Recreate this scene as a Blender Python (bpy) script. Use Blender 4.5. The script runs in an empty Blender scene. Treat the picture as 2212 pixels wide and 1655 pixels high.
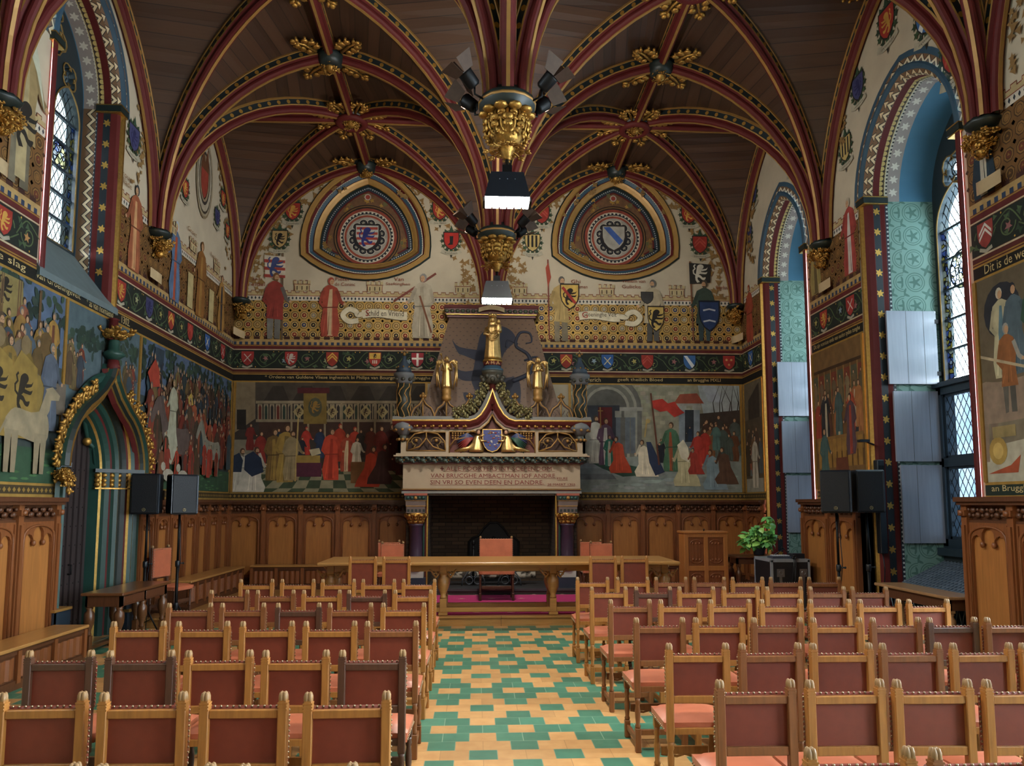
import bpy, math, random
from mathutils import Vector, Matrix
from mathutils.geometry import tessellate_polygon
random.seed(7)
SC = bpy.context.scene
COL = SC.collection
PI = math.pi

# ---------------------------------------------------------------- camera
F_PX, EYE, VPX, HOR = 1630.0, 1.8, 1028.0, 1088.0
PITCH = math.radians(5.5)
CXP, CYP = 1106.0, HOR - F_PX * math.tan(PITCH)
YAW = math.atan((CXP - VPX) * math.cos(PITCH) / F_PX)
cd = bpy.data.cameras.new('camera')
cd.sensor_fit = 'HORIZONTAL'; cd.sensor_width = 36.0
cd.lens = F_PX / 2212.0 * 36.0
cd.shift_y = (CYP - 827.5) / 2212.0
cd.clip_start = 0.05; cd.clip_end = 300
cam = bpy.data.objects.new('camera', cd); COL.objects.link(cam)
cam.location = (0, 0, EYE); cam.rotation_euler = (PI / 2 + PITCH, 0, -YAW)
SC.camera = cam

# ---------------------------------------------------------------- view, world, daylight
SC.view_settings.view_transform = 'Standard'
SC.view_settings.look = 'None'
SC.view_settings.exposure = 1.6
SC.view_settings.gamma = 1.0
SC.view_settings.use_curve_mapping = False
cy = SC.cycles
cy.max_bounces = 7; cy.diffuse_bounces = 4; cy.glossy_bounces = 3; cy.transmission_bounces = 4; cy.transparent_max_bounces = 10
cy.caustics_reflective = False; cy.caustics_refractive = False
cy.use_denoising = True
cy.sample_clamp_indirect = 6.0
W = bpy.data.worlds.new('sky'); SC.world = W; W.use_nodes = True
_bg = W.node_tree.nodes['Background']
_bg.inputs[0].default_value = (0.80, 0.91, 1.0, 1); _bg.inputs[1].default_value = 31.0

XL, XR, YB, XC = -4.95, 5.58, 15.4, 0.31          # left wall, right wall, end wall, middle line of the vault
BAYS = [15.4, 11.45, 7.6, 3.75, -0.1, -3.95]
YREAR = -3.95
ZS, ZA = 5.95, 9.0                                # springing and crown of the vault

def portal(x, y, z, sx, sz, rz):                  # tells Cycles where the sky comes in
    l = bpy.data.lights.new('window_portal', 'AREA'); l.shape = 'RECTANGLE'; l.size = sx; l.size_y = sz
    l.cycles.is_portal = True
    o = bpy.data.objects.new('window_portal', l); COL.objects.link(o)
    o.location = (x, y, z); o.rotation_euler = (PI / 2, 0, rz)
def lamp_light(x, y, z, power, col, size, kind='AREA'):
    l = bpy.data.lights.new('lamp_light', kind); l.energy = power; l.color = col
    if kind == 'AREA': l.shape = 'RECTANGLE'; l.size = size[0]; l.size_y = size[1]; l.spread = math.radians(170)
    o = bpy.data.objects.new('lamp_light', l); COL.objects.link(o); o.location = (x, y, z)
    return o
# right: tall windows; left: one upper window per bay (rz turns the face into the room)
for yc in (13.2, 9.2, 5.4, 1.6, -2.2):
    portal(XR + 1.0, yc, 4.3, 2.0, 6.4, PI / 2)
for yc in (9.4, 5.6, 1.8, -2.1):
    portal(XL - 0.95, yc, 6.4, 1.8, 4.2, -PI / 2)

# ---------------------------------------------------------------- helpers
def lin(h):
    if not isinstance(h, str): return tuple(h)
    h = h.lstrip('#'); o = []
    for i in (0, 2, 4):
        c = int(h[i:i + 2], 16) / 255.0
        o.append(c / 12.92 if c <= 0.04045 else ((c + 0.055) / 1.055) ** 2.4)
    return tuple(o)
def mixc(a, b, t):
    a, b = lin(a), lin(b); return tuple(a[i] * (1 - t) + b[i] * t for i in range(3))
MATS = {}
def nodes_of(name):
    m = bpy.data.materials.new(name); m.use_nodes = True
    nt = m.node_tree; b = nt.nodes['Principled BSDF']; return m, nt, b
def N(nt, typ, **k):
    n = nt.nodes.new(typ)
    for a, v in k.items(): setattr(n, a, v)
    return n
def math_n(nt, op, a, b=None, c=None):
    n = N(nt, 'ShaderNodeMath', operation=op)
    for i, v in enumerate((a, b, c)):
        if v is None: continue
        if hasattr(v, 'is_output'): nt.links.new(v, n.inputs[i])
        else: n.inputs[i].default_value = v
    return n.outputs[0]
def mixrgb(nt, fac, a, b):
    n = N(nt, 'ShaderNodeMix', data_type='RGBA')
    for s, v in ((n.inputs[0], fac), (n.inputs[6], a), (n.inputs[7], b)):
        if hasattr(v, 'is_output'): nt.links.new(v, s)
        elif isinstance(v, (tuple, list)): s.default_value = (*v[:3], 1)
        else: s.default_value = v
    return n.outputs[2]
def mat(name, col, rough=0.6, metal=0.0, var=0.12, scale=9.0, bump=0.0, spec=0.5, grain=None, coat=0.0):
    """plain material with a little procedural unevenness; grain = stretch along an axis for wood"""
    if name in MATS: return MATS[name]
    m, nt, b = nodes_of(name); c = lin(col)
    tc = N(nt, 'ShaderNodeTexCoord'); mp = N(nt, 'ShaderNodeMapping')
    nt.links.new(tc.outputs['Object'], mp.inputs[0])
    if grain is not None: mp.inputs['Scale'].default_value = grain
    nz = N(nt, 'ShaderNodeTexNoise'); nz.inputs['Scale'].default_value = scale; nz.inputs['Detail'].default_value = 4
    nt.links.new(mp.outputs[0], nz.inputs['Vector'])
    lo = tuple(x * (1 - 2 * var) for x in c); hi = tuple(min(1, x * (1 + 2 * var)) for x in c)
    nt.links.new(mixrgb(nt, nz.outputs[0], lo, hi), b.inputs['Base Color'])
    b.inputs['Roughness'].default_value = rough; b.inputs['Metallic'].default_value = metal
    b.inputs['Specular IOR Level'].default_value = spec; b.inputs['Coat Weight'].default_value = coat
    b.inputs['Coat Roughness'].default_value = 0.25
    if bump:
        bp = N(nt, 'ShaderNodeBump'); bp.inputs['Strength'].default_value = bump; bp.inputs['Distance'].default_value = 0.01
        nt.links.new(nz.outputs[0], bp.inputs['Height']); nt.links.new(bp.outputs[0], b.inputs['Normal'])
    MATS[name] = m; return m

class MB:
    """collects vertices and faces, links them as ONE mesh object"""
    def __init__(s): s.v = []; s.f = []; s.mi = []; s.sm = []; s.uv = []; s.hasuv = False
    def add(s, vs, fs, mi=0, smooth=False, uvs=None):
        k = len(s.v); s.v += [tuple(p) for p in vs]
        for i, f in enumerate(fs):
            s.f.append([k + j for j in f]); s.mi.append(mi); s.sm.append(smooth)
            if uvs: s.uv.append(uvs[i]); s.hasuv = True
            else: s.uv.append([(0, 0)] * len(f))
        return s
    def box(s, x0, x1, y0, y1, z0, z1, mi=0, M=None):
        vs = [(x, y, z) for z in (z0, z1) for y in (y0, y1) for x in (x0, x1)]
        if M is not None: vs = [M @ Vector(v) for v in vs]
        return s.add(vs, [(0, 2, 3, 1), (4, 5, 7, 6), (0, 1, 5, 4), (2, 6, 7, 3), (0, 4, 6, 2), (1, 3, 7, 5)], mi)
    def cbox(s, x0, x1, y0, y1, z0, z1, c=0.006, mi=0, M=None):
        """box with chamfered edges"""
        xs, ys, zs = (x0, x1), (y0, y1), (z0, z1); vs = []; idx = {}
        for i in (0, 1):
            for j in (0, 1):
                for k in (0, 1):
                    sx, sy, sz = (1, -1)[i], (1, -1)[j], (1, -1)[k]
                    for a in range(3):
                        p = [xs[i] + sx * c, ys[j] + sy * c, zs[k] + sz * c]; p[a] = (xs[i], ys[j], zs[k])[a]
                        idx[i, j, k, a] = len(vs); vs.append(p)
        fs = []
        q = [(0, 0), (1, 0), (1, 1), (0, 1)]
        for a in range(3):
            for e in (0, 1):
                f = []
                for (p, r) in q:
                    t = [0, 0, 0]; t[a] = e; t[(a + 1) % 3] = p; t[(a + 2) % 3] = r; f.append(idx[(*t, a)])
                fs.append(f if e else f[::-1])
        for a in range(3):
            b, d = (a + 1) % 3, (a + 2) % 3
            for p in (0, 1):
                for r in (0, 1):
                    t0 = [0, 0, 0]; t0[b] = p; t0[d] = r; t1 = list(t0); t1[a] = 1
                    f = [idx[(*t0, b)], idx[(*t1, b)], idx[(*t1, d)], idx[(*t0, d)]]
                    fs.append(f if (p != r) else f[::-1])
        for i in (0, 1):
            for j in (0, 1):
                for k in (0, 1):
                    f = [idx[i, j, k, 0], idx[i, j, k, 1], idx[i, j, k, 2]]
                    fs.append(f if (i + j + k) % 2 else f[::-1])
        if M is not None: vs = [M @ Vector(v) for v in vs]
        return s.add(vs, fs, mi)
    def lathe(s, prof, c=(0, 0, 0), seg=12, mi=0, smooth=True, M=None, sq=None):
        """profile [(r,z)] turned about z; sq squares the plan"""
        vs = []; fs = []; n = len(prof)
        for (r, z) in prof:
            for k in range(seg):
                a = 2 * PI * (k + 0.5) / seg
                vs.append(Vector((r * math.cos(a), r * math.sin(a), z)))
        for i in range(n - 1):
            for k in range(seg):
                k2 = (k + 1) % seg
                fs.append((i * seg + k, i * seg + k2, (i + 1) * seg + k2, (i + 1) * seg + k))
        fs.append(tuple(range(seg))[::-1]); fs.append(tuple((n - 1) * seg + k for k in range(seg)))
        vs = [(M @ v if M is not None else v) + Vector(c) for v in vs]
        return s.add(vs, fs, mi, smooth)
    def tube(s, pts, r, seg=8, mi=0, caps=True, closed=False):
        pts = [Vector(p) for p in pts]; n = len(pts); rings = []
        prev = None
        for i, p in enumerate(pts):
            if closed: t = pts[(i + 1) % n] - pts[i - 1]
            else: t = pts[min(i + 1, n - 1)] - pts[max(i - 1, 0)]
            if t.length < 1e-9: t = Vector((0, 0, 1))
            t.normalize()
            a = prev if prev is not None else (Vector((0, 0, 1)) if abs(t.z) < 0.9 else Vector((1, 0, 0)))
            u = a - t * a.dot(t)
            if u.length < 1e-6: u = Vector((1, 0, 0)) - t * t.x
            u.normalize(); w = t.cross(u); prev = u
            rr = r[i] if isinstance(r, (list, tuple)) else r
            rings.append([p + u * (rr * math.cos(2 * PI * k / seg)) + w * (rr * math.sin(2 * PI * k / seg)) for k in range(seg)])
        vs = [q for ring in rings for q in ring]; fs = []
        for i in range(n if closed else n - 1):
            j = (i + 1) % n
            for k in range(seg):
                k2 = (k + 1) % seg
                fs.append((i * seg + k, i * seg + k2, j * seg + k2, j * seg + k))
        if caps and not closed:
            fs.append(tuple(range(seg))[::-1]); fs.append(tuple((n - 1) * seg + k for k in range(seg)))
        return s.add(vs, fs, mi, True)
    def ball(s, c, r, seg=10, rings=6, mi=0, M=None):
        if not isinstance(r, (tuple, list)): r = (r, r, r)
        vs = []; fs = []; c = Vector(c)
        for i in range(1, rings):
            a = PI * i / rings
            for k in range(seg):
                b = 2 * PI * k / seg
                v = Vector((r[0] * math.sin(a) * math.cos(b), r[1] * math.sin(a) * math.sin(b), r[2] * math.cos(a)))
                vs.append(c + (M @ v if M is not None else v))
        for p in ((0, 0, r[2]), (0, 0, -r[2])):
            v = Vector(p); vs.append(c + (M @ v if M is not None else v))
        t, b = len(vs) - 2, len(vs) - 1
        for k in range(seg):
            k2 = (k + 1) % seg
            fs.append((t, k, k2)); fs.append((b, (rings - 2) * seg + k2, (rings - 2) * seg + k))
            for i in range(rings - 2):
                fs.append((i * seg + k, (i + 1) * seg + k, (i + 1) * seg + k2, i * seg + k2))
        return s.add(vs, fs, mi, True)
    def plate(s, loops, fr, d, mi=0, mi_side=None, back=True):
        """outline with holes in frame fr=(O,u,v,n), thickness d along -n"""
        O, u, v, n = [Vector(q) for q in fr]
        tris = tessellate_polygon([[Vector((p[0], p[1], 0)) for p in L] for L in loops])
        flat = [p for L in loops for p in L]; k = len(flat)
        front = [O + u * p[0] + v * p[1] for p in flat]; bk = [p - n * d for p in front]
        fs = []
        for t in tris:
            a, b, c = [Vector((flat[i][0], flat[i][1], 0)) for i in t]
            t = tuple(t)
            if ((b - a).cross(c - a)).z * u.cross(v).dot(n) < 0: t = t[::-1]
            fs.append(t)
            if back and d: fs.append(tuple(i + k for i in t[::-1]))
        s.add(front + bk if d else front, fs, mi)
        if d:
            vs = front + bk; o = 0; sf = []
            for L in loops:
                m = len(L)
                for i in range(m):
                    j = (i + 1) % m; sf.append((o + i, o + i + k, o + j + k, o + j))
                o += m
            s.add(vs, sf, mi if mi_side is None else mi_side)
        return s
    def sweep(s, pts, prof, lat, mis, closed=False, uvl=0.0, smooth=False, down=None):
        """sweep an open profile [(a,b)] along pts; a along lat, b along the inner normal; mis = material per profile segment"""
        pts = [Vector(p) for p in pts]; lat = Vector(lat).normalized(); n = len(pts); rows = []; L = uvl; Ls = []
        for i, p in enumerate(pts):
            if closed: t = pts[(i + 1) % n] - pts[i - 1]
            else: t = pts[min(i + 1, n - 1)] - pts[max(i - 1, 0)]
            t.normalize(); dn = t.cross(lat).normalized()
            if down is not None and dn.dot(Vector(down)) < 0 and False: dn = -dn
            # mitre
            k = 1.0
            if (closed or 0 < i < n - 1):
                e = (pts[(i + 1) % n] - p).normalized(); k = 1.0 / max(0.5, abs(e.dot(t)))
            rows.append([p + lat * a + dn * (b * k) for a, b in prof])
            if i: L += (pts[i] - pts[i - 1]).length
            Ls.append(L)
        m = len(prof); vs = [q for r in rows for q in r]; cum = [0]
        for j in range(1, m): cum.append(cum[-1] + math.hypot(prof[j][0] - prof[j - 1][0], prof[j][1] - prof[j - 1][1]))
        for j in range(m - 1):
            fs = []; uvs = []
            for i in range(n if closed else n - 1):
                i2 = (i + 1) % n
                fs.append((i * m + j, i2 * m + j, i2 * m + j + 1, i * m + j + 1))
                l2 = Ls[i2] if i2 else Ls[-1] + (pts[0] - pts[-1]).length
                w = cum[j + 1] - cum[j]
                uvs.append([(Ls[i], 0), (l2, 0), (l2, w), (Ls[i], w)])
            k = len(s.v)
            if j == 0: base = k; s.v += [tuple(q) for q in vs]
            for f, uv in zip(fs, uvs):
                s.f.append([base + q for q in f]); s.mi.append(mis[j]); s.sm.append(smooth); s.uv.append(uv); s.hasuv = True
        return s
    def build(s, name, mats, parent=None, bev=None):
        me = bpy.data.meshes.new(name); me.from_pydata(s.v, [], s.f)
        if not isinstance(mats, (list, tuple)): mats = [mats]
        for m in mats: me.materials.append(m)
        me.polygons.foreach_set('material_index', s.mi); me.polygons.foreach_set('use_smooth', s.sm)
        if s.hasuv:
            l = me.uv_layers.new(name='UVMap'); l.data.foreach_set('uv', [c for f in s.uv for p in f for c in p])
        me.update()
        return link(name, me, parent)
def link(name, me, parent=None):
    o = bpy.data.objects.new(name, me); COL.objects.link(o)
    if parent is not None: o.parent = parent
    return o
def tag(o, label, cat, group=None):
    o['label'] = label; o['category'] = cat
    if group: o['group'] = group
    return o
def empty(name, loc=(0, 0, 0), rz=0.0, label=None, cat=None, group=None):
    o = bpy.data.objects.new(name, None); COL.objects.link(o); o.empty_display_size = 0.1
    o.location = loc; o.rotation_euler = (0, 0, rz)
    if label: tag(o, label, cat, group)
    return o
def struct(o, label=None):
    o['kind'] = 'structure'
    if label: o['label'] = label
    return o
def copy_tree(o, parent=None):
    c = o.copy(); COL.objects.link(c)
    if parent is not None: c.parent = parent
    for ch in list(o.children): copy_tree(ch, c)
    return c
def arc(cx, cy, r, a0, a1, n):
    return [(cx + r * math.cos(math.radians(a0 + (a1 - a0) * i / n)), cy + r * math.sin(math.radians(a0 + (a1 - a0) * i / n))) for i in range(n + 1)]
def lancet(hw, z0, zs, za, n=12, c=0.0):
    """outline of a pointed opening, from bottom left round to bottom right"""
    R = za - zs; r = (hw * hw + R * R) / (2 * hw); th = math.asin(min(1, R / r))
    left = [(c - hw + r - r * math.cos(th * i / n), zs + r * math.sin(th * i / n)) for i in range(n + 1)]
    right = [(2 * c - x, z) for x, z in left[:-1]][::-1]
    return [(c - hw, z0)] + left + right + [(c + hw, z0)]
def ring_pts(cx, cy, r, n=24, ph=0.0):
    return [(cx + r * math.cos(2 * PI * i / n + ph), cy + r * math.sin(2 * PI * i / n + ph)) for i in range(n)]
def foil(cx, cy, r, k, n=7, ph=0.0, lobe=0.56):
    """k-lobed opening"""
    pts = []; d = r * (1 - lobe) ; rl = r * lobe
    for i in range(k):
        a = 2 * PI * i / k + ph
        for j in range(n):
            b = a + (j / (n - 1) - 0.5) * 2 * (PI / 2 + PI / k * 0.55)
            pts.append((cx + d * math.cos(a) + rl * math.cos(b) * 0.92, cy + d * math.sin(a) + rl * math.sin(b) * 0.92))
    return pts

# ---------------------------------------------------------------- painted surfaces: flat colour shapes on a wall plane
def ray(px, py):
    cp, sp, c, s = math.cos(PITCH), math.sin(PITCH), math.cos(YAW), math.sin(YAW)
    f = Vector((s * cp, c * cp, sp)); r = Vector((c, -s, 0)); u = r.cross(f)
    return f + r * ((px - CXP) / F_PX) - u * ((py - CYP) / F_PX)
def at(px, py, axis, val):
    d = ray(px, py); i = 'XYZ'.index(axis); o = Vector((0, 0, EYE)); return o + d * ((val - o[i]) / d[i])
TXT = {}
def text_mesh(t, bold=0.01):
    if t in TXT: return TXT[t]
    c = bpy.data.curves.new('lettering', 'FONT'); c.body = t; c.size = 1.0; c.offset = 0.0; c.resolution_u = 2
    c.fill_mode = 'FRONT'
    o = bpy.data.objects.new('lettering', c); COL.objects.link(o)
    dg = bpy.context.evaluated_depsgraph_get(); me = bpy.data.meshes.new_from_object(o.evaluated_get(dg))
    vs = [v.co[:2] for v in me.vertices]; fs = [list(p.vertices) for p in me.polygons]
    bpy.data.objects.remove(o); bpy.data.curves.remove(c); bpy.data.meshes.remove(me)
    x0 = min(v[0] for v in vs); x1 = max(v[0] for v in vs); y0 = min(v[1] for v in vs); y1 = max(v[1] for v in vs)
    TXT[t] = ([(x - x0, y - y0) for x, y in vs], fs, x1 - x0, y1 - y0); return TXT[t]
def smooth(p, k=6):
    o = []
    for i in range(len(p) - 1):
        a, b, c, d = p[max(0, i - 1)], p[i], p[i + 1], p[min(len(p) - 1, i + 2)]
        for j in range(k):
            t = j / k; o.append(tuple(.5 * (2 * b[n] + (c[n] - a[n]) * t + (2 * a[n] - 5 * b[n] + 4 * c[n] - d[n]) * t * t + (3 * b[n] - a[n] - 3 * c[n] + d[n]) * t ** 3) for n in (0, 1)))
    return o + [p[-1]]
def clip_poly(pts, c):
    for ax, v, sg in ((0, c[0], 1), (0, c[1], -1), (1, c[2], 1), (1, c[3], -1)):
        if not pts: return []
        if all((p[ax] - v) * sg >= 0 for p in pts): continue
        out = []
        for i, p in enumerate(pts):
            q = pts[i - 1]; a, b = (q[ax] - v) * sg, (p[ax] - v) * sg
            if (a >= 0) != (b >= 0):
                t = a / (a - b); out.append((q[0] + (p[0] - q[0]) * t, q[1] + (p[1] - q[1]) * t))
            if b >= 0: out.append(p)
        pts = out
    return pts
class Paint:
    def __init__(s, axis, val, off=0.004):
        s.axis, s.val, s.off = axis, val, off; s.v = []; s.f = []; s.c = []; s.k = 0; s.pxmode = False; s.clip = None; s.gain = 1.0; s.step = 0.00003
        s.sg = {'Y': -1, 'X': 1 if val < 0 else -1}[axis]
    def p3(s, a, b, d):
        if s.axis == 'Y': return (a, s.val - d, b)
        return (s.val + s.sg * d, a, b)
    def px(s, x, y):
        q = at(x, y, s.axis, s.val); return (q.x if s.axis == 'Y' else q.y, q.z)
    def poly(s, pts, col, gold=0.0, d=None):
        if s.pxmode: pts = [s.px(*p) for p in pts]
        if d is None: d = s.off + s.k * s.step; s.k += 1
        if s.clip:
            pts = clip_poly(pts, s.clip)
            if len(pts) < 3: return s
        k = len(s.v); s.v += [s.p3(a, b, d) for a, b in pts]; n = len(pts)
        ar = sum(pts[i][0] * pts[(i + 1) % n][1] - pts[(i + 1) % n][0] * pts[i][1] for i in range(n))
        # face the room
        flip = (ar > 0) if (s.axis == 'X' and s.sg > 0) or False else (ar < 0)
        if s.axis == 'Y': flip = ar < 0
        elif s.sg > 0: flip = ar < 0
        else: flip = ar > 0
        f = list(range(k, k + n)); s.f.append(f[::-1] if flip else f)
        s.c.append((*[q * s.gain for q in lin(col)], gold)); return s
    def rect(s, a0, a1, b0, b1, col, gold=0.0): return s.poly([(a0, b0), (a1, b0), (a1, b1), (a0, b1)], col, gold)
    def ell(s, a, b, ra, rb, col, n=12, gold=0.0, rot=0.0):
        c, q = math.cos(rot), math.sin(rot)
        return s.poly([(a + ra * math.cos(2 * PI * i / n) * c - rb * math.sin(2 * PI * i / n) * q, b + ra * math.cos(2 * PI * i / n) * q + rb * math.sin(2 * PI * i / n) * c) for i in range(n)], col, gold)
    def ringp(s, a, b, r0, r1, col, n=16, gold=0.0):
        s.ell(a, b, r1, r1, col, n, gold)
    def line(s, pts, w, col, gold=0.0, taper=False):
        n = len(pts); L = []; R = []
        for i in range(n):
            x0, y0 = pts[max(0, i - 1)]; x1, y1 = pts[min(n - 1, i + 1)]
            l = math.hypot(x1 - x0, y1 - y0) or 1; ww = w / 2 * ((1 - 0.85 * i / (n - 1)) if taper else 1)
            nx, ny = -(y1 - y0) / l * ww, (x1 - x0) / l * ww
            L.append((pts[i][0] + nx, pts[i][1] + ny)); R.append((pts[i][0] - nx, pts[i][1] - ny))
        d = s.off + s.k * s.step; s.k += 1
        for i in range(n - 1): s.poly([L[i], L[i + 1], R[i + 1], R[i]], col, gold, d)
        return s
    def text(s, t, a, b, h, col, w=None, align='c', gold=0.0, bold=0.01, sag=0.0, flipx=False):
        vs, fs, tw, th = text_mesh(t, bold); sc = h / th; sx = sc if w is None else w / tw
        if flipx: sx = -sx
        x0 = {'c': -tw * sx / 2, 'l': 0, 'r': -tw * sx}[align]; d = s.off + s.k * s.step; s.k += 1
        for f in fs: s.poly([(a + x0 + vs[i][0] * sx, b + vs[i][1] * sc) for i in f], col, gold, d)
        return s
    def shield(s, a, b, w, h, col, edge=None, sx=1):
        def pts(k):
            ww, hh = w * k / 2, h * k / 2
            return [(a - ww, b + hh), (a + ww, b + hh), (a + ww, b + hh * 0.1), (a + ww * 0.86, b - hh * 0.35), (a + ww * 0.5, b - hh * 0.75), (a, b - hh), (a - ww * 0.5, b - hh * 0.75), (a - ww * 0.86, b - hh * 0.35), (a - ww, b + hh * 0.1)]
        if edge: s.poly(pts(1.12), edge)
        return s.poly(pts(1.0), col)
    def beast(s, a, b, h, col, f=1, tail=True):
        """upright clawed beast of a coat of arms, f = facing"""
        q = lambda L: [(a + f * x * h, b + y * h) for x, y in (smooth(L + L[:1], 3)[:-1] if len(L) > 7 or L[0] == (0, .1) else L)]
        s.poly(q([(-.12, -.1), (.02, .0), (.1, .2), (.2, .34), (.16, .46), (.02, .5), (-.12, .42), (-.16, .3), (-.2, .05), (-.22, -.12)]), col)
        s.poly(q([(.06, .22), (.34, .26), (.42, .34), (.36, .2), (.3, .17), (.1, .12)]), col)
        s.poly(q([(0, .1), (.28, .06), (.4, .1), (.34, -.02), (.2, -.03), (-.04, .0)]), col)
        s.poly(q([(-.2, -.05), (.02, -.1), (.14, -.22), (.3, -.2), (.24, -.34), (.1, -.33), (-.02, -.22), (-.16, -.18)]), col)
        s.poly(q([(-.24, -.06), (-.1, -.12), (-.14, -.3), (-.02, -.46), (-.16, -.5), (-.24, -.36), (-.26, -.2)]), col)
        if tail: s.line(q([(-.2, -.1), (-.34, .0), (-.36, .16), (-.26, .26), (-.32, .4), (-.24, .48)]), 0.07 * h, col)
        return s
    def build(s, name, parent=None):
        me = bpy.data.meshes.new(name); me.from_pydata(s.v, [], s.f); me.materials.append(painted_mat())
        at_ = me.color_attributes.new('Col', 'FLOAT_COLOR', 'CORNER')
        buf = []
        for f, c in zip(s.f, s.c): buf += list(c) * len(f)
        at_.data.foreach_set('color', buf); me.update()
        return link(name, me, parent)
def painted_mat():
    if 'painted' in MATS: return MATS['painted']
    m, nt, b = nodes_of('painted')
    a = N(nt, 'ShaderNodeAttribute'); a.attribute_name = 'Col'
    tc = N(nt, 'ShaderNodeTexCoord'); nz = N(nt, 'ShaderNodeTexNoise'); nz.inputs['Scale'].default_value = 7; nz.inputs['Detail'].default_value = 5
    nt.links.new(tc.outputs['Object'], nz.inputs['Vector'])
    v = math_n(nt, 'MULTIPLY_ADD', nz.outputs[0], 0.9, 0.5)
    mul = N(nt, 'ShaderNodeVectorMath', operation='SCALE'); nt.links.new(a.outputs['Color'], mul.inputs[0]); nt.links.new(v, mul.inputs['Scale'])
    nt.links.new(mul.outputs[0], b.inputs['Base Color'])
    nt.links.new(a.outputs['Alpha'], b.inputs['Metallic'])
    nt.links.new(math_n(nt, 'MULTIPLY_ADD', a.outputs['Alpha'], -0.35, 0.75), b.inputs['Roughness'])
    b.inputs['Specular IOR Level'].default_value = 0.3
    MATS['painted'] = m; return m

# ---------------------------------------------------------------- materials
GOLD = mat('gilding', '#c09a55', 0.42, 1.0, 0.18, 30, 0.25)
GOLDP = mat('gold_leaf_carving', '#ad8442', 0.45, 0.85, 0.45, 34, 0.7)
GOLDM = mat('matt_gold_paint', '#96703a', 0.5, 0.35, 0.12, 12)
RED = mat('oxblood_paint', '#531a18', 0.62, 0, 0.12, 6, spec=.25)
REDD = mat('deep_red_paint', '#561f1c', 0.5, 0, 0.12, 6)
BLACKG = mat('blackish_green_paint', '#16211f', 0.45, 0, 0.2, 6)
GREEN = mat('bottle_green_paint', '#1f4038', 0.45, 0, 0.15, 6)
BLUEG = mat('slate_blue_paint', '#2f4a5c', 0.6, 0, 0.12, 5)
CREAMW = mat('cream_wall_paint', '#aea28c', 0.85, 0, 0.1, 2.5)
BEIGE = mat('beige_stone_paint', '#9c8a72', 0.6, 0, 0.07, 5)
GREYST = mat('grey_stone', '#75746f', 0.7, 0, 0.1, 8)
SLATE = mat('grey_slate', '#5d6a6c', 0.65, 0, 0.12, 7)
IRON = mat('black_iron', '#0e0f11', 0.5, 0.6, 0.2, 12)
BLACKP = mat('black_plastic', '#141a21', 0.33, 0, 0.15, 20)
GREYP = mat('grey_steel', '#8d9299', 0.35, 0.9, 0.1, 20)
OAKW = mat('wainscot_oak', '#784726', 0.42, 0, 0.22, 7, 0.06, grain=(7, 7, 0.6))
OAKD = mat('dark_carved_oak', '#52301b', 0.45, 0, 0.22, 9, 0.1, grain=(6, 6, 0.8))
OAKT = mat('table_oak', '#a67a44', 0.3, 0, 0.16, 6, 0.03, grain=(0.5, 6, 6), coat=0.3)

# ---------------------------------------------------------------- patterned materials
def tile_floor():
    m, nt, b = nodes_of('patterned_tiles')
    TX, TY, X0, Y0 = 0.2067, 0.2087, 0.372, 5.63
    g = N(nt, 'ShaderNodeNewGeometry'); sx = N(nt, 'ShaderNodeSeparateXYZ'); nt.links.new(g.outputs['Position'], sx.inputs[0])
    M = lambda *a: math_n(nt, *a)
    xm = M('DIVIDE', M('SUBTRACT', sx.outputs[0], X0), TX); yr = M('DIVIDE', M('SUBTRACT', sx.outputs[1], Y0), TY)
    r = M('ROUND', yr); k = M('FLOORED_MODULO', M('ADD', r, 3.0), 6.0); d = M('MINIMUM', k, M('SUBTRACT', 6.0, k))
    sh = M('MULTIPLY', M('FLOORED_MODULO', d, 2.0), 0.5); xs = M('SUBTRACT', xm, sh); i = M('ROUND', xs)
    xc = M('ADD', i, sh); am = M('ABSOLUTE', M('SUBTRACT', M('FLOORED_MODULO', M('ADD', xc, 1.5), 3.0), 1.5))
    tg = M('ADD', M('MULTIPLY_ADD', d, -0.5, 1.0), M('MULTIPLY', M('GREATER_THAN', d, 2.5), 2.0))
    green = M('LESS_THAN', M('ABSOLUTE', M('SUBTRACT', am, tg)), 0.1)
    ex = M('ABSOLUTE', M('SUBTRACT', xs, i)); ey = M('ABSOLUTE', M('SUBTRACT', yr, r))
    grout = M('GREATER_THAN', M('MAXIMUM', ex, ey), 0.487)
    cb = N(nt, 'ShaderNodeCombineXYZ'); nt.links.new(xc, cb.inputs[0]); nt.links.new(r, cb.inputs[1])
    wn = N(nt, 'ShaderNodeTexWhiteNoise', noise_dimensions='2D'); nt.links.new(cb.outputs[0], wn.inputs['Vector'])
    nz = N(nt, 'ShaderNodeTexNoise'); nz.inputs['Scale'].default_value = 9; nz.inputs['Detail'].default_value = 4; nt.links.new(g.outputs['Position'], nz.inputs['Vector'])
    og = mixrgb(nt, nz.outputs[0], lin('#ad7a46'), lin('#cda26a')); gr = mixrgb(nt, nz.outputs[0], lin('#2f6250'), lin('#4f8469'))
    c = mixrgb(nt, green, og, gr)
    v = M('MULTIPLY_ADD', wn.outputs['Value'], 0.3, 0.85)
    s = N(nt, 'ShaderNodeVectorMath', operation='SCALE'); nt.links.new(c, s.inputs[0]); nt.links.new(v, s.inputs['Scale'])
    nt.links.new(mixrgb(nt, grout, s.outputs[0], mixrgb(nt, green, lin('#a37a4a'), lin('#8fa58c'))), b.inputs['Base Color'])
    b.inputs['Roughness'].default_value = 0.36; b.inputs['Specular IOR Level'].default_value = 0.35
    return m
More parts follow.
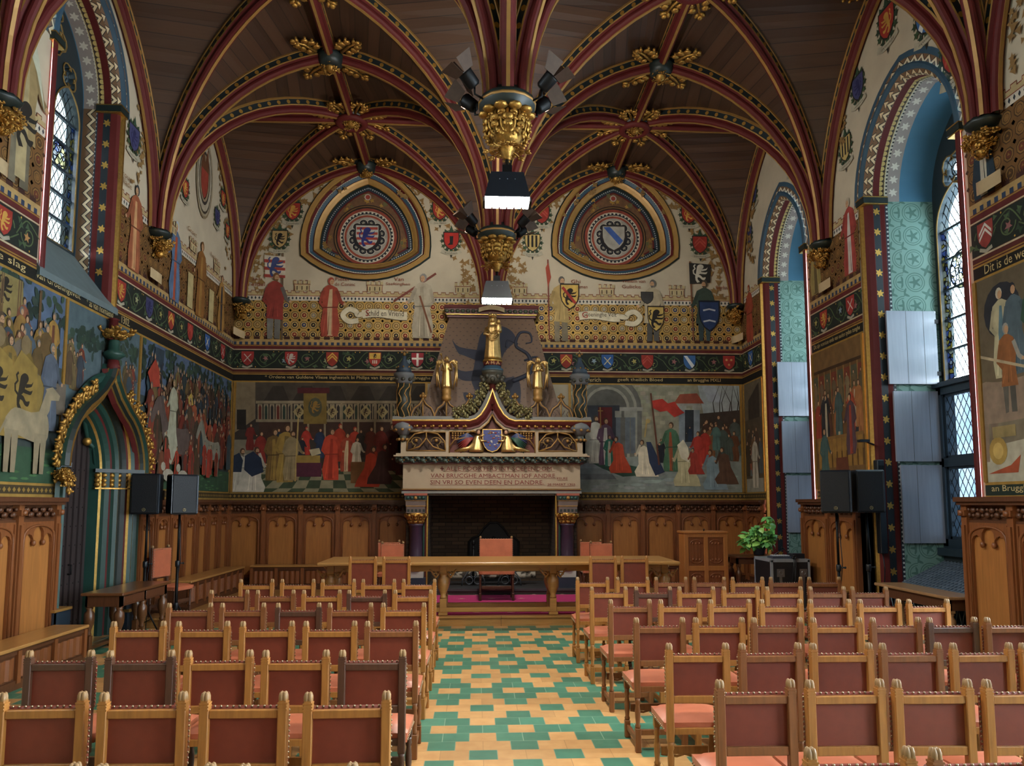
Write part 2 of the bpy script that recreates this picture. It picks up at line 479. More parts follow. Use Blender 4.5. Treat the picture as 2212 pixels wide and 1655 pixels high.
def uv_split(nt):
    u = N(nt, 'ShaderNodeUVMap'); s = N(nt, 'ShaderNodeSeparateXYZ'); nt.links.new(u.outputs[0], s.inputs[0]); return s.outputs[0], s.outputs[1]
def band_dots(name, base, dot, period, rad, vc, metal=False, petals=False):
    """discs spaced along a band (u along, v across)"""
    if name in MATS: return MATS[name]
    m, nt, b = nodes_of(name); u, v = uv_split(nt); M = lambda *a: math_n(nt, *a)
    du = M('MULTIPLY', M('SUBTRACT', M('FRACT', M('DIVIDE', u, period)), 0.5), period); dv = M('SUBTRACT', v, vc)
    d = M('SQRT', M('ADD', M('MULTIPLY', du, du), M('MULTIPLY', dv, dv)))
    if petals:
        a = M('ARCTAN2', dv, du); d = M('MULTIPLY', d, M('MULTIPLY_ADD', M('SINE', M('MULTIPLY', a, 6.0)), 0.3, 1.0))
    f = M('LESS_THAN', d, rad)
    nt.links.new(mixrgb(nt, f, lin(base), lin(dot)), b.inputs['Base Color'])
    if metal: nt.links.new(M('MULTIPLY', f, 0.8), b.inputs['Metallic'])
    b.inputs['Roughness'].default_value = 0.5; MATS[name] = m; return m
def band_zigzag(name, c1, c2, period, w):
    if name in MATS: return MATS[name]
    m, nt, b = nodes_of(name); u, v = uv_split(nt); M = lambda *a: math_n(nt, *a)
    t = M('MULTIPLY', M('PINGPONG', M('DIVIDE', u, period), 0.5), 2.0)      # 0..1..0
    d = M('ABSOLUTE', M('SUBTRACT', M('DIVIDE', v, w), M('MULTIPLY_ADD', t, 0.6, 0.2)))
    f = M('LESS_THAN', d, 0.17); f2 = M('GREATER_THAN', d, 0.30)
    nt.links.new(mixrgb(nt, f, mixrgb(nt, f2, lin(c2), lin('#6c5138')), lin(c1)), b.inputs['Base Color'])
    b.inputs['Roughness'].default_value = 0.6; MATS[name] = m; return m
def band_blocks(name, c1, c2, period, duty):
    if name in MATS: return MATS[name]
    m, nt, b = nodes_of(name); u, v = uv_split(nt); M = lambda *a: math_n(nt, *a)
    f = M('GREATER_THAN', M('FRACT', M('DIVIDE', u, period)), duty)
    nt.links.new(mixrgb(nt, f, lin(c1), lin(c2)), b.inputs['Base Color']); b.inputs['Roughness'].default_value = 0.5
    MATS[name] = m; return m
def planks(name, c1, c2, w):
    m, nt, b = nodes_of(name); u, v = uv_split(nt); M = lambda *a: math_n(nt, *a)
    k = M('FLOOR', M('DIVIDE', v, w)); f = M('FRACT', M('DIVIDE', v, w))
    wn = N(nt, 'ShaderNodeTexWhiteNoise', noise_dimensions='1D'); nt.links.new(k, wn.inputs['W'])
    cb = N(nt, 'ShaderNodeCombineXYZ'); nt.links.new(M('MULTIPLY', u, 0.8), cb.inputs[0]); nt.links.new(M('MULTIPLY', v, 16), cb.inputs[1]); nt.links.new(k, cb.inputs[2])
    nz = N(nt, 'ShaderNodeTexNoise'); nz.inputs['Scale'].default_value = 1.6; nz.inputs['Detail'].default_value = 5; nt.links.new(cb.outputs[0], nz.inputs['Vector'])
    t = M('ADD', M('MULTIPLY', wn.outputs['Value'], 0.55), M('MULTIPLY', nz.outputs[0], 0.5))
    c = mixrgb(nt, t, lin(c1), lin(c2)); gap = M('LESS_THAN', f, 0.05)
    nt.links.new(mixrgb(nt, gap, c, lin('#1a0f0a')), b.inputs['Base Color']); b.inputs['Roughness'].default_value = 0.5
    return m
def damask():
    """green stencilled cloth pattern: rings, small crosses"""
    m, nt, b = nodes_of('green_damask_paint'); u, v = uv_split(nt); M = lambda *a: math_n(nt, *a)
    P = 0.34
    def cell(ou, ov):
        x = M('MULTIPLY', M('SUBTRACT', M('FRACT', M('DIVIDE', M('ADD', u, ou), P)), 0.5), P); y = M('MULTIPLY', M('SUBTRACT', M('FRACT', M('DIVIDE', M('ADD', v, ov), P)), 0.5), P)
        return M('SQRT', M('ADD', M('MULTIPLY', x, x), M('MULTIPLY', y, y))), M('ARCTAN2', y, x)
    d, a = cell(0, 0); d2, a2 = cell(P / 2, P / 2)
    r1 = M('LESS_THAN', M('ABSOLUTE', M('SUBTRACT', d, 0.135)), 0.006); r2 = M('LESS_THAN', M('ABSOLUTE', M('SUBTRACT', d, 0.105)), 0.005)
    st = M('LESS_THAN', M('MULTIPLY', d, M('MULTIPLY_ADD', M('SINE', M('MULTIPLY', a, 5.0)), 0.45, 1.0)), 0.05)
    st2 = M('LESS_THAN', M('MULTIPLY', d2, M('MULTIPLY_ADD', M('SINE', M('MULTIPLY', a2, 4.0)), 0.5, 1.0)), 0.045)
    f = M('MINIMUM', M('ADD', M('ADD', r1, r2), M('ADD', st, st2)), 1.0)
    nt.links.new(mixrgb(nt, f, lin('#719288'), lin('#4b6d64')), b.inputs['Base Color']); b.inputs['Roughness'].default_value = 0.75
    return m
BAND_RIB = band_dots('rib_band_with_gold_discs', '#101a1c', '#b88a3e', 0.19, 0.033, 0.044, True)
ZIG = band_zigzag('zigzag_band', '#cbb894', '#2b2320', 0.16, 0.125)
SCAL = band_dots('scallop_band', '#241616', '#b09a5e', 0.075, 0.034, 0.005)
DOTS = band_dots('dotted_band', '#b3ad9c', '#1c1f24', 0.055, 0.014, 0.025)
DOTD = band_dots('dark_dotted_band', '#1d2732', '#a9b0ae', 0.06, 0.014, 0.025)
ROSET = band_dots('rosette_band', '#8f8580', '#c9c4b8', 0.2, 0.045, 0.085, False, True)
ROSETG = band_dots('gold_rosette_band', '#121c22', '#c39a4c', 0.3, 0.04, 0.04, True, True)
DAMASK = damask()
BLUEV = mat('blue_reveal_paint', '#40708c', 0.7, 0, 0.08, 3)

# ---------------------------------------------------------------- floor and dais
fl = MB(); fl.box(XL - 0.6, XR + 1.2, YREAR, YB + 0.2, -0.1, 0.0); struct(fl.build('floor', tile_floor()))
CARPET = mat('crimson_carpet', '#b02c68', 0.95, 0, 0.15, 60)
DX0, DX1, DY0, DZ = -4.93, 5.56, 11.38, 0.148
d = MB(); d.box(DX0, DX1, DY0, YB, 0.0, DZ - 0.03); d.box(DX0 - 0.0, DX1, DY0 - 0.025, YB, DZ - 0.03, DZ); d.box(DX0, DX1, DY0 - 0.012, DY0, 0.0, 0.03)
for x in (-2.6, -0.9, 0.38, 2.2, 3.9): d.box(x - 0.003, x + 0.003, DY0 - 0.027, DY0, 0.0, DZ + 0.001, 1)
dais = struct(d.build('floor_dais', [OAKT, OAKD]), 'oak step running across the end of the hall')
c = MB(); c.box(-3.3, 4.9, DY0 + 0.10, 13.88, DZ, DZ + 0.006)
carpet = tag(c.build('carpet', CARPET), 'crimson carpet with small gold emblems laid over the oak step', 'carpet')
P = Paint('Y', 0); cm = MB()
for i in range(16):
    for j in range(5):
        x = -3.1 + i * 0.52 + (0.26 if j % 2 else 0); y = DY0 + 0.3 + j * 0.55
        if x > 4.8: continue
        z = DZ + 0.0065
        cm.add([(x - .06, y - .01, z), (x + .06, y - .01, z), (x + .06, y + .015, z), (x - .06, y + .015, z), (x - .035, y + .03, z), (x + .035, y + .03, z), (x + .02, y + .07, z), (x - .02, y + .07, z)], [(0, 1, 2, 3), (4, 5, 6, 7)])
cm.build('woven_pattern', mat('woven_gold_thread', '#c9a58a', 0.8), carpet)

# ---------------------------------------------------------------- walls
REU = [((-2.30, 8.86), (-3.60, 6.93), (-1.03, 6.93)), ((2.93, 8.93), (1.62, 7.0), (4.22, 7.0))]
def arc3(p, q, k, n=12):
    """points from p to q bulging to the left by k of the chord (end point left out)"""
    px, py = p; qx, qy = q; dx, dy = qx - px, qy - py; L = math.hypot(dx, dy); s = k * L
    R = (L * L / 4 + s * s) / (2 * s); mx, my = (px + qx) / 2, (py + qy) / 2; nx, ny = -dy / L, dx / L
    cx, cy_ = mx - nx * (R - s), my - ny * (R - s); a0 = math.atan2(py - cy_, px - cx); a1 = math.atan2(qy - cy_, qx - cx)
    da = a1 - a0
    while da > PI: da -= 2 * PI
    while da < -PI: da += 2 * PI
    return [(cx + R * math.cos(a0 + da * i / n), cy_ + R * math.sin(a0 + da * i / n)) for i in range(n)]
def reuleaux(A, L, R): return arc3(A, R, 0.19) + arc3(R, L, 0.19) + arc3(L, A, 0.19)
wb = MB(); wb.plate([[(XL - .1, 0), (XR + .1, 0), (XR + .1, 9.6), (XL - .1, 9.6)]] + [reuleaux(*t) for t in REU], ((0, YB, 0), (1, 0, 0), (0, 0, 1), (0, -1, 0)), 0.25)
WALLB = struct(wb.build('wall_back', CREAMW))
TANP = mat('tan_gilt_paint', '#a07c45', 0.45, 0.25, 0.1, 8)
CIRC_ = {}
for A, L, R in REU:
    m = MB(); path = reuleaux(A, L, R); path = path[::-1]
    cx = (L[0] + R[0]) / 2; cz = L[1] + 0.46
    p3 = [(x, YB - 0.0, z) for x, z in path]
    prof = [(-.03, -.06), (-.06, -.03), (-.05, .05), (-.03, .06), (-.03, .075), (.03, .115), (.03, .135), (.07, .195), (.07, .21), (.03, .225), (.05, .26), (.10, .32), (.10, .335), (.16, .36), (.16, .44), (.16, .47)]
    mats = [TANP, BLACKG, GOLD, RED, DOTS, BLUEG, REDD, GOLDM, DOTD]
    mi = [1, 0, 0, 2, 3, 4, 5, 6, 2, 0, 0, 2, 1, 8, 3]
    # find which way is inward
    m.sweep(p3, prof, (0, 1, 0), mi, closed=True)
    o = m.build('blind_window_moulding', mats, WALLB)
    bk = MB(); bk.plate([reuleaux(A, L, R)], ((0, YB + 0.17, 0), (1, 0, 0), (0, 0, 1), (0, -1, 0)), 0.02)
    bk.build('blind_window_ground', mat('brown_painted_ground', '#5f4128', 0.7, 0, 0.3, 12), WALLB)
    CIRC_[A[0]] = (cx, cz)
WIN_R = [(13.2, 1.0), (9.22, 1.12), (5.4, 1.0), (1.6, 1.0), (-2.2, 1.0)]
WIN_L = [(9.43, 0.87), (5.6, 0.87), (1.8, 0.87), (-2.1, 0.87)]
ZR0, ZRS, ZRA = 0.30, 6.12, 7.5
ZL0, ZLS, ZLA = 4.46, 7.2, 8.45
DOORC, DOORW, DZS, DZA = 10.15, 0.93, 2.22, 3.38
hl = [lancet(w, ZL0, ZLS, ZLA, 10, c) for c, w in WIN_L] + [lancet(DOORW, 0.002, DZS, DZA, 10, DOORC)]
wl = MB(); wl.plate([[(YREAR, 0), (YB, 0), (YB, 9.6), (YREAR, 9.6)]] + hl, ((XL, 0, 0), (0, 1, 0), (0, 0, 1), (1, 0, 0)), 0.02)
WALLL = struct(wl.build('wall_left', CREAMW))
wr = MB(); wr.plate([[(YREAR, 0), (YB, 0), (YB, 9.6), (YREAR, 9.6)]] + [lancet(w, ZR0, ZRS, ZRA, 10, c) for c, w in WIN_R], ((XR, 0, 0), (0, 1, 0), (0, 0, 1), (-1, 0, 0)), 0.02)
WALLR = struct(wr.build('wall_right', CREAMW))
REARW = []
r = MB(); r.plate([[(XL - 1.5, 0), (XR + 1.5, 0), (XR + 1.5, 9.8), (XL - 1.5, 9.8)]] + [lancet(w, 1.2, 6.2, 7.9, 10, c) for c, w in REARW], ((0, YREAR, 0), (1, 0, 0), (0, 0, 1), (0, 1, 0)), 0.2); struct(r.build('wall_rear', CREAMW))

# ---------------------------------------------------------------- vault
def hfrac(L, R, t):
    h = R * t
    if R >= L: r = (L * L + R * R) / (2 * L); return (r - math.sqrt(max(0, r * r - h * h))) / L
    return 1 - math.sqrt(max(0, 1 - t * t))
NT = 16
TS = [math.sin(PI / 2 * i / NT) for i in range(NT + 1)]
def half(S, A):
    S, A = Vector(S), Vector(A); L = math.hypot(A.x - S.x, A.y - S.y); R = A.z - S.z
    return [Vector((S.x + (A.x - S.x) * hfrac(L, R, t), S.y + (A.y - S.y) * hfrac(L, R, t), S.z + R * t)) for t in TS]
web = MB()
RIBS = []
def ribp(S, A): RIBS.append(half(S, A))
for bi in range(len(BAYS) - 1):
    y0, y1 = BAYS[bi], BAYS[bi + 1]; ym = (y0 + y1) / 2
    for (x0, x1) in ((XL, XC), (XC, XR)):
        xm = (x0 + x1) / 2; B = (xm, ym, ZA + 0.03)
        for cx in (x0, x1):
            for cyy in (y0, y1):
                S = (cx, cyy, ZS)
                dg = half(S, B); RIBS.append(dg)
                for A in ((xm, cyy, ZA), (cx, ym, ZA)):
                    ar = half(S, A); vs = ar + dg; n = NT + 1; fs = []; uvs = []; s = 0
                    for i in range(NT):
                        ds = (ar[i + 1] - ar[i]).length; w0 = (dg[i] - ar[i]).length; w1 = (dg[i + 1] - ar[i + 1]).length
                        fs.append((i, i + 1, n + i + 1, n + i)); uvs.append([(0, s), (0, s + ds), (w1, s + ds), (w0, s)]); s += ds
                    web.add(vs, fs, 0, False, uvs)
        # ridge ribs
        RIBS.append([Vector((xm, y0, ZA)), Vector((xm, ym, ZA + 0.03))]); RIBS.append([Vector((xm, y1, ZA)), Vector((xm, ym, ZA + 0.03))])
        RIBS.append([Vector((x0, ym, ZA)), Vector((xm, ym, ZA + 0.03))]); RIBS.append([Vector((x1, ym, ZA)), Vector((xm, ym, ZA + 0.03))])
    for cx in (XL + 0.06, XC, XR - 0.06):
        ribp((cx, y0, ZS), (cx, ym, ZA)); ribp((cx, y1, ZS), (cx, ym, ZA))
for y in BAYS:
    yy = y - 0.06 if y == BAYS[0] else y
    for (x0, x1) in ((XL, XC), (XC, XR)):
        xm = (x0 + x1) / 2; ribp((x0, yy, ZS), (xm, yy, ZA)); ribp((x1, yy, ZS), (xm, yy, ZA))
CEIL = struct(web.build('ceiling', planks('dark_ceiling_planks', '#2e1d14', '#4d3424', 0.19)))
RPROF = [(.075, -.02), (.084, .018), (.07, .024), (.07, .112), (.088, .116), (.084, .136), (.05, .15), (.062, .18), (.062, .205), (.045, .23), (.02, .242), (.02, .254),
         (-.02, .254), (-.02, .242), (-.045, .23), (-.062, .205), (-.062, .18), (-.05, .15), (-.084, .136), (-.088, .116), (-.07, .112), (-.07, .024), (-.084, .018), (-.075, -.02)]
RMI = [1, 1, 0, 1, 1, 2, 2, 2, 2, 2, 1, 1, 1, 2, 2, 2, 2, 2, 1, 1, 0, 1, 1]
for p in RIBS:
    h = Vector((p[-1].x - p[0].x, p[-1].y - p[0].y, 0)).normalized(); lat = h.cross(Vector((0, 0, 1)))
    if (p[0] - p[-1]).length < 3 and len(p) == 2:
        n = 6; p = [p[0].lerp(p[1], i / n) for i in range(n + 1)]
    m = MB(); m.sweep(p, RPROF, lat, RMI)
    m.build('rib', [BAND_RIB, GOLDM, RED], CEIL)

# ---------------------------------------------------------------- tracery windows
def glass_mat(name, tint, kind):
    """leaded coloured glass: light passes through, lead lines do not"""
    m = bpy.data.materials.new(name); m.use_nodes = True; nt = m.node_tree; nt.nodes.remove(nt.nodes['Principled BSDF']); out = nt.nodes['Material Output']
    M = lambda *a: math_n(nt, *a)
    u, v = uv_split(nt)
    tr = N(nt, 'ShaderNodeBsdfTransparent'); df = N(nt, 'ShaderNodeBsdfDiffuse'); df.inputs[0].default_value = (0.01, 0.012, 0.015, 1)
    gl = N(nt, 'ShaderNodeBsdfGlossy'); gl.inputs[1].default_value = 0.15
    if kind == 'diamond':
        a = M('ADD', M('DIVIDE', u, 0.115), M('DIVIDE', v, 0.19)); b = M('SUBTRACT', M('DIVIDE', u, 0.115), M('DIVIDE', v, 0.19))
        e = M('MINIMUM', M('MINIMUM', M('FRACT', a), M('SUBTRACT', 1.0, M('FRACT', a))), M('MINIMUM', M('FRACT', b), M('SUBTRACT', 1.0, M('FRACT', b))))
        lead = M('LESS_THAN', e, 0.07)
        cb = N(nt, 'ShaderNodeCombineXYZ'); nt.links.new(M('FLOOR', a), cb.inputs[0]); nt.links.new(M('FLOOR', b), cb.inputs[1])
        wn = N(nt, 'ShaderNodeTexWhiteNoise', noise_dimensions='2D'); nt.links.new(cb.outputs[0], wn.inputs['Vector'])
        nz = N(nt, 'ShaderNodeTexNoise'); nz.inputs['Scale'].default_value = 2.2; uvn = N(nt, 'ShaderNodeUVMap'); nt.links.new(uvn.outputs[0], nz.inputs['Vector'])
        t = M('ADD', M('MULTIPLY', wn.outputs['Value'], 0.35), M('MULTIPLY', nz.outputs[0], 0.7))
        col = mixrgb(nt, t, tint[0], tint[1])
    elif kind == 'cells':
        vo = N(nt, 'ShaderNodeTexVoronoi'); vo.inputs['Scale'].default_value = 14; uvn = N(nt, 'ShaderNodeUVMap'); nt.links.new(uvn.outputs[0], vo.inputs['Vector'])
        ve = N(nt, 'ShaderNodeTexVoronoi', feature='DISTANCE_TO_EDGE'); ve.inputs['Scale'].default_value = 14; nt.links.new(uvn.outputs[0], ve.inputs['Vector'])
        lead = M('LESS_THAN', ve.outputs['Distance'], 0.09)
        rp = N(nt, 'ShaderNodeValToRGB'); nt.links.new(M('FRACT', M('MULTIPLY', vo.outputs['Color'], 3.7)), rp.inputs[0]); rp.color_ramp.interpolation = 'CONSTANT'
        els = rp.color_ramp.elements; els[0].color = (*tint[0], 1); els[1].position = 0.35; els[1].color = (*tint[1], 1)
        for pos, c in ((0.6, tint[2]), (0.85, tint[3])):
            e = els.new(pos); e.color = (*c, 1)
        col = rp.outputs[0]
    else:
        d = M('ABSOLUTE', M('SUBTRACT', M('FRACT', M('DIVIDE', v, 0.16)), 0.5)); lead = M('LESS_THAN', d, 0.03); col = tint[0]
    if hasattr(col, 'is_output'): nt.links.new(col, tr.inputs[0])
    else: tr.inputs[0].default_value = (*col, 1)
    mx = N(nt, 'ShaderNodeMixShader'); nt.links.new(lead, mx.inputs[0]); nt.links.new(tr.outputs[0], mx.inputs[1]); nt.links.new(df.outputs[0], mx.inputs[2])
    m2 = N(nt, 'ShaderNodeMixShader'); m2.inputs[0].default_value = 0.06; nt.links.new(mx.outputs[0], m2.inputs[1]); nt.links.new(gl.outputs[0], m2.inputs[2])
    nt.links.new(m2.outputs[0], out.inputs[0]); return m
G_CLEAR = glass_mat('pale_leaded_glass', [(0.05, 0.07, 0.09), (0.13, 0.14, 0.125)], 'diamond')
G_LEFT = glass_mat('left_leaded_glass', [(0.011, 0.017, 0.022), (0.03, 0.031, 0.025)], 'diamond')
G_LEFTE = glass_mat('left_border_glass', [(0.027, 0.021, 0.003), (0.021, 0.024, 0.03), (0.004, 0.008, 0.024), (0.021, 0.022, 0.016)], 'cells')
G_LOW = glass_mat('lower_leaded_glass', [(0.006, 0.011, 0.0165), (0.0125, 0.0145, 0.016)], 'diamond')
G_EDGE = glass_mat('coloured_border_glass', [(0.045, 0.035, 0.006), (0.045, 0.05, 0.06), (0.008, 0.013, 0.04), (0.04, 0.042, 0.032)], 'cells')
G_PLAIN = bpy.data.materials.new('plain_window_glass'); G_PLAIN.use_nodes = True
_n = G_PLAIN.node_tree; _n.nodes.remove(_n.nodes['Principled BSDF']); _t = N(_n, 'ShaderNodeBsdfTransparent'); _t.inputs[0].default_value = (.85, .88, .9, 1); _n.links.new(_t.outputs[0], _n.nodes['Material Output'].inputs[0])
G_DIM = G_PLAIN.copy(); G_DIM.name = 'pale_tinted_glass'
for _q in G_DIM.node_tree.nodes:
    if _q.type == 'BSDF_TRANSPARENT': _q.inputs[0].default_value = (.30, .31, .30, 1)
G_MED = glass_mat('medallion_glass', [(0.5, 0.5, 0.6), (0.25, 0.3, 0.7), (0.7, 0.62, 0.3), (0.8, 0.85, 0.9)], 'cells')
TRAC = mat('dark_tracery_paint', '#1d2a30', 0.5, 0, 0.15, 8)
TRACG = mat('tracery_gilt_edge', '#8b6f3d', 0.5, 0.4, 0.1, 8)
STEELB = mat('blue_grey_frame_paint', '#22303b', 0.45, 0, 0.15, 8)
def sorted_rect(a, b, z0, z1): a, b = sorted((a, b)); return [(a, z0), (b, z0), (b, z1), (a, z1)]
def window(n, side, yc, hw, z0, zs, za, xw, detail=True, clear=False):
    """tracery window at plane X=xw; side +1 right, -1 left"""
    nx = -side; root = struct(empty('window_%d' % n, (xw, yc, z0)))
    fr = lambda dx: ((dx, 0, 0), (0, 1, 0), (0, 0, 1), (nx, 0, 0))
    g = hw * 0.085; lw = (hw - 1.5 * g) / 2; lc = g / 2 + lw                       # light half width and centre
    h = za - zs; lzs = zs - 0.06 * h; 
    outer = lancet(hw + 0.14, -0.05, zs - z0, za - z0 + 0.3, 12); loops = [outer]; lights = []
    for s in (-1, 1):
        L = lancet(lw, g, zs - z0 - 0.42 * hw, zs - z0 + 0.18 * hw, 8, s * lc * 1.0); loops.append(L); lights.append(L)
    zz = zs - z0 + 0.38 * hw
    fo = []
    for s in (-1, 1): fo.append(foil(s * lc, zz, lw * 0.62, 4, 7, PI / 4, 0.55))
    fo.append(foil(0, zz + 0.50 * hw, hw * 0.34, 4, 7, 0, 0.55))
    if h > hw * 1.25: fo.append(foil(0, zz + 0.98 * hw, hw * 0.17, 3, 7, PI / 2, 0.55))
    t = MB(); t.plate(loops + fo, fr(0), 0.16, 0)
    for L in lights + fo:
        q = [(0.012 * nx, a, b) for a, b in L]; t.tube(q, 0.011, 5, 1, closed=True)
    tr = t.build('tracery', [TRAC, TRACG], root)
    gx = -nx * 0.06
    def pane(poly, m, name, dx=0.0):
        if clear:
            if dx: return
            m = G_DIM
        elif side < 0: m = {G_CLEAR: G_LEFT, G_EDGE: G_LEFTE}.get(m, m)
        b = MB(); k = len(poly); b.add([(gx + nx * dx, a, z) for a, z in poly], [tuple(range(k))], 0, False, [[(a, z) for a, z in poly]]); b.build(name, m, root)
    for L, s in zip(lights, (-1, 1)):
        c = s * lc; bw = lw * 0.24; zt = zs - z0 - 0.42 * hw
        if clear: pane(L, G_DIM, 'pane')
        else:
            for q in (-1, 1): pane(sorted_rect(c + q * (lw - bw), c + q * lw, g, zt), G_EDGE, 'coloured_border_pane')
            pane([p for p in L if p[1] > zt - .001], G_CLEAR, 'leaded_pane')
        for k in range(5):
            za_, zb_ = g + (zt - g) * k / 5 + 0.03, g + (zt - g) * (k + 1) / 5 - 0.01
            pl = [(c - lw + bw, za_), (c + lw - bw, za_), (c + lw - bw, zb_), (c - lw + bw, zb_)]
            pane(pl, G_CLEAR, 'leaded_pane', 0.004)
            bar = MB(); bar.box(gx - 0.02, gx + 0.02, c - lw, c + lw, zb_ - 0.005, zb_ + 0.03); bar.build('glazing_bar', STEELB, root)
        pane(ring_pts(c, g + (zt - g) * 0.7, lw * 0.62, 20), G_MED, 'medallion_pane', 0.008)
        ring = MB(); ring.tube([(gx + nx * 0.012, a, z) for a, z in ring_pts(c, g + (zt - g) * 0.7, lw * 0.62, 20)], 0.012, 5, closed=True); ring.build('lead_ring', STEELB, root)
    for L in fo:
        cx = sum(p[0] for p in L) / len(L); cz = sum(p[1] for p in L) / len(L)
        pane(L, G_CLEAR, 'leaded_pane')
        if not clear: ring = MB(); ring.tube([(gx + nx * 0.012, a, z) for a, z in ring_pts(cx, cz, abs(L[0][0] - cx) * 0.45 + 0.03, 16)], 0.012, 5, closed=True); ring.build('lead_ring', STEELB, root)
    return root
def reveal(wall, side, yc, hw, z0, zs, za, d0, d1, ins, dam=True):
    """painted jamb mouldings round an opening, then the plain reveal back to the glass"""
    X = XR if side > 0 else XL; s = side
    jm = [(-.03, -.035), (-.05, -.01), (-.05, .03), (-.005, .05), (.02, .10), (.09, .12), (.10, .12), (.19, .125), (.20, .125), (.25, .135), (.26, .135), (d0, ins)]
    jmat = [GOLD, GOLD, GOLD, RED, RED, RED, ROSETG, RED, RED, RED, DOTD]
    names = [GOLD, RED, ROSETG, DOTD, BLUEG, ZIG, SCAL, DOTS, ROSET, BLUEV, DAMASK, BLACKG]
    mi_j = [0, 0, 0, 1, 1, 1, 2, 1, 1, 1, 3]; mi_a = [4, 4, 4, 5, 5, 5, 1, 6, 6, 6, 7]
    out = lancet(hw, z0, zs, za, 12, yc); ar = out[1:-1]
    P3 = lambda L: [(X, a, z) for a, z in L]
    m = MB(); lat = (s, 0, 0)
    pro = [(a, b) for a, b in jm]
    def sw(path, mi, prof):
        # inward must be towards the middle of the opening
        t = Vector(path[1]) - Vector(path[0]); dn = t.cross(Vector(lat)); mid = Vector((X, yc, (zs + z0) / 2)) - Vector(path[0])
        if dn.dot(mid) < 0: path = path[::-1]
        m.sweep(path, prof, lat, mi)
    sw(P3([(yc - hw, z0), (yc - hw, zs)]), [1, 1, 1] + mi_j[3:], pro); sw(P3([(yc + hw, z0), (yc + hw, zs)]), mi_j, pro)
    sw(P3(ar), mi_a, [(-.006, -.17), (-.012, -.165), (-.012, -.05)] + [(-.012, -.05), (-.012, .075), (-.0, .08), (.10, .10), (.11, .11), (.2, .125), (.21, .125), (.22, .13), (d0, ins)][0:9][0:] if False else pro)
    # flat painted border outside the arch
    sw(P3(ar), [4, 5], [(-.008, -.20), (-.012, -.12), (-.014, -.0)])
    # capitals
    for q in (-1, 1):
        y = yc + q * hw; y0, y1 = sorted((y + q * 0.06, y - q * (ins + 0.02)))
        m.box(*sorted((X - s * 0.06, X + s * d0)), y0, y1, zs - 0.03, zs + 0.05, 11); m.box(*sorted((X - s * 0.065, X + s * d0)), y0, y1, zs + 0.05, zs + 0.065, 0)
        m.box(*sorted((X - s * 0.055, X + s * d0)), y0, y1, zs - 0.05, zs - 0.035, 0)
    m.build('window_jamb', names, wall)
    m = MB(); h2 = hw - ins
    def rsw(path, mi, prof):
        t = Vector(path[1]) - Vector(path[0]); dn = t.cross(Vector(lat)); mid = Vector((X, yc, (zs + z0) / 2)) - Vector(path[0])
        if dn.dot(mid) < 0: path = path[::-1]
        m.sweep(path, prof, lat, mi)
    rp = [(d0, 0), (d0 + 0.17, 0.01), (d1, 0.02)]
    for q in (-1, 1): rsw(P3([(yc + q * h2, z0 - 0.3), (yc + q * h2, zs)]), [10, 10] if dam else [5, 4], rp)
    rsw(P3(ar), [8, 9], [(d0 - .004, ins), (d0 + 0.17, ins + 0.01), (d1, ins + 0.02)])
    m.build('window_reveal', names, wall)
n = 1
for (c, w) in WIN_L:
    reveal(WALLL, -1, c, w, ZL0, ZLS, ZLA, 0.28, 0.5, 0.14, False)
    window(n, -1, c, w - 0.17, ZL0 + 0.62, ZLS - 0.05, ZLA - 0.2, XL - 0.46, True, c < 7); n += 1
    s = MB(); s.add([(XL + 0.05, c - w - 0.06, ZL0 - 0.02), (XL + 0.05, c + w + 0.06, ZL0 - 0.02), (XL - 0.47, c + w - 0.1, ZL0 + 0.66), (XL - 0.47, c - w + 0.1, ZL0 + 0.66), (XL + 0.05, c - w - 0.06, ZL0 - 0.1), (XL + 0.05, c + w + 0.06, ZL0 - 0.1), (XL - 0.47, c + w, ZL0 - 0.1), (XL - 0.47, c - w, ZL0 - 0.1)],
                    [(0, 1, 2, 3), (4, 5, 1, 0), (4, 0, 3, 7), (5, 6, 2, 1)])
    s.build('window_sill', SLATE, WALLL)
def radiator(yc, hw):
    """sloping iron grille over the heater in a window niche"""
    m = MB(); x0, x1 = XR + 0.06, XR + 0.86; z0, z1 = 0.64, 1.02
    m.box(x0 - 0.03, x1, yc - hw, yc + hw, 0, z0 - 0.25, 1)
    k = 26; j = 14; I = IRON
    for i in range(k):
        y = yc - hw + (i + 0.5) * 2 * hw / k
        M_ = Matrix.Translation(((x0 + x1) / 2, y, (z0 + z1) / 2)) @ Matrix.Rotation(-math.atan2(z1 - z0, x1 - x0), 4, 'Y')
        L = math.hypot(x1 - x0, z1 - z0)
        m.box(-L / 2, L / 2, -0.011, 0.011, -0.015, 0.012, 0, M_)
    for i in range(j):
        t = (i + 0.5) / j; x = x0 + (x1 - x0) * t; z = z0 + (z1 - z0) * t
        m.box(x - 0.018, x + 0.018, yc - hw, yc + hw, z - 0.03, z + 0.004, 0)
    m.box(x0 - 0.05, x0 + 0.01, yc - hw, yc + hw, z0 - 0.05, z0 + 0.03); m.box(x0 - 0.05, x0 + 0.01, yc - hw, yc + hw, z0 - 0.3, z0 - 0.24)
    for i in range(15):
        y = yc - hw + (i + 0.5) * 2 * hw / 15
        m.tube([(x0 - 0.02, y - 0.06, z0 - 0.24), (x0 - 0.02, y, z0 - 0.06), (x0 - 0.02, y + 0.06, z0 - 0.24)], 0.008, 5)
    m.box(x1 - 0.02, x1 + 0.1, yc - hw, yc + hw, z1 - 0.1, z1 + 0.1, 1)
    return m.build('heater_grille', [mat('highlight_blue_iron', '#6f7d8b', .38, .35, .15, 15), mat('dark_niche_paint', '#232b2e', 0.6)])  # grille colour raised towards blue to carry a bluish highlight on the iron
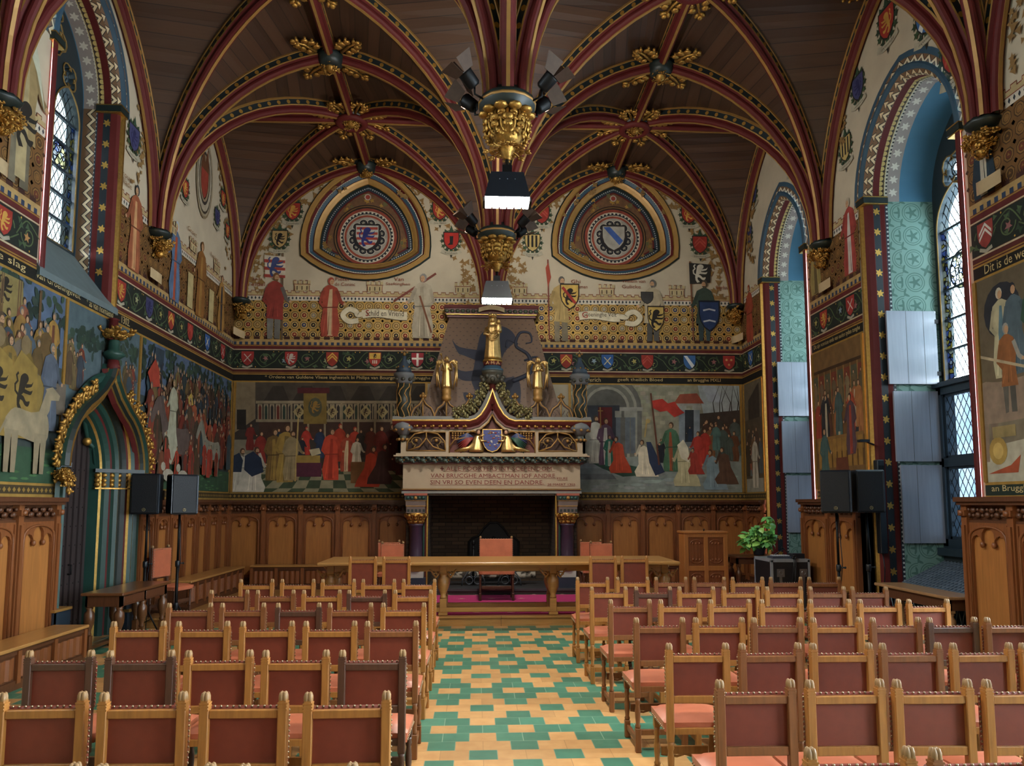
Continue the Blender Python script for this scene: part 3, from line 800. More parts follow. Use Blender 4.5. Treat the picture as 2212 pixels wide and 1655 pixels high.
SHUT = mat('grey_limed_oak', '#868c98', 0.42, 0, 0.1, 5, 0.03, grain=(6, 6, 0.4), coat=0.2)
for i, (c, w) in enumerate(WIN_R):
    reveal(WALLR, 1, c, w, ZR0, ZRS, ZRA, 0.3, 1.0, 0.14)
    xw = XR + 0.95; h2 = w - 0.16; ztr = 3.42
    root = window(n, 1, c, h2, ztr, ZRS - 0.1, ZRA - 0.25, xw, True, c < 7); n += 1
    # transom and two tiers of casements, each with two leaded lights
    m = MB(); m.box(-0.1, 0.1, -h2, h2, -0.12, 0.06); m.box(-0.16, 0.1, -h2, h2, -0.02, 0.03)
    m.box(-0.1, 0.1, -h2, h2, -1.12, -1.0); m.box(-0.1, 0.1, -h2, h2, -2.26, -2.1); m.box(-0.2, 0.1, -h2, h2, -2.32, -2.22)
    m.box(-0.1, 0.1, -0.07, 0.07, -2.2, 0)
    for s in (-1, 1): m.box(-0.1, 0.1, s * h2 - (0.1 if s > 0 else 0), s * h2 + (0.1 if s < 0 else 0), -2.2, 0)
    m.box(-0.06, 0.1, -h2, h2, -3.5, -2.26)
    m.build('window_frame', STEELB, root)
    for za_, zb_ in ((-1.0, -0.12), (-2.1, -1.12)):
        for s in (-1, 1):
            a0, a1 = sorted((s * 0.07, s * (h2 - 0.1))); f = MB()
            e = 0.035
            f.box(-0.06, -0.02, a0, a1, za_, za_ + e); f.box(-0.06, -0.02, a0, a1, zb_ - e, zb_); f.box(-0.06, -0.02, a0, a0 + e, za_, zb_); f.box(-0.06, -0.02, a1 - e, a1, za_, zb_)
            fo = f.build('casement', STEELB, root)
            g = MB(); q = [(a0 + e, za_ + e), (a1 - e, za_ + e), (a1 - e, zb_ - e), (a0 + e, zb_ - e)]
            g.add([(-0.04, a, z) for a, z in q], [(0, 1, 2, 3)], 0, False, [q]); g.build('leaded_pane', G_LOW if c > 7 else G_PLAIN, fo)
    # oak shutters folded back against both sides of the niche
    tiers = [(3.46, 4.5), (2.38, 3.36), (1.26, 2.33)]
    if i < 2:
        struct(radiator(c, h2 + 0.02), 'black iron heater grille sloping under the ' + ('far' if i == 0 else 'near') + ' right window')
        for q in (1, -1):
            for ti, (za_, zb_) in enumerate(tiers):
                y = c + q * (w - 0.145) - q * 0.045; x0_, x1_ = XR + 0.17 + 0.03 * (2 - ti) * 0 + 0.05 * ti, XR + 0.88
                b = MB(); b.box(x0_, x1_, y - 0.016, y + 0.016, za_, zb_, 0)
                for xx in ((x0_ + x1_) / 2 - 0.08, (x0_ + x1_) / 2 + 0.17)[:1 + (ti < 2)]: b.box(xx - 0.002, xx + 0.002, y - 0.0175, y + 0.0175, za_, zb_, 1)
                o = b.build('shutter', [SHUT, mat('board_joint', '#55534f', 0.8)])
                tag(o, '%s grey oak shutter folded back on the %s side of the %s window niche' % (('topmost', 'middle', 'lowest')[ti], ('far' if q > 0 else 'near'), ('right-hand far' if i == 0 else 'right-hand near')), 'shutter', 'grey shutters of the ' + ('far' if i == 0 else 'near') + ' window')
                for zz in (za_ + 0.15, zb_ - 0.15):
                    hb = MB(); hb.box(x1_ - 0.02, x1_ + 0.05, y - 0.02, y + 0.02, zz - 0.03, zz + 0.03)
                    hb.build('hinge', IRON, o)
    else:
        b = MB(); b.box(XR + 0.06, xw, c - h2, c + h2, 0, 0.6); struct(b.build('window_seat', mat('dark_niche_paint', '#232b2e', 0.6)))

for k, (c, w) in enumerate(REARW):
    root = struct(empty('window_%d' % n, (c, YREAR, 1.2))); n += 1
    m = MB(); L = lancet(w, 0, 5.0, 6.7, 10, 0); m.add([(a, -.1, z) for a, z in L], [tuple(range(len(L)))]); m.build('pane', G_PLAIN, root)
    m = MB(); m.box(-.04, .04, -.14, -.06, 0, 6.6)
    for z in (1, 2, 3, 4, 5): m.box(-w, w, -.13, -.07, z - .025, z + .025)
    m.build('glazing_bars', STEELB, root)

# ---------------------------------------------------------------- painted decoration of the walls
SKIN = '#b08a68'
def dk(c, k): return tuple(x * k for x in lin(c))
def jit(c, a=0.25):
    k = random.uniform(1 - a, 1 + a); return tuple(min(1, max(0, x * k * random.uniform(0.93, 1.07))) for x in lin(c))
def fig(P, s, z, h, col, under=None, skin=SKIN, hair='#4a3524', f=1, kneel=False, hood=None, legs=None, arm=None):
    """one generic robed painted figure standing (or kneeling) at s,z"""
    rj = lambda: random.uniform(-.012, .012)
    if kneel: b = [(-.34, 0), (.2, 0), (.24, .12), (.14, .3), (.15, .58), (.1, .72), (0, .76), (-.1, .7), (-.15, .42), (-.3, .14)]; hc = (.05, .83)
    else: b = [(-.13, .03), (.14, .03), (.16, .2), (.11, .5), (.15, .72), (.11, .82), (.03, .87), (-.03, .87), (-.11, .82), (-.15, .7), (-.11, .5), (-.15, .2)]; hc = (.01 * f, .925)
    T = lambda L: [(s + f * (x + rj()) * h, z + (y + rj() * .5) * h) for x, y in L]
    if legs:
        P.poly(T([(-.09, 0), (-.02, 0), (-.01, .4), (-.1, .4)]), legs); P.poly(T([(.02, 0), (.1, 0), (.1, .4), (.01, .4)]), dk(legs, .8))
        b = [(-.12, .3), (.13, .28), (.11, .5), (.15, .72), (.11, .82), (.03, .87), (-.03, .87), (-.11, .82), (-.15, .7), (-.1, .5)]
    P.poly(T(b), col)
    if under and not kneel: P.poly(T([(-.04, .04), (.05, .04), (.05, .5), (.03, .8), (-.02, .8), (-.04, .5)]), under)
    for i in range(3):
        x = -.09 + i * .07 + rj(); lo = .06 if not legs else .33
        P.line([(s + f * x * h, z + lo * h), (s + f * (x * .6 + .01) * h, z + random.uniform(.4, .7) * h)], .014 * h, dk(col, .55 if i % 2 else 1.5), 0, True)
    a = arm or dk(col, .75)
    P.line([(s + f * .1 * h, z + .78 * h), (s + f * .17 * h, z + .6 * h), (s + f * .22 * h, z + (.56 if not kneel else .5) * h)], .055 * h, a)
    P.ell(s + f * .23 * h, z + .56 * h, .022 * h, .022 * h, skin, 6)
    if not kneel: P.line([(s - f * .11 * h, z + .77 * h), (s - f * .16 * h, z + .58 * h), (s - f * .08 * h, z + .5 * h)], .05 * h, dk(col, .85))
    P.ell(s + f * hc[0] * h, z + (hc[1] + .012) * h, .05 * h, .064 * h, hood or hair, 10)
    P.ell(s + f * (hc[0] + .012) * h, z + (hc[1] - .004) * h, .034 * h, .048 * h, skin, 9)
    if h > 1.0:
        for q in (-1, 1): P.ell(s + (f * (hc[0] + .014) + q * .013) * h, z + (hc[1] + .004) * h, .006 * h, .004 * h, '#2a1c14', 6)
        P.ell(s + f * (hc[0] + .016) * h, z + (hc[1] - .03) * h, .012 * h, .004 * h, '#7a3a30', 6); P.line([(s + f * (hc[0] + .015) * h, z + (hc[1] + .004) * h), (s + f * (hc[0] + .018) * h, z + (hc[1] - .016) * h)], .006 * h, dk(skin, .7))
        P.poly([(s + f * (hc[0] - .016) * h, z + (hc[1] - .026) * h), (s + f * (hc[0] + .04) * h, z + (hc[1] - .026) * h), (s + f * (hc[0] + .016) * h, z + (hc[1] - .07) * h)], hair) if not under else None
        P.line([(s - .13 * h, z + .5 * h), (s + .13 * h, z + .51 * h)], .018 * h, dk(col, .45)) if not legs else None
def horse(P, s, z, h, col, f=1, trap=None):
    T = lambda L: [(s + f * x * h, z + y * h) for x, y in L]
    for x in (-.42, -.3, .22, .34): P.poly(T([(x - .035, 0), (x + .03, 0), (x + .05, .45), (x - .07, .5)]), dk(col, .7 if x in (-.3, .22) else .9))
    P.poly(smooth(T([(-.55, .5), (-.5, .36), (-.1, .34), (.3, .38), (.44, .52), (.5, .7), (.6, .88), (.7, .79), (.78, .69), (.85, .73), (.82, .82), (.68, 1.03), (.5, 1.06), (.36, .84), (.2, .72), (-.2, .7), (-.45, .72), (-.55, .5)]), 3), col)
    P.poly(T([(.36, .84), (.5, 1.08), (.56, 1.1), (.54, 1.0), (.4, .76)]), dk(col, .75))
    P.line(T([(-.52, .66), (-.62, .5), (-.6, .25)]), .05 * h, dk(col, .5), 0, True)
    if trap: P.poly(T([(-.5, .72), (-.1, .74), (.2, .74), (.24, .3), (-.05, .22), (-.5, .26)]), trap)
def leaf(P, a, b, r, col, rot=0.0, k=5):
    pts = []
    for i in range(2 * k):
        t = rot + PI * i / k; q = r if i % 2 == 0 else r * 0.45; pts.append((a + q * math.cos(t), b + q * math.sin(t)))
    P.poly(pts, col)
def arms(P, s, z, w, kind):
    """a small coat of arms: field, charge"""
    h = w * 1.18; fld, chg, c2 = kind
    P.shield(s, z, w, h, fld, '#20201c')
    if chg == 'cross': P.rect(s - w * .09, s + w * .09, z - h * .42, z + h * .47, c2); P.rect(s - w * .47, s + w * .47, z + h * .02, z + h * .16, c2)
    elif chg == 'chev':
        for k in (0, .2): P.poly([(s - w * .4, z - h * .2 + k * h), (s, z + h * .15 + k * h), (s + w * .4, z - h * .2 + k * h), (s + w * .4, z - h * .08 + k * h), (s, z + h * .27 + k * h), (s - w * .4, z - h * .08 + k * h)], c2)
    elif chg == 'salt':
        P.line([(s - w * .28, z - h * .22), (s + w * .28, z + h * .32)], w * .07, c2); P.line([(s + w * .28, z - h * .22), (s - w * .28, z + h * .32)], w * .07, c2)
    elif chg == 'beast': P.beast(s, z, h * .75, c2)
    elif chg == 'chief':
        P.rect(s - w * .45, s + w * .45, z + h * .05, z + h * .46, c2); P.beast(s, z + h * .24, h * .36, '#1c1815')
        for k in range(3): P.rect(s - w * .2 + k * w * .15, s - w * .12 + k * w * .15, z - h * .28, z - h * .04, '#c9bfae')
    elif chg == 'bend': P.poly([(s - w * .46, z + h * .46), (s - w * .2, z + h * .46), (s + w * .4, z - h * .22), (s + w * .2, z - h * .42)], c2)
    elif chg == 'pale':
        for k in range(3): P.rect(s - w * .36 + k * w * .28, s - w * .22 + k * w * .28, z - h * .26, z + h * .46, c2)
    elif chg == 'boot': P.poly([(s - w * .12, z + h * .3), (s + w * .14, z + h * .3), (s + w * .12, z - h * .05), (s + w * .1, z - h * .22), (s - w * .26, z - h * .25), (s - w * .1, z - h * .1)], c2)
    elif chg == 'disc':
        for a_, b_ in ((-.2, .2), (.2, .2), (0, -.15)): P.ell(s + a_ * w, z + b_ * h, w * .1, w * .1, c2, 8)
AR = {'keys': ('#8f2f2b', 'salt', '#b8a59a'), 'wl': ('#8f2f2b', 'beast', '#b4a79c'), 'ch': ('#8a3328', 'chev', '#c39a45'), 'cf': ('#98352c', 'chief', '#c9a24a'), 'cr': ('#96323a', 'cross', '#d8d2c8'),
      'bl': ('#31568c', 'salt', '#c2b48a'), 'bs': ('#3a6090', 'bend', '#cfd2d2'), 'rg': ('#93322c', 'disc', '#b98e5a'), 'rr': ('#8c2d24', 'chev', '#a3463a'), 'gr': ('#8f3026', 'beast', '#b78a40'), 'bv': ('#3d3d62', 'beast', '#26264a'), 'wb': ('#a58a5a', 'beast', '#1f1a17'), 'st': ('#b39a5f', 'pale', '#1f1c1a'), 'bo': ('#a12a22', 'boot', '#1d1816'), 'wc': ('#8a3a33', 'chev', '#c2bdb2')}
def vine_band(P, s0, s1, z0, z1, shields, w=.25, seed=1):
    rnd = random.Random(seed); P.rect(s0, s1, z0, z1, '#1b211c'); H = z1 - z0; zc = (z0 + z1) / 2
    n = max(1, int(round((s1 - s0) / .42)))
    for i in range(n):
        c = s0 + (i + .5) * (s1 - s0) / n; d = 1 if i % 2 else -1; R = H * .36
        sp = [(c + d * R * (1 - t / 30) * math.cos(t * .31), zc + R * (1 - t / 30) * math.sin(t * .31) * d) for t in range(24)]
        P.line(smooth([(c - .21, zc + d * H * .1), (c - .1, zc - d * H * .3), (c, zc - d * H * .42), (c + .21, zc - d * H * .1)], 4), .016, '#4c5a3a'); P.line(sp, .017, '#4f5d3c')
        leaf(P, sp[-1][0], sp[-1][1], H * .17, rnd.choice(['#8f8f6a', '#a67a4a', '#8a5a58', '#7a8a94', '#9a8f52']), rnd.random() * 6)
        for k in range(5): leaf(P, c + rnd.uniform(-.2, .2), zc + rnd.choice([-1, 1]) * H * rnd.uniform(.2, .42), H * .13, rnd.choice(['#3c4d35', '#47583c', '#31422f']), rnd.random() * 6, 3)
        for k in range(2): P.ell(c + rnd.uniform(-.2, .2), zc + rnd.choice([-1, 1]) * H * .43, .012, .012, '#b8913f', 7, .4)
    for s, k in shields:
        arms(P, s, zc + H * .03, w, AR[k]); P.line([(s - w * .4, zc - H * .4), (s, zc - H * .47), (s + w * .4, zc - H * .36)], .04, '#9a9482')
def text_row(P, t, s0, s1, z, h):
    P.text(t, (s0 + s1) / 2, z, h, '#bfa974', s1 - s0, 'c', .2)
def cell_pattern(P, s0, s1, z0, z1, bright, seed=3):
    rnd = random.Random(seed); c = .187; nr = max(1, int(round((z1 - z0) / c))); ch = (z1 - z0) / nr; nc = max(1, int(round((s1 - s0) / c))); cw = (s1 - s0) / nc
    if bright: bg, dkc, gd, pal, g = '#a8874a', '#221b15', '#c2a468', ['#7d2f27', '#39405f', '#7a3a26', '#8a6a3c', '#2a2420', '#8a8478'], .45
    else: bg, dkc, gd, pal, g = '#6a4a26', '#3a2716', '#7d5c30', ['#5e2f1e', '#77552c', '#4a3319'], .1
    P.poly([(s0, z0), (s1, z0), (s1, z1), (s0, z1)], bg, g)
    base = P.k; 
    for i in range(nc):
        for j in range(nr):
            x, y = s0 + (i + .5) * cw, z0 + (j + .5) * ch
            for k in range(4):
                a = PI / 4 + PI / 2 * k; d = P.off + (base + 1) * P.step
                mx, my = x + .5 * cw * math.cos(a) * 1.41, y + .5 * ch * math.sin(a) * 1.41
                if k < 2: P.poly([(mx - .03, my), (mx, my - .03), (mx + .03, my), (mx, my + .03)], dkc, 0, d)
            col = pal[(i * 2 + j * 3 + (i * j) % 5) % len(pal)]
            for q, (r, cc, gg) in enumerate(((.082, dkc, 0), (.070, gd, g), (.05, dkc, 0), (.043, col, 0))):
                d = P.off + (base + 2 + q) * P.step
                P.poly([(x + r * math.cos(2 * PI * t / 8 + .39), y + r * math.sin(2 * PI * t / 8 + .39)) for t in range(8)], cc, gg, d)
            d = P.off + (base + 7) * P.step
            P.poly([(x - .02, y - .006), (x + .02, y - .006), (x + .006, y + .025)], gd, 0, d)
    P.k = base + 9
ZB = dict(bord=1.87, mur=2.03, txt=4.255, red1=4.435, shd=4.545, red2=4.915, cren=5.03, pat=5.145, dia=5.955, wal=6.065, top=6.165)
def lower_band(P, s0, s1):
    Z = ZB; P.rect(s0, s1, Z['bord'] - .03, Z['mur'], '#3a2f1c'); P.rect(s0, s1, Z['bord'], Z['bord'] + .035, '#9a7a3c', .3); P.rect(s0, s1, Z['mur'] - .03, Z['mur'], '#9a7a3c', .3)
    n = int((s1 - s0) / .085)
    for i in range(n):
        x = s0 + (i + .5) * (s1 - s0) / n; P.poly([(x - .03, Z['bord'] + .08), (x, Z['bord'] + .05), (x + .03, Z['bord'] + .08), (x, Z['bord'] + .11)], '#8f7238', .3, P.off + P.k * P.step)
    P.k += 1
def text_band(P, s0, s1):
    Z = ZB; P.rect(s0, s1, Z['txt'], Z['red1'], '#17140f'); P.rect(s0, s1, Z['txt'], Z['txt'] + .03, '#a5823f', .5); P.rect(s0, s1, Z['red1'] - .022, Z['red1'], '#a5823f', .5)
def bands(P, s0, s1, shields=(), bright=True, seed=1, lower=True):
    Z = ZB
    if lower: lower_band(P, s0, s1); text_band(P, s0, s1)
    P.rect(s0, s1, Z['red1'], Z['shd'], '#4d1f1b'); P.rect(s0, s1, Z['shd'] - .026, Z['shd'] - .006, '#b8a888', .2); P.rect(s0, s1, Z['red1'] + .015, Z['red1'] + .03, '#96753a', .5)
    vine_band(P, s0, s1, Z['shd'], Z['red2'], shields, seed=seed)
    P.rect(s0, s1, Z['red2'], Z['cren'], '#571f1d'); P.rect(s0, s1, Z['red2'] + .005, Z['red2'] + .022, '#b8a888', .2); P.rect(s0, s1, Z['cren'] - .025, Z['cren'] - .008, '#96753a', .5)
    P.rect(s0, s1, Z['cren'], Z['pat'], '#a08455'); n = int((s1 - s0) / .115); d = P.off + P.k * P.step
    for i in range(n):
        x = s0 + i * (s1 - s0) / n; P.poly([(x, Z['cren']), (x + .06, Z['cren']), (x + .06, Z['cren'] + .06), (x, Z['cren'] + .06)], '#27364d', 0, d)
    P.k += 1
    cell_pattern(P, s0, s1, Z['pat'], Z['dia'], bright, seed)
    n = int((s1 - s0) / .2); d = P.off + P.k * P.step
    for i in range(n):
        x = s0 + i * (s1 - s0) / n; P.poly([(x, Z['pat']), (x + .12, Z['pat']), (x + .12, Z['pat'] + .05), (x, Z['pat'] + .05)], '#3a1f18', 0, d)
        for k in range(4): P.poly([(x + k * .03, Z['pat'] + .05), (x + k * .03 + .025, Z['pat'] + .05), (x + k * .03 + .012, Z['pat'] + .09)], '#3a1f18', 0, d)
    P.k += 1
    P.rect(s0, s1, Z['dia'], Z['wal'], '#b9b0a0'); n = int((s1 - s0) / .075); d = P.off + P.k * P.step
    for i in range(n):
        x = s0 + (i + .5) * (s1 - s0) / n; z = (Z['dia'] + Z['wal']) / 2; P.poly([(x - .02, z), (x, z - .035), (x + .02, z), (x, z + .035)], '#1e2630', 0, d)
    P.k += 1
    P.rect(s0, s1, Z['wal'] - .012, Z['wal'], '#7a3b2a'); P.rect(s0, s1, Z['wal'], Z['wal'] + .06, '#a8946c'); n = int((s1 - s0) / .16)
    for i in range(n):
        x = s0 + i * (s1 - s0) / n
        P.rect(x, x + .09, Z['wal'] + .055, Z['top'], '#a8946c')
        P.line([(x - .07, Z['wal'] + .06), (x, Z['wal'] + .06), (x, Z['top']), (x + .09, Z['top']), (x + .09, Z['wal'] + .06)], .014, '#6e3324')
def tower(P, s, z):
    P.rect(s - .15, s + .15, z, z + .14, '#ab9a74'); 
    for k in range(4): P.rect(s - .17 + k * .095, s - .115 + k * .095, z + .14, z + .22, '#ab9a74')
    P.line([(s - .15, z), (s - .15, z + .1), (s - .17, z + .14), (s + .17, z + .14), (s + .15, z + .1), (s + .15, z)], .013, '#6e3324')
    for k in range(3): P.line([(s - .17 + k * .115, z + .22), (s - .115 + k * .115, z + .22)], .013, '#6e3324')
    for k in range(3): P.line([(s - .1 + k * .1, z + .02), (s - .1 + k * .1, z + .1)], .02, '#3a2a22')
def wreath(P, s, z, w, kind, name, rot=0):
    for i in range(12):
        a = 2 * PI * i / 12; leaf(P, s + w * .62 * math.cos(a), z + w * .72 * math.sin(a), w * .2, '#35472f' if i % 2 else '#2a3a2a', a)
    for k in (-.3, 0, .3): P.poly([(s + k * w - w * .18, z + w * .62), (s + k * w * 1.5, z + w * (1.15 - abs(k))), (s + k * w + w * .18, z + w * .62)], '#2f4432')
    arms(P, s, z, w, AR[kind])
    P.line([(s - w * .7, z - w * .72), (s - w * .3, z - w * .86), (s + w * .3, z - w * .86), (s + w * .7, z - w * .72)], w * .26, '#a39c88')
    P.text(name, s, z - w * .92, w * .14, '#4a4034', w * .85)
    P.poly([(s - w * .08, z - w), (s + w * .08, z - w), (s, z - w * 1.25)], '#2c2a22')
def stencil(P, pts, spread, col, n, rnd, size=.05):
    """loose stencilled creeper along a line of points"""
    for i in range(n):
        t = rnd.random() * (len(pts) - 1); k = int(t); u = t - k; a = pts[k][0] * (1 - u) + pts[min(k + 1, len(pts) - 1)][0] * u; b = pts[k][1] * (1 - u) + pts[min(k + 1, len(pts) - 1)][1] * u
        leaf(P, a + rnd.uniform(-spread, spread), b + rnd.uniform(-spread, spread), size * rnd.uniform(.6, 1.2), col, rnd.random() * 6, rnd.choice([3, 4, 5]))

# ---- end wall
P = Paint('Y', YB); cv = lambda x, y: P.px(x, y)
sh = [(P.px(x, 775)[0], k) for x, k in ((535, 'keys'), (629, 'wl'), (718, 'ch'), (810, 'cf'), (902, 'cr'), (1223, 'ch'), (1312, 'bl'), (1398, 'rr'), (1489, 'bs'), (1574, 'rg'))]
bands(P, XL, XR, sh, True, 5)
P.text('* Ordene van Guldene Vliese inghestelt bi Philips van Bourgoingne te Brugghe', -2.62, 4.315, .085, '#c4ad78', 3.35, 'c', .2); P.text('MCCCCXXX', -.55, 4.315, .08, '#c4ad78', .55, 'c', .2)
P.text('Diederich', 2.35, 4.315, .085, '#c4ad78', .45); P.text('geeft theilich Bloed', 3.4, 4.315, .085, '#c4ad78', .95); P.text('an Brugghe MXLI', 4.75, 4.315, .085, '#c4ad78', .7)
rnd = random.Random(11)
for xm in ((XL + XC) / 2, (XC + XR) / 2):
    arcp = [(xm + s_ * (2.63 * (1 - hfrac(2.63, 3.05, t)) - .36), ZS + 3.05 * t - .12) for s_ in (-1, 1) for t in [.1, .25, .4, .55, .7, .82, .9]]
    for s_ in (0, 7): stencil(P, arcp[s_:s_ + 7], .22, '#82653c', 95, rnd, .075)
for x, z in ((653, 626), (810, 626), (1000, 627), (1122, 627), (1310, 627), (1461, 627)): tower(P, P.px(x, z)[0], 6.16)
for x, y, k, nm in ((633, 458, 'gr', 'Couthals'), (605, 518, 'wb', 'Jungone'), (951, 458, 'gr', 'Dille Mairch'), (975, 522, 'bo', 'Kaelebaert'), (1170, 466, 'rr', 'Pontervin'), (1150, 526, 'st', 'Consnarse'), (1487, 466, 'gr', 'Lauwereyns'), (1511, 530, 'rr', 'Hinckaert')):
    s, z = P.px(x, y); wreath(P, s, z, .30, k, nm)
for t, x, y, w in (('Jan', 556, 608, .2), ('Breidel', 551, 619, .42), ('Pieter', 741, 608, .3), ('de Coninc', 746, 619, .42), ('Van', 862, 608, .2), ('Saeftinghen', 860, 619, .5), ('Ghi', 1243, 613, .2), ('van Namen', 1247, 624, .42), ('Willem van', 1368, 612, .5), ('Gulicke', 1363, 624, .4), ('Borluut', 1561, 626, .3)):
    s, z = P.px(x, y); P.text(t, s, z, .075, '#7a3b28', w)
def at_px(x, ytop, yfoot): s, z = P.px(x, yfoot); return s, z, P.px(x, ytop)[1] - z
def banner(x0, y0, x1, y1, col, c2, pole):
    a = [P.px(x0, y0), P.px(x1, y0 + 4), P.px(x1 - 1, y1), P.px(x0 + 2, y1 + 3)]; P.poly(a, col); cx = sum(q[0] for q in a) / 4; cz = sum(q[1] for q in a) / 4
    return cx, cz
# six standing figures along the wall
s0, z0, h = at_px(592, 590, 732); P.line([P.px(610, 735), P.px(612, 548)], .035, '#5d4a38')
cx, cz = banner(572, 552, 618, 600, '#b9ae9c', None, None)
for k in range(3): q = [P.px(572, 561 + k * 16), P.px(617, 564 + k * 16), P.px(617, 570 + k * 16), P.px(572, 568 + k * 16)]; P.poly(q, '#8d3a32')
P.beast(cx, cz, .42, '#37406b'); fig(P, s0, z0, h, '#80332b', None, SKIN, '#6b4a2c', 1, False, None, '#6d6a64', '#5a5450')
s0, z0, h = at_px(712, 600, 732); fig(P, s0, z0, h, '#8f3f2f', '#b59a76', SKIN, '#8a3c2e', 1, False, '#93402f')
s0, z0, h = at_px(912, 592, 736); P.line([P.px(851, 652), P.px(942, 592)], .045, '#6e3b30'); fig(P, s0, z0, h, '#a39884', '#948a76', SKIN, '#6a3a24', -1, False, '#7d7a74'); P.line([P.px(907, 640), P.px(932, 720)], .04, '#6e4630')
s0, z0, h = at_px(1212, 598, 738); P.line([P.px(1186, 735), P.px(1183, 562)], .03, '#6e3b30'); P.poly([P.px(1178, 580), P.px(1184, 568), P.px(1190, 600), P.px(1183, 622)], '#94402e')
fig(P, s0, z0, h, '#a38a58', None, SKIN, '#55504a', 1, False, '#5a564f', '#7a6f5a'); s, z = P.px(1230, 642); P.shield(s, z, .36, .5, '#b8984e', '#2a2018'); P.beast(s, z, .36, '#241c16'); P.line([(s - .15, z + .2), (s + .12, z - .14)], .06, '#8d3028')
s0, z0, h = at_px(1410, 605, 738); fig(P, s0, z0, h, '#a3967c', None, SKIN, '#56534e', -1, False, '#5a5853', '#4f4c47'); s, z = P.px(1416, 690); P.shield(s, z, .32, .5, '#b09450', '#2a2018'); P.beast(s, z, .4, '#211b16'); s, z = P.px(1397, 645); P.shield(s, z, .24, .24, '#3a3836', '#1c1a18')
s0, z0, h = at_px(1522, 606, 738); P.line([P.px(1497, 738), P.px(1489, 566)], .03, '#6e4630'); cx, cz = banner(1487, 569, 1534, 612, '#2a2826', None, None); P.beast(cx, cz, .4, '#bdb7a8', 1)
fig(P, s0, z0, h, '#38453c', None, SKIN, '#4a4236', -1, False, None, '#39484a'); s, z = P.px(1531, 684); P.shield(s, z, .4, .6, '#26375c', '#151a26')
for k in (.12, -.12): P.line([(s - .13, z + k), (s, z + k + .03), (s + .13, z + k)], .035, '#a9adb4')
# two lettered scrolls
def scroll(x0, x1, y, t, red, w, tailx, tl):
    a, z = P.px(x0, y); b, _ = P.px(x1, y); c = '#c2b79c'; q = '#7d7158'
    tp = smooth([(tailx + tl * .22, z - .13), (tailx + tl * .02, z - .15), (tailx - tl * .1, z - .02), (tailx + tl * .02, z + .1), (tailx + tl * .16, z + .06), (tailx + tl * .2, z - .01), ((a if tl > 0 else b), z)]); P.line(tp, .12, q); P.line(tp, .1, c)
    L = [(a + (b - a) * i / 8, z + .03 * math.sin(i / 8 * PI * 1.6)) for i in range(9)]; P.line(L, .19, q); P.line(L, .165, c)
    P.text(t, (a + b) / 2, z - .035, .12, '#2b211b', w); P.text(t[0], (a + b) / 2 - w / 2, z - .038, .13, '#8f2d23', None, 'l')
scroll(783, 880, 680, 'Schild en Vriend', 0, .78, P.px(752, 680)[0], 1.0)
scroll(1250, 1338, 684, 'Groeninghe Velt', 0, .72, P.px(1372, 690)[0], -1.0)
P.build('painted_decoration', WALLB)
# blind windows: painted ground with ring, lobes and a coat of arms
PW = Paint('Y', YB + 0.165, 0.004)
for (x, (cx, cz)), kd in zip(CIRC_.items(), (('#a8a59c', 'lion'), ('#98948a', 'bend'))):
    rr = random.Random(4)
    for i in range(70):
        a = rr.uniform(PI, 2 * PI) if i > 14 else rr.uniform(.25 * PI, .75 * PI); r_ = rr.uniform(.7, .92); leaf(PW, cx + r_ * math.cos(a), cz + r_ * math.sin(a) * (1 if math.sin(a) < 0 else 1.05), rr.uniform(.04, .08), rr.choice(['#9a7838', '#7d6030', '#5d5a3a']), rr.random() * 6)
    for r_, c in ((.70, '#1d1714'), (.68, '#6b4e2e'), (.655, '#241b16'), (.625, '#7d3a2c'), (.565, '#b3aa98')): PW.ell(cx, cz, r_, r_, c, 36)
    for i in range(40):
        a = 2 * PI * i / 40; b = a + .085; P0 = lambda r_, t: (cx + r_ * math.cos(t), cz + r_ * math.sin(t)); PW.poly([P0(.51, a), P0(.545, a), P0(.545, b), P0(.51, b)], '#1d2128', 0, PW.off + PW.k * PW.step)
    PW.k += 1
    for r_, c in ((.515, '#20242b'), (.495, '#a79d8c'), (.475, '#82402f'), (.43, '#8f8a80')): PW.ell(cx, cz, r_, r_, c, 36)
    for i in range(12):
        a = 2 * PI * i / 12 + .26; PW.ell(cx + .3 * math.cos(a), cz + .3 * math.sin(a), .1, .1, '#aaa395', 12); PW.ell(cx + .3 * math.cos(a), cz + .3 * math.sin(a), .085, .085, '#1b1c22', 12); leaf(PW, cx + .31 * math.cos(a), cz + .31 * math.sin(a), .05, '#8a8577', a, 6)
    PW.ell(cx, cz, .3, .3, '#1b1c22', 24); PW.shield(cx, cz - .01, .47, .52, kd[0], '#2a2420')
    if kd[1] == 'lion':
        for k in range(4): PW.rect(cx - .22 + .02 * max(0, 2 - k) * 0 + (.05 if k == 0 else 0), cx + .22 - (.05 if k == 0 else 0), cz - .17 + k * .11, cz - .115 + k * .11, '#8f3a30')
        PW.beast(cx - .01, cz, .42, '#2a2f6b')
    else: PW.poly([(cx - .22, cz + .23), (cx - .08, cz + .24), (cx + .2, cz - .06), (cx + .12, cz - .16)], '#3a5590')
    PW.ell(cx, cz + .87, .07, .07, '#a79d92', 14); PW.ell(cx, cz + .87, .05, .05, '#8a3a30', 10)
PW.build('blind_window_painting', WALLB)

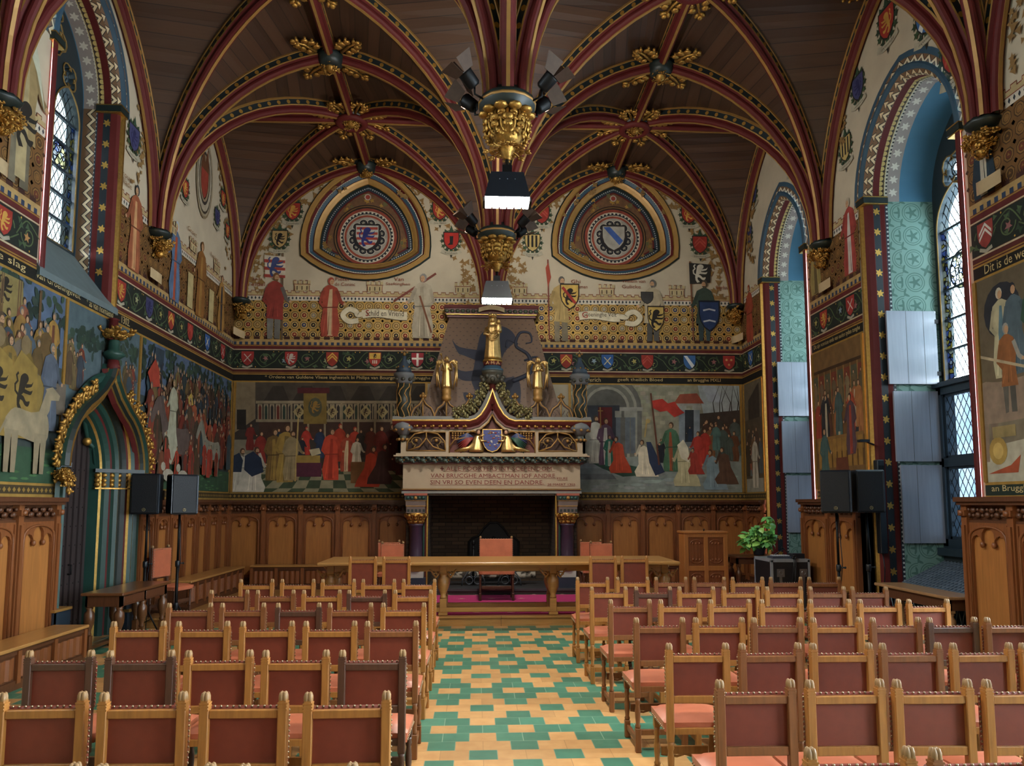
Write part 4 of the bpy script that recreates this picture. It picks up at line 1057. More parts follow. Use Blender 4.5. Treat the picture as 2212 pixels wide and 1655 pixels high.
# ---- side walls
PL = Paint('X', XL)
shl = [(PL.px(x, y)[0], k) for x, y, k in ((261, 637, 'gr'), (322, 660, 'bv'), (369, 687, 'ch'), (410, 715, 'rr'), (447, 742, 'bl'), (480, 775, 'keys'))]
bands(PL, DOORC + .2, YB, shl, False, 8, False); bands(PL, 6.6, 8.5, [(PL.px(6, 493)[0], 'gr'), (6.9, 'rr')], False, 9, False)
text_band(PL, 4.5, 8.5); text_band(PL, DOORC + .2, YB); lower_band(PL, 4.5, 9.16); lower_band(PL, 11.16, YB)
PL.rect(8.5, 10.4, ZB['txt'], ZB['red1'], '#17140f'); PL.rect(8.5, 10.4, ZB['txt'], ZB['txt'] + .03, '#a5823f', .5)
for t, y0, y1, y in (('de slag', 7.7, 8.3, 0), ('van Groeningevelt', 8.5, 9.45, 0), ('* as van hoimaend', 9.6, 10.3, 0), ('1302.', 10.55, 10.8, 0)): PL.text(t, (y0 + y1) / 2, 4.305, .1, '#c4ad78', y1 - y0, 'c', .2)
stencil(PL, [(11.7, 6.6), (11.6, 7.2), (12.0, 8)], .2, '#82653c', 60, rnd, .07); stencil(PL, [(10.75, 6.4), (10.9, 7.0), (10.8, 7.8)], .12, '#82653c', 40, rnd, .06); stencil(PL, [(14.9, 6.6), (14.6, 7.6), (14.2, 8.3)], .2, '#82653c', 50, rnd, .07)
def oval(P, s, z):
    for ra, c in ((.50, '#7a6a50'), (.47, '#9a9078'), (.44, '#3a3228'), (.41, '#a49a86'), (.33, '#34302c'), (.29, '#8a7a62')): P.ell(s, z, ra * .82, ra * 1.5, c, 24)
    for i in range(22): a = 2 * PI * i / 22; P.ell(s + .31 * math.cos(a), z + .57 * math.sin(a), .03, .04, '#a8a08c', 8)
    P.shield(s, z - .1, .34, .55, '#8d3a2c', '#3a2a20'); P.poly([(s - .2, z + .15), (s - .1, z + .55), (s, z + .3), (s + .12, z + .62), (s + .2, z + .15)], '#5e3a22')
s, z = PL.px(440, 385); oval(PL, s, z)
for x, y, k, w in ((287, 300, 'bv', .3), (398, 408, 'gr', .26), (375, 385, 'gr', .22), (467, 470, 'bv', .24), (480, 430, 'gr', .24), (489, 500, 'gr', .22), (383, 345, 'bv', .2)):
    s, z = PL.px(x, y); wreath(PL, s, z, w, k, 'Adornes')
for x, yt, yf, c, u, hd in ((284, 390, 590, '#8a4f34', '#b3885e', '#2e3338'), (372, 470, 655, '#4f6480', '#9a4a30', '#a8b0b8'), (428, 515, 690, '#7a5226', '#8f6a36', '#6b4a24'), (473, 590, 720, '#8f6a36', '#2a2a30', '#5a4030')):
    s, z = PL.px(x, yf); fig(PL, s, z, PL.px(x, yt)[1] - z, c, u, SKIN, '#5a3c24', -1, False, hd)
for x in (405, 452): s, z = PL.px(x, 690); PL.rect(s - .12, s + .12, 5.15, 5.75, '#a8986c')
for y in (12.1, 13.0, 14.2): tower(PL, y, 6.16)
for t, x, y in (('Vrouw', 268, 385), ('Ballade', 266, 398), ('Lucas', 357, 468), ('Groet', 412, 505), ('Rembert', 460, 560)): s, z = PL.px(x, y); PL.text(t, s, z, .08, '#7a5a38', .4)
# nearer bit of the left wall, beyond the window
s, z = PL.px(60, 470); fig(PL, 8.05, 5.2, 1.9, '#8a7650', '#9a8a66', SKIN, '#3a332a', 1, False, '#4a4640', '#6a6250'); PL.beast(8.1, 5.9, .55, '#241f1a')
PL.line([(7.85, 5.2), (7.9, 7.5)], .03, '#7a5a38'); PL.poly([(7.9, 7.5), (8.05, 7.3), (8.3, 6.7), (8.45, 6.2), (8.25, 6.6), (8.0, 6.9)], '#a8a894'); wreath(PL, 8.15, 7.55, .34, 'gr', 'Tonerre')
PL.build('painted_decoration', WALLL)
PR = Paint('X', XR)
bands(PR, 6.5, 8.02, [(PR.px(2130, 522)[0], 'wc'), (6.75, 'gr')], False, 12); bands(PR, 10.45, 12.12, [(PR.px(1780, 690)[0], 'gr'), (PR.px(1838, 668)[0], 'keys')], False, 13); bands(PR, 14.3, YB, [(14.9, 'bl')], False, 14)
PR.text('Dit is de wet ende', 7.35, 4.305, .1, '#c4ad78', .95, 'c', .2, flipx=True); PR.text('Dit zijn vonnisse ende van ouden tyden tonghe', 11.28, 4.305, .09, '#c4ad78', 1.5, 'c', .2, flipx=True)
for x, yt, yf, c, u, hd in ((1840, 420, 596, '#8c3a33', '#b3aaa0', '#a89c88'), (1765, 476, 640, '#8a7a48', '#5a4a30', '#2b2a2c'), (2092, 215, 452, '#22303a', '#b3aa98', '#20282a'), (1622, 612, 742, '#8c3f2a', None, '#8c3f2a')):
    s, z = PR.px(x, yf)
    if x == 2092: s = 7.74
    fig(PR, s, z, PR.px(x, yt)[1] - z, c, u, SKIN, '#3a2a20', 1, False, hd)
for x, y, k, w in ((1917, 50, 'gr', .36), (2000, 35, 'bs', .36), (2062, 115, 'rr', .4), (1855, 190, 'bv', .3), (1828, 322, 'st', .3), (1710, 350, 'gr', .28), (1738, 400, 'gr', .26), (1630, 420, 'bv', .28), (1620, 508, 'bv', .26)):
    s, z = PR.px(x, y); wreath(PR, s, z, w, k, 'Halewyn')
for L in ([(11.6, 6.4), (11.9, 7.2), (11.6, 7.9)], [(10.75, 7.4), (10.9, 7.9), (10.5, 8.3)], [(7.7, 6.5), (7.75, 7.2), (8.1, 8.0)], [(14.6, 6.6), (14.8, 7.2), (14.5, 7.9)], [(7.2, 6.3), (6.9, 7.2), (6.5, 8)]): stencil(PR, L, .15, '#7d6038', 55, rnd, .07)
PR.build('painted_decoration', WALLR)

# ---------------------------------------------------------------- large mural paintings (plain generic scenes)
MFR = mat('mural_gilt_border', '#9a7638', 0.45, 0.4, 0.15, 20)
def mural(name, P, s0, s1, label, frame=True):
    o = P.build('painting', None); r = empty(name, (0, 0, 0), 0, label, 'mural'); o.parent = r
    z0, z1 = ZB['mur'], ZB['txt']; t = .05
    for (a0, a1, b0, b1) in ((s0, s0 + t, z0, z1), (s1 - t, s1, z0, z1)):
        b = MB()
        if P.axis == 'Y': b.box(a0, a1, P.val - .03, P.val - .001, b0, b1)
        else: b.box(*sorted((P.val + P.sg * .001, P.val + P.sg * .03)), a0, a1, b0, b1)
        b.build('gilt_border', MFR, r)
    return r
# 1: hall interior with a crowd in red and gold
M1 = Paint('Y', YB, .012); M1.clip = (XL + .04, -1.0, ZB['mur'], ZB['txt'])
R_ = lambda P, x0, y0, x1, y1, c: P.poly([P.px(x0, y0), P.px(x1, y0), P.px(x1, y1), P.px(x0, y1)], c)
pp = lambda P, L: [P.px(*q) for q in L]
R_(M1, 498, 826, 960, 1064, '#37302a')
M1.poly(pp(M1, [(500, 826), (552, 826), (552, 905), (500, 940)]), '#7a6a52'); M1.poly(pp(M1, [(552, 826), (952, 826), (952, 866), (552, 866)]), '#453d33'); R_(M1, 512, 885, 532, 928, '#241f1c')
for i in range(6): M1.poly(pp(M1, [(570 + i * 62, 866), (590 + i * 62, 834), (612 + i * 62, 834), (625 + i * 62, 866)]), '#332c25')
R_(M1, 553, 866, 952, 872, '#8a7c64')
for i in range(30):
    x = 557 + i * 13; R_(M1, x, 873, x + 10, 906, '#8c7e66'); M1.poly(pp(M1, [(x + 2, 906), (x + 2, 880), (x + 5, 874), (x + 8, 880), (x + 8, 906)]), ['#5c2a20', '#2d3a30', '#2d2a28'][i % 3 if i < 5 else 1 + i % 2])
R_(M1, 553, 906, 952, 912, '#7d705a'); R_(M1, 560, 912, 952, 950, '#3d2a22')
for i in range(9):
    x = 630 + i * 36; M1.line(pp(M1, [(x, 872), (x, 950)]), .04, '#86785f'); a, z = M1.px(x + 16, 890); M1.poly([(a - .12, z), (a, z + .14), (a + .12, z), (a, z - .14)], '#9a8a60'); M1.beast(a, z, .14, '#3a2a20')
R_(M1, 643, 838, 712, 850, '#4f1f22'); R_(M1, 656, 850, 706, 916, '#74602f'); a, z = M1.px(681, 880); M1.ell(a, z, .14, .2, '#4a4a3a', 12); M1.beast(a, z, .25, '#8a6a30')
M1.poly(pp(M1, [(500, 1012), (952, 1012), (952, 1066), (500, 1066)]), '#3a4632')
for j in range(5):
    ya, yb = 1012 + j * j * 2.2 + j * 2, 1012 + (j + 1) ** 2 * 2.2 + (j + 1) * 2
    for i in range(22):
        if (i + j) % 2: continue
        f = lambda x, y: 720 + (x - 720) * (1 + (y - 1012) / 90)
        M1.poly(pp(M1, [(f(520 + i * 20, ya), ya), (f(540 + i * 20, ya), ya), (f(540 + i * 20, yb), min(yb, 1066)), (f(520 + i * 20, yb), min(yb, 1066))]), '#837e64')
R_(M1, 505, 950, 560, 985, '#77705f')
def pf(P, x, yt, yf, c, **k):
    s, z = P.px(x, yf); fig(P, s, z, P.px(x, yt)[1] - z, c, **k)
for x, yt, yf, c in ((845, 915, 1020, '#3a1613'), (870, 915, 1030, '#40201a'), (900, 920, 1040, '#2a1a16'), (540, 915, 975, '#6b2620'), (562, 932, 1010, '#7a2a22'), (600, 925, 990, '#26303f'), (632, 935, 985, '#463a2a'), (690, 925, 992, '#26324a'), (661, 922, 985, '#a5352a'), (733, 915, 1000, '#96331f'), (765, 922, 1000, '#9d3826'), (778, 928, 990, '#2d2622'), (800, 922, 1000, '#5a2a20'), (822, 920, 1010, '#66241c'), (652, 945, 992, '#22242e')): pf(M1, x, yt, yf, c, hood=dk(c, .8) if x in (661, 733, 765) else None)
for x, yt, yf, c, u in ((590, 926, 1042, '#6a532c', '#8a7038'), (616, 916, 1046, '#94793c', '#6a5a34'), (629, 930, 1042, '#8a7a5a', None), (748, 935, 1022, '#8f3f2a', '#c2ad8a'), (714, 925, 1040, '#b2412b', '#8f3020'), (770, 945, 1018, '#b5ac98', '#9a917c')): pf(M1, x, yt, yf, c, under=u)
M1.line(pp(M1, [(638, 1040), (645, 905)]), .03, '#a8905a'); R_(M1, 641, 984, 692, 1000, '#8f773c'); R_(M1, 641, 1000, 695, 1030, '#4d2333'); M1.poly(pp(M1, [(668, 972), (690, 968), (694, 980), (674, 986)]), '#b3a98a'); R_(M1, 758, 998, 800, 1044, '#6d4c2a')
pf(M1, 800, 955, 1052, '#a33a24', kneel=True); pf(M1, 825, 950, 1046, '#3d2522', kneel=True)
pf(M1, 516, 958, 1066, '#b0aa9c', kneel=True); pf(M1, 547, 955, 1066, '#b9b3a4', kneel=True)
M1.poly(pp(M1, [(530, 985), (548, 975), (565, 990), (570, 1020), (545, 1030), (528, 1015)]), '#222b3e'); M1.poly(pp(M1, [(505, 985), (518, 978), (526, 995), (522, 1020), (504, 1020)]), '#232c3c')
mural('hall_interior_mural', M1, XL + .04, -1.0, 'dark mural of a hall crowded with red and gold robed figures, beside the fireplace')
# 2: stone porch, kneeling people, red flag
M2 = Paint('Y', YB, .012); M2.clip = (1.9, XR - .04, ZB['mur'], ZB['txt'])
R_(M2, 1150, 826, 1612, 1066, '#86836f')
rr = random.Random(3)
for j in range(11):
    for i in range(30):
        x = 1155 + i * 12 + (6 if j % 2 else 0); y = 828 + j * 9
        if x < 1500 and rr.random() < .6: R_(M2, x, y, x + 11, y + 8, jit('#8f8c76', .16))
M2.poly(pp(M2, [(1505, 826), (1612, 826), (1612, 905), (1520, 900)]), '#9aa4a4'); M2.poly(pp(M2, [(1515, 835), (1540, 828), (1560, 870), (1530, 868)]), '#9fa9b2')
for i in range(7): x = 1545 + i * 9; M2.line(pp(M2, [(x, 910), (x + rr.uniform(-6, 6), 870), (x + rr.uniform(-16, 16), 832)]), .03, '#3c3832', 0, True)
M2.poly(pp(M2, [(1500, 895), (1612, 885), (1612, 960), (1500, 960)]), '#3d342c')
for r_, c in ((76, '#62615a'), (66, '#8a887a'), (60, '#6a695f'), (50, '#8f8d80'), (44, '#5c5b54')):
    M2.poly(pp(M2, [(1310 - r_, 1005), (1310 - r_, 885)] + [(1310 - r_ * math.cos(PI * k / 12), 885 - r_ * math.sin(PI * k / 12)) for k in range(13)] + [(1310 + r_, 1005)]), c)
R_(M2, 1268, 876, 1338, 1005, '#33363c'); R_(M2, 1292, 880, 1322, 1000, '#5a2020')
for x in (1330, 1350, 1362): R_(M2, x, 900, x + 10, 980, '#5f666c'); R_(M2, x - 2, 888, x + 12, 902, '#8c8b80'); 
R_(M2, 1338, 880, 1388, 888, '#96948a')
R_(M2, 1462, 872, 1512, 878, '#8f8d82'); M2.poly(pp(M2, [(1455, 872), (1468, 852), (1505, 850), (1520, 872)]), '#8c4632')
for x in (1466, 1498): R_(M2, x, 884, x + 13, 958, '#7d858a'); R_(M2, x - 3, 876, x + 16, 886, '#96958b')
R_(M2, 1479, 886, 1498, 955, '#2a2c30'); R_(M2, 1458, 955, 1516, 972, '#6f7376')
M2.poly(pp(M2, [(1150, 1000), (1400, 985), (1612, 975), (1612, 1066), (1150, 1066)]), '#828a83')
for i in range(60): x, y = rr.uniform(1255, 1600), rr.uniform(1015, 1060); a, z = M2.px(x, y); M2.ell(a, z, rr.uniform(.06, .2), rr.uniform(.015, .04), jit('#88908a', .25), 8)
for k in range(3): M2.poly(pp(M2, [(1240, 1000 + k * 12), (1290 + k * 16, 1000 + k * 12), (1300 + k * 16, 1012 + k * 12), (1240, 1012 + k * 12)]), dk('#7c8486', 1 - .2 * k))
M2.poly(pp(M2, [(1278, 1000), (1300, 1012), (1345, 1030), (1400, 1026), (1395, 1012), (1330, 1000)]), '#2f4a3c')
for i in range(26): x = rr.uniform(1520, 1604); y = rr.uniform(975, 1000); pf(M2, x, y - rr.uniform(55, 80), y, jit(rr.choice(['#4a3226', '#3d3a34', '#5e3a28', '#4f5a52', '#6e4a30']), .3), f=-1)
for x, yt, yf, c, u in ((1268, 905, 1000, '#a8a698', None), (1287, 898, 1004, '#b5b2a4', None), (1308, 903, 1008, '#5d4556', '#c2beb2'), (1428, 948, 1002, '#1f2128', None), (1490, 922, 955, '#26303f', None), (1450, 912, 1022, '#45654a', '#8f4a2c'), (1547, 915, 975, '#4d6b66', None), (1523, 926, 1002, '#a2352a', None), (1508, 932, 1012, '#a8382c', None)): pf(M2, x, yt, yf, c, under=u, f=-1 if x > 1440 else 1)
pf(M2, 1316, 940, 1010, '#2f6b57', under='#b3b09c'); M2.line(pp(M2, [(1297, 925), (1296, 880)]), .025, '#8f6a3c'); M2.line(pp(M2, [(1291, 888), (1302, 888)]), .025, '#8f6a3c')
pf(M2, 1336, 935, 1022, '#b5482c', kneel=True, f=-1); pf(M2, 1392, 942, 1030, '#cdc2a8', kneel=True, f=-1); M2.poly(pp(M2, [(1395, 955), (1405, 955), (1435, 1020), (1415, 1028), (1402, 1000)]), '#2b344a')
M2.line(pp(M2, [(1392, 945), (1396, 912)]), .03, '#a8905a'); M2.ell(*M2.px(1399, 910), .05, .05, '#a8905a', 10); M2.line(pp(M2, [(1423, 1005), (1405, 850)]), .035, '#5f3a2a')
M2.poly(pp(M2, [(1408, 866), (1430, 862), (1442, 872), (1456, 868), (1468, 884), (1478, 892), (1456, 902), (1440, 888), (1425, 890), (1410, 882)]), '#a83428')
pf(M2, 1478, 945, 1050, '#b5ab84', kneel=True, f=-1); M2.poly(pp(M2, [(1462, 962), (1475, 950), (1486, 968), (1488, 1000), (1470, 990)]), '#cfc6ac')
pf(M2, 1500, 962, 1025, '#94362a', kneel=True, f=-1); pf(M2, 1540, 962, 1058, '#7d939b', kneel=True, f=-1); pf(M2, 1565, 958, 1046, '#5a4434', kneel=True, f=-1)
mural('stone_porch_mural', M2, 1.9, XR - .04, 'mural of white robed and kneeling people by a grey stone porch with red flag')
# 3: left wall: riders and foot soldiers with banners, open sky, green ground
def crowd(P, y0, y1, z0, z1, n, pal, h, rr, f=1):
    L = sorted([(rr.uniform(z0, z1), rr.uniform(y0, y1)) for _ in range(n)], reverse=True)
    for z, y in L:
        c = jit(rr.choice(pal), .35); fig(P, y, z, h * rr.uniform(.85, 1.15), c, under=jit(rr.choice(pal), .3) if rr.random() < .4 else None, hair=rr.choice(['#3a2c20', '#6a6a66', '#52402c']), f=rr.choice([-1, 1]), hood=rr.choice([None, '#6d6c68', None]))
def trees(P, y0, y1, z0, z1, n, rr, cols=('#2f4036', '#38493a', '#26352e')):
    for i in range(n):
        a, b = rr.uniform(y0, y1), rr.uniform(z0, z1); c = rr.choice(cols)
        if i % 9 == 0: P.line([(a, z0 - .5), (a + rr.uniform(-.05, .05), b)], .03, '#2c2a24')
        for k in range(4): P.ell(a + rr.uniform(-.12, .12), b + rr.uniform(-.08, .08), rr.uniform(.04, .1), rr.uniform(.025, .06), jit(c, .3), 7, 0, rr.random() * 3)
def field(name, y0, y1, seed, far, label):
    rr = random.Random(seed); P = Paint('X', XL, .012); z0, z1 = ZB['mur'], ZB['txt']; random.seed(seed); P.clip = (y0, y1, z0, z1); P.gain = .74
    P.rect(y0, y1, z0, z1, '#3d4644'); P.rect(y0, y1, 3.4, z1, '#56677f'); trees(P, y0, y1, 3.3, 4.25, 120 if far else 90, rr)
    P.rect(y0, y1, z0, 2.42, '#34513a'); 
    for i in range(60): P.ell(rr.uniform(y0 + .1, y1 - .1), rr.uniform(2.05, 2.4), .08, .015, jit('#4a7048', .25), 6)
    if far:
        P.poly([(11.6, 3.6), (11.9, 3.6), (12.0, 4.2), (11.65, 4.2)], '#33404a'); P.rect(12.4, 12.55, 3.5, 4.05, '#5b5f68')
        crowd(P, y0 + .25, y1 - .2, 2.95, 3.45, 110, ['#4d3a2c', '#5e4632', '#394650', '#7a3c2c', '#6a5636', '#30383a'], .6, rr)
        for i in range(16): a = rr.uniform(y0 + .2, y1 - .2); P.line([(a, 2.9), (a + rr.uniform(-.1, .1), rr.uniform(3.6, 4.15))], .02, '#3a2f28')
        P.poly([(11.35, 3.75), (11.6, 4.0), (11.75, 3.85), (11.8, 3.6), (11.5, 3.55)], '#a5402e'); P.poly([(13.5, 3.1), (13.75, 3.35), (13.95, 3.2), (13.8, 2.95)], '#a34530'); P.poly([(12.95, 3.6), (13.1, 3.7), (13.2, 3.5), (13.0, 3.45)], '#b59a4a')
        crowd(P, y0 + .25, y1 - .2, 2.4, 2.85, 60, ['#7a3325', '#5e3a2c', '#8a4a30', '#3d4a4c', '#4a3d2e'], .75, rr)
        horse(P, 14.1, 2.3, .9, '#8a8878', -1); horse(P, 12.45, 2.22, 1.15, '#5e504a', -1); fig(P, 12.3, 2.75, 1.05, '#a9a890', None, SKIN, '#8a7a58', -1)
        P.poly([(12.0, 2.9), (12.4, 3.1), (12.55, 2.7), (12.3, 2.42), (12.1, 2.5)], '#aeae98')
        crowd(P, y0 + .3, y1 - .2, 2.1, 2.32, 16, ['#9a3b2a', '#7d4a34', '#55432f', '#8a3a2c'], .6, rr)
        for a in (12.2, 12.8): P.ell(a, 2.25, .22, .1, '#b3ae9c', 10); P.ell(a - .2, 2.38, .09, .07, '#b3ae9c', 8)
    else:
        for i in range(6):
            a = y0 + .35 + i * .62; P.poly([(a - .3, 4.2), (a + .3, 4.2), (a + .34, 3.85), (a + .1, 3.75), (a - .2, 3.86)], ['#8a7a4a', '#7d6e40', '#8f7f50', '#74382c', '#86703c'][i % 5]); P.beast(a, 4.02, .3, '#2a241c')
        for i in range(12): a = rr.uniform(y0 + .2, y1 - .2); P.line([(a, 3.1), (a, 4.2)], .02, '#6a5236')
        crowd(P, y0 + .2, y1 - .3, 2.95, 3.35, 70, ['#6d5a34', '#7a4a34', '#5a5f66', '#8a6d34', '#44505c'], .7, rr)
        for a in (8.85, 8.35, 7.5, 6.4): horse(P, a, 2.5, 1.0, rr.choice(['#87837a', '#8f8a7e', '#6d6255']), -1, rr.choice([None, '#86703a']))
        crowd(P, y0 + .2, y1 - .3, 2.55, 2.75, 12, ['#8a7233', '#7d672f', '#6b5c36', '#4c565e'], 1.0, rr)
        for a in (8.35, 7.9, 7.1, 6.0): P.poly([(a - .3, 2.5), (a + .28, 2.5), (a + .22, 3.3), (a - .1, 3.45), (a - .26, 3.2)], '#8f763a'); P.beast(a - .02, 3.0, .42, '#2a241a'); P.ell(a - .02, 3.52, .09, .11, '#7d6a4a', 9)
        # pale hound standing on the grass
        T = lambda L: [(8.55 + x, 2.08 + y) for x, y in L]
        P.poly(smooth(T([(-.5, .62), (-.35, .74), (-.05, .72), (.2, .76), (.3, .62), (.26, .42), (.0, .4), (-.3, .46), (-.5, .46), (-.5, .62)]), 3), '#988a6e')
        for x in (-.45, -.33, .08, .2): P.poly(T([(x - .04, .05), (x + .04, .05), (x + .07, .5), (x - .05, .5)]), '#8d8066')
        P.poly(T([(.16, .6), (.3, .78), (.34, 1.02), (.22, 1.0), (.1, .76)]), '#988a6e'); P.poly(T([(.2, 1.02), (.34, 1.06), (.5, .98), (.48, .92), (.3, .9)]), '#988a6e'); P.line(T([(-.48, .6), (-.62, .4), (-.6, .1)]), .04, '#8d8066', 0, True)
    return mural(name, P, y0, y1, label)
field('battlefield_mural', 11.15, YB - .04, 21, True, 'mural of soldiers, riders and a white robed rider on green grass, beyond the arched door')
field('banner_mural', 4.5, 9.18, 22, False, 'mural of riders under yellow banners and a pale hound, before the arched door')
# strip above the door between the two
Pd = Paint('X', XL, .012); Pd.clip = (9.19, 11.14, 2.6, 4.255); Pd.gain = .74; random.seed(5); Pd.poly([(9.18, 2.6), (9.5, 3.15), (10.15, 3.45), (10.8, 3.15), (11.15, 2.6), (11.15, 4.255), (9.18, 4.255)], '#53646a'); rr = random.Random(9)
trees(Pd, 9.3, 11.0, 3.75, 4.15, 30, rr); 
for i in range(22): a = rr.choice([rr.uniform(9.25, 9.6), rr.uniform(10.7, 11.05)]); fig(Pd, a, rr.uniform(3.15, 3.35), .5, jit(rr.choice(['#5e4a34', '#7a3c2c', '#6a5f3c', '#414a52']), .3))
tag(Pd.build('treetop_mural', None), 'strip of painted treetops and soldiers above the arched door', 'mural')
# 4: right wall
def room_scene(name, y0, y1, seed, kind, label):
    rr = random.Random(seed); random.seed(seed); P = Paint('X', XR, .012); z0, z1 = ZB['mur'], ZB['txt']; P.clip = (y0, y1, z0, z1)
    if kind == 'room':
        P.rect(y0, y1, z0, z1, '#5f4426'); P.rect(y0, y1, 3.95, z1, '#6e5230'); P.rect(y0, y1, 3.9, 3.95, '#3d2a18')
        for i in range(8):
            a = y0 + (i + .5) * (y1 - y0) / 8; P.rect(a - .09, a + .09, 3.3, 3.85, '#4a4a38' if i % 2 else '#6a3424'); P.line([(a - .11, 3.25), (a - .11, 3.9)], .025, '#86683c'); fig(P, a, 3.32, .46, jit('#6a5a40', .3))
        for i in range(13): a = rr.uniform(y0 + .15, y1 - .15); fig(P, a, rr.uniform(2.75, 2.95), .72, jit(rr.choice(['#7d3424', '#2b2a2c', '#40554f', '#8a5a34', '#93402c', '#4a3324']), .25), under=rr.choice([None, '#a89a80']), f=rr.choice([-1, 1]))
        P.rect(y0 + .1, y1 - .1, 2.6, 2.85, '#7a5a30')
        for i in range(9): a = y0 + .2 + i * (y1 - y0 - .4) / 8; P.rect(a - .06, a + .06, 2.36, 2.8, '#86642f')
        P.rect(y0, y1, z0, 2.36, '#6b4f2e'); P.poly([(y0 + .5, z0), (y0 + 1.0, z0), (y0 + .95, 2.5), (y0 + .6, 2.5)], '#5e3422'); fig(P, y1 - .35, 2.06, .95, '#3f5552', None, SKIN, '#2a211a', -1); fig(P, y0 + .45, 2.5, .95, '#4f3a40', '#8a3a2a', SKIN, '#3a2a20', 1)
    elif kind == 'street':
        P.rect(y0, y1, z0, z1, '#4f4434'); P.rect(y0, y1, 3.5, z1, '#5f5442'); P.poly([(y0 + .2, 4.2), (y0 + .8, 3.9), (y0 + .8, 3.5), (y0 + .2, 3.5)], '#3a3026'); P.rect(y0, y1, z0, 2.3, '#8a8778')
        for i in range(14): fig(P, rr.uniform(y0 + .15, y1 - .15), rr.uniform(2.3, 2.6), .75, jit(rr.choice(['#6a5034', '#4a3a2c', '#5a5f5a', '#7d4430']), .3))
        fig(P, y0 + .5, 2.08, 1.1, '#b3ab98', '#9a927e', SKIN, '#2a2420', -1, False, '#2b2a2a')
    else:
        P.rect(y0, y1, z0, z1, '#5e5340')
        for j in range(18):
            for i in range(20):
                a = y1 - .1 - i * .13 - (.06 if j % 2 else 0)
                if a > y0 + 1.8: P.rect(a - .12, a, 2.9 + j * .075, 2.9 + j * .075 + .065, jit('#66523f', .14))
        P.ell(7.6, 3.85, .28, .3, '#282a30', 16); P.rect(y0, y1, z0, 2.75, '#6f6654'); P.poly([(y0, z0), (y1, z0), (y1, 2.4), (6.9, 2.5), (y0, 2.45)], '#a5a08c')
        for a, c, u in ((7.62, '#a69f80', '#56727c'), (7.42, '#4a5a62', None), (7.15, '#33503f', '#26282a'), (6.85, '#b3aa92', None)): fig(P, a, 3.1, 1.0, c, u, SKIN, '#2a2622', -1, False, '#b3ab98' if a == 7.62 else '#24262c')
        P.poly([(7.3, 2.9), (7.2, 2.9), (6.6, 3.5), (6.7, 3.55)], '#c0b8a2'); P.poly([(7.1, 2.9), (7.0, 2.9), (6.5, 3.4), (6.6, 3.45)], '#34302c')
        horse(P, 7.45, 2.25, 1.2, '#82705f', -1); fig(P, 7.55, 2.75, .95, '#86552f', None, SKIN, '#7d7a74', -1, False, '#8a877f', '#55524a', '#8d8a80'); P.line([(8.0, 3.42), (6.6, 2.95)], .03, '#a8987a')
        for a in (6.2, 5.4): horse(P, a, 2.3, 1.2, '#6a5a4c', -1); fig(P, a + .1, 2.9, 1.0, '#5a4a3a')
        P.poly([(7.95, 2.12), (7.6, 2.2), (7.45, 2.3), (7.5, 2.12)], '#96482c'); P.ell(7.78, 2.36, .14, .15, '#9a7f42', 14); P.ell(7.78, 2.36, .08, .09, '#b59a58', 12); P.rect(7.5, 7.85, 2.5, 2.62, '#8a7a50')
    return mural(name, P, y0, y1, label)
room_scene('council_room_mural', 10.45, 12.12, 31, 'room', 'brown mural of people gathered in a panelled room, between the two tall right windows')
room_scene('street_mural', 14.3, YB - .04, 32, 'street', 'narrow mural of a white robed figure in a street, in the far right corner')
room_scene('horseman_mural', 6.5, 8.02, 33, 'horse', 'mural of a rider, barrel and wheelbarrow on pale ground, near the right edge')
# lettered strip under the last one
Ps = Paint('X', XR, .014); Ps.rect(6.5, 8.02, 1.86, 2.03, '#1f2b22'); Ps.rect(6.5, 8.02, 1.86, 1.885, '#a5823f', .4); Ps.rect(6.5, 8.02, 2.0, 2.03, '#a5823f', .4); Ps.text('an Brugghe', 7.62, 1.91, .085, '#c4ad78', .6, 'c', .2, flipx=True)
Ps.build('lettered_border', WALLR)
random.seed(7)

# ---------------------------------------------------------------- carved leaves, corbels, bosses
def spray(m, p, d, s, L, W, mi=0, k=4, n=None):
    """carved leaf: stem along d, lobes to both sides along s"""
    p, d, s = Vector(p), Vector(d).normalized(), Vector(s).normalized(); n = d.cross(s).normalized()
    B = Matrix((d, s, n)).transposed()
    m.tube([p, p + d * L * .5 + n * L * .06, p + d * L], [W * .1, W * .08, W * .03], 5, mi)
    for i in range(k):
        t = (i + .6) / k; w = W * .5 * (math.sin(PI * min(1, t * .8 + .2)) * .8 + .2)
        for q in (-1, 1):
            c = p + d * (L * t) + s * (q * w * .75) + n * (L * .05 * math.sin(t * 3))
            m.ball(c, (L / k * .56, w * .52, W * .09), 7, 4, mi, B @ Matrix.Rotation(q * .6, 3, 'Z'))
            m.ball(c + s * (q * w * .4) + d * L / k * .25 + n * W * .06, (L / k * .24, w * .22, W * .1), 5, 3, mi, B)
    m.ball(p + d * L, (L / k * .45, W * .16, W * .1), 6, 4, mi, B)
def leafball(m, c, r, mi=0, rr=random, n=9, dn=True):
    """rounded cluster of carved foliage"""
    c = Vector(c)
    for i in range(n + 3):
        a = 2 * PI * i / (n + 3); z = rr.uniform(-.45, .5); o = Vector((math.cos(a) * .62, math.sin(a) * .62, z)); d = Vector((math.cos(a + .9), math.sin(a + .9), rr.uniform(-.9, .9))).normalized()
        spray(m, c + o * r - d * r * .3, d, o.cross(d), r * rr.uniform(.65, .95), r * rr.uniform(.5, .75), mi, 3)
    for i in range(6): a = 2 * PI * i / 6 + .4; m.ball(c + Vector((math.cos(a) * .8, math.sin(a) * .8, rr.uniform(-.5, .5))) * r, r * .13, 5, 3, mi)
    m.ball(c, (r * .66, r * .66, r * .62), 8, 5, mi)
rb = random.Random(5)
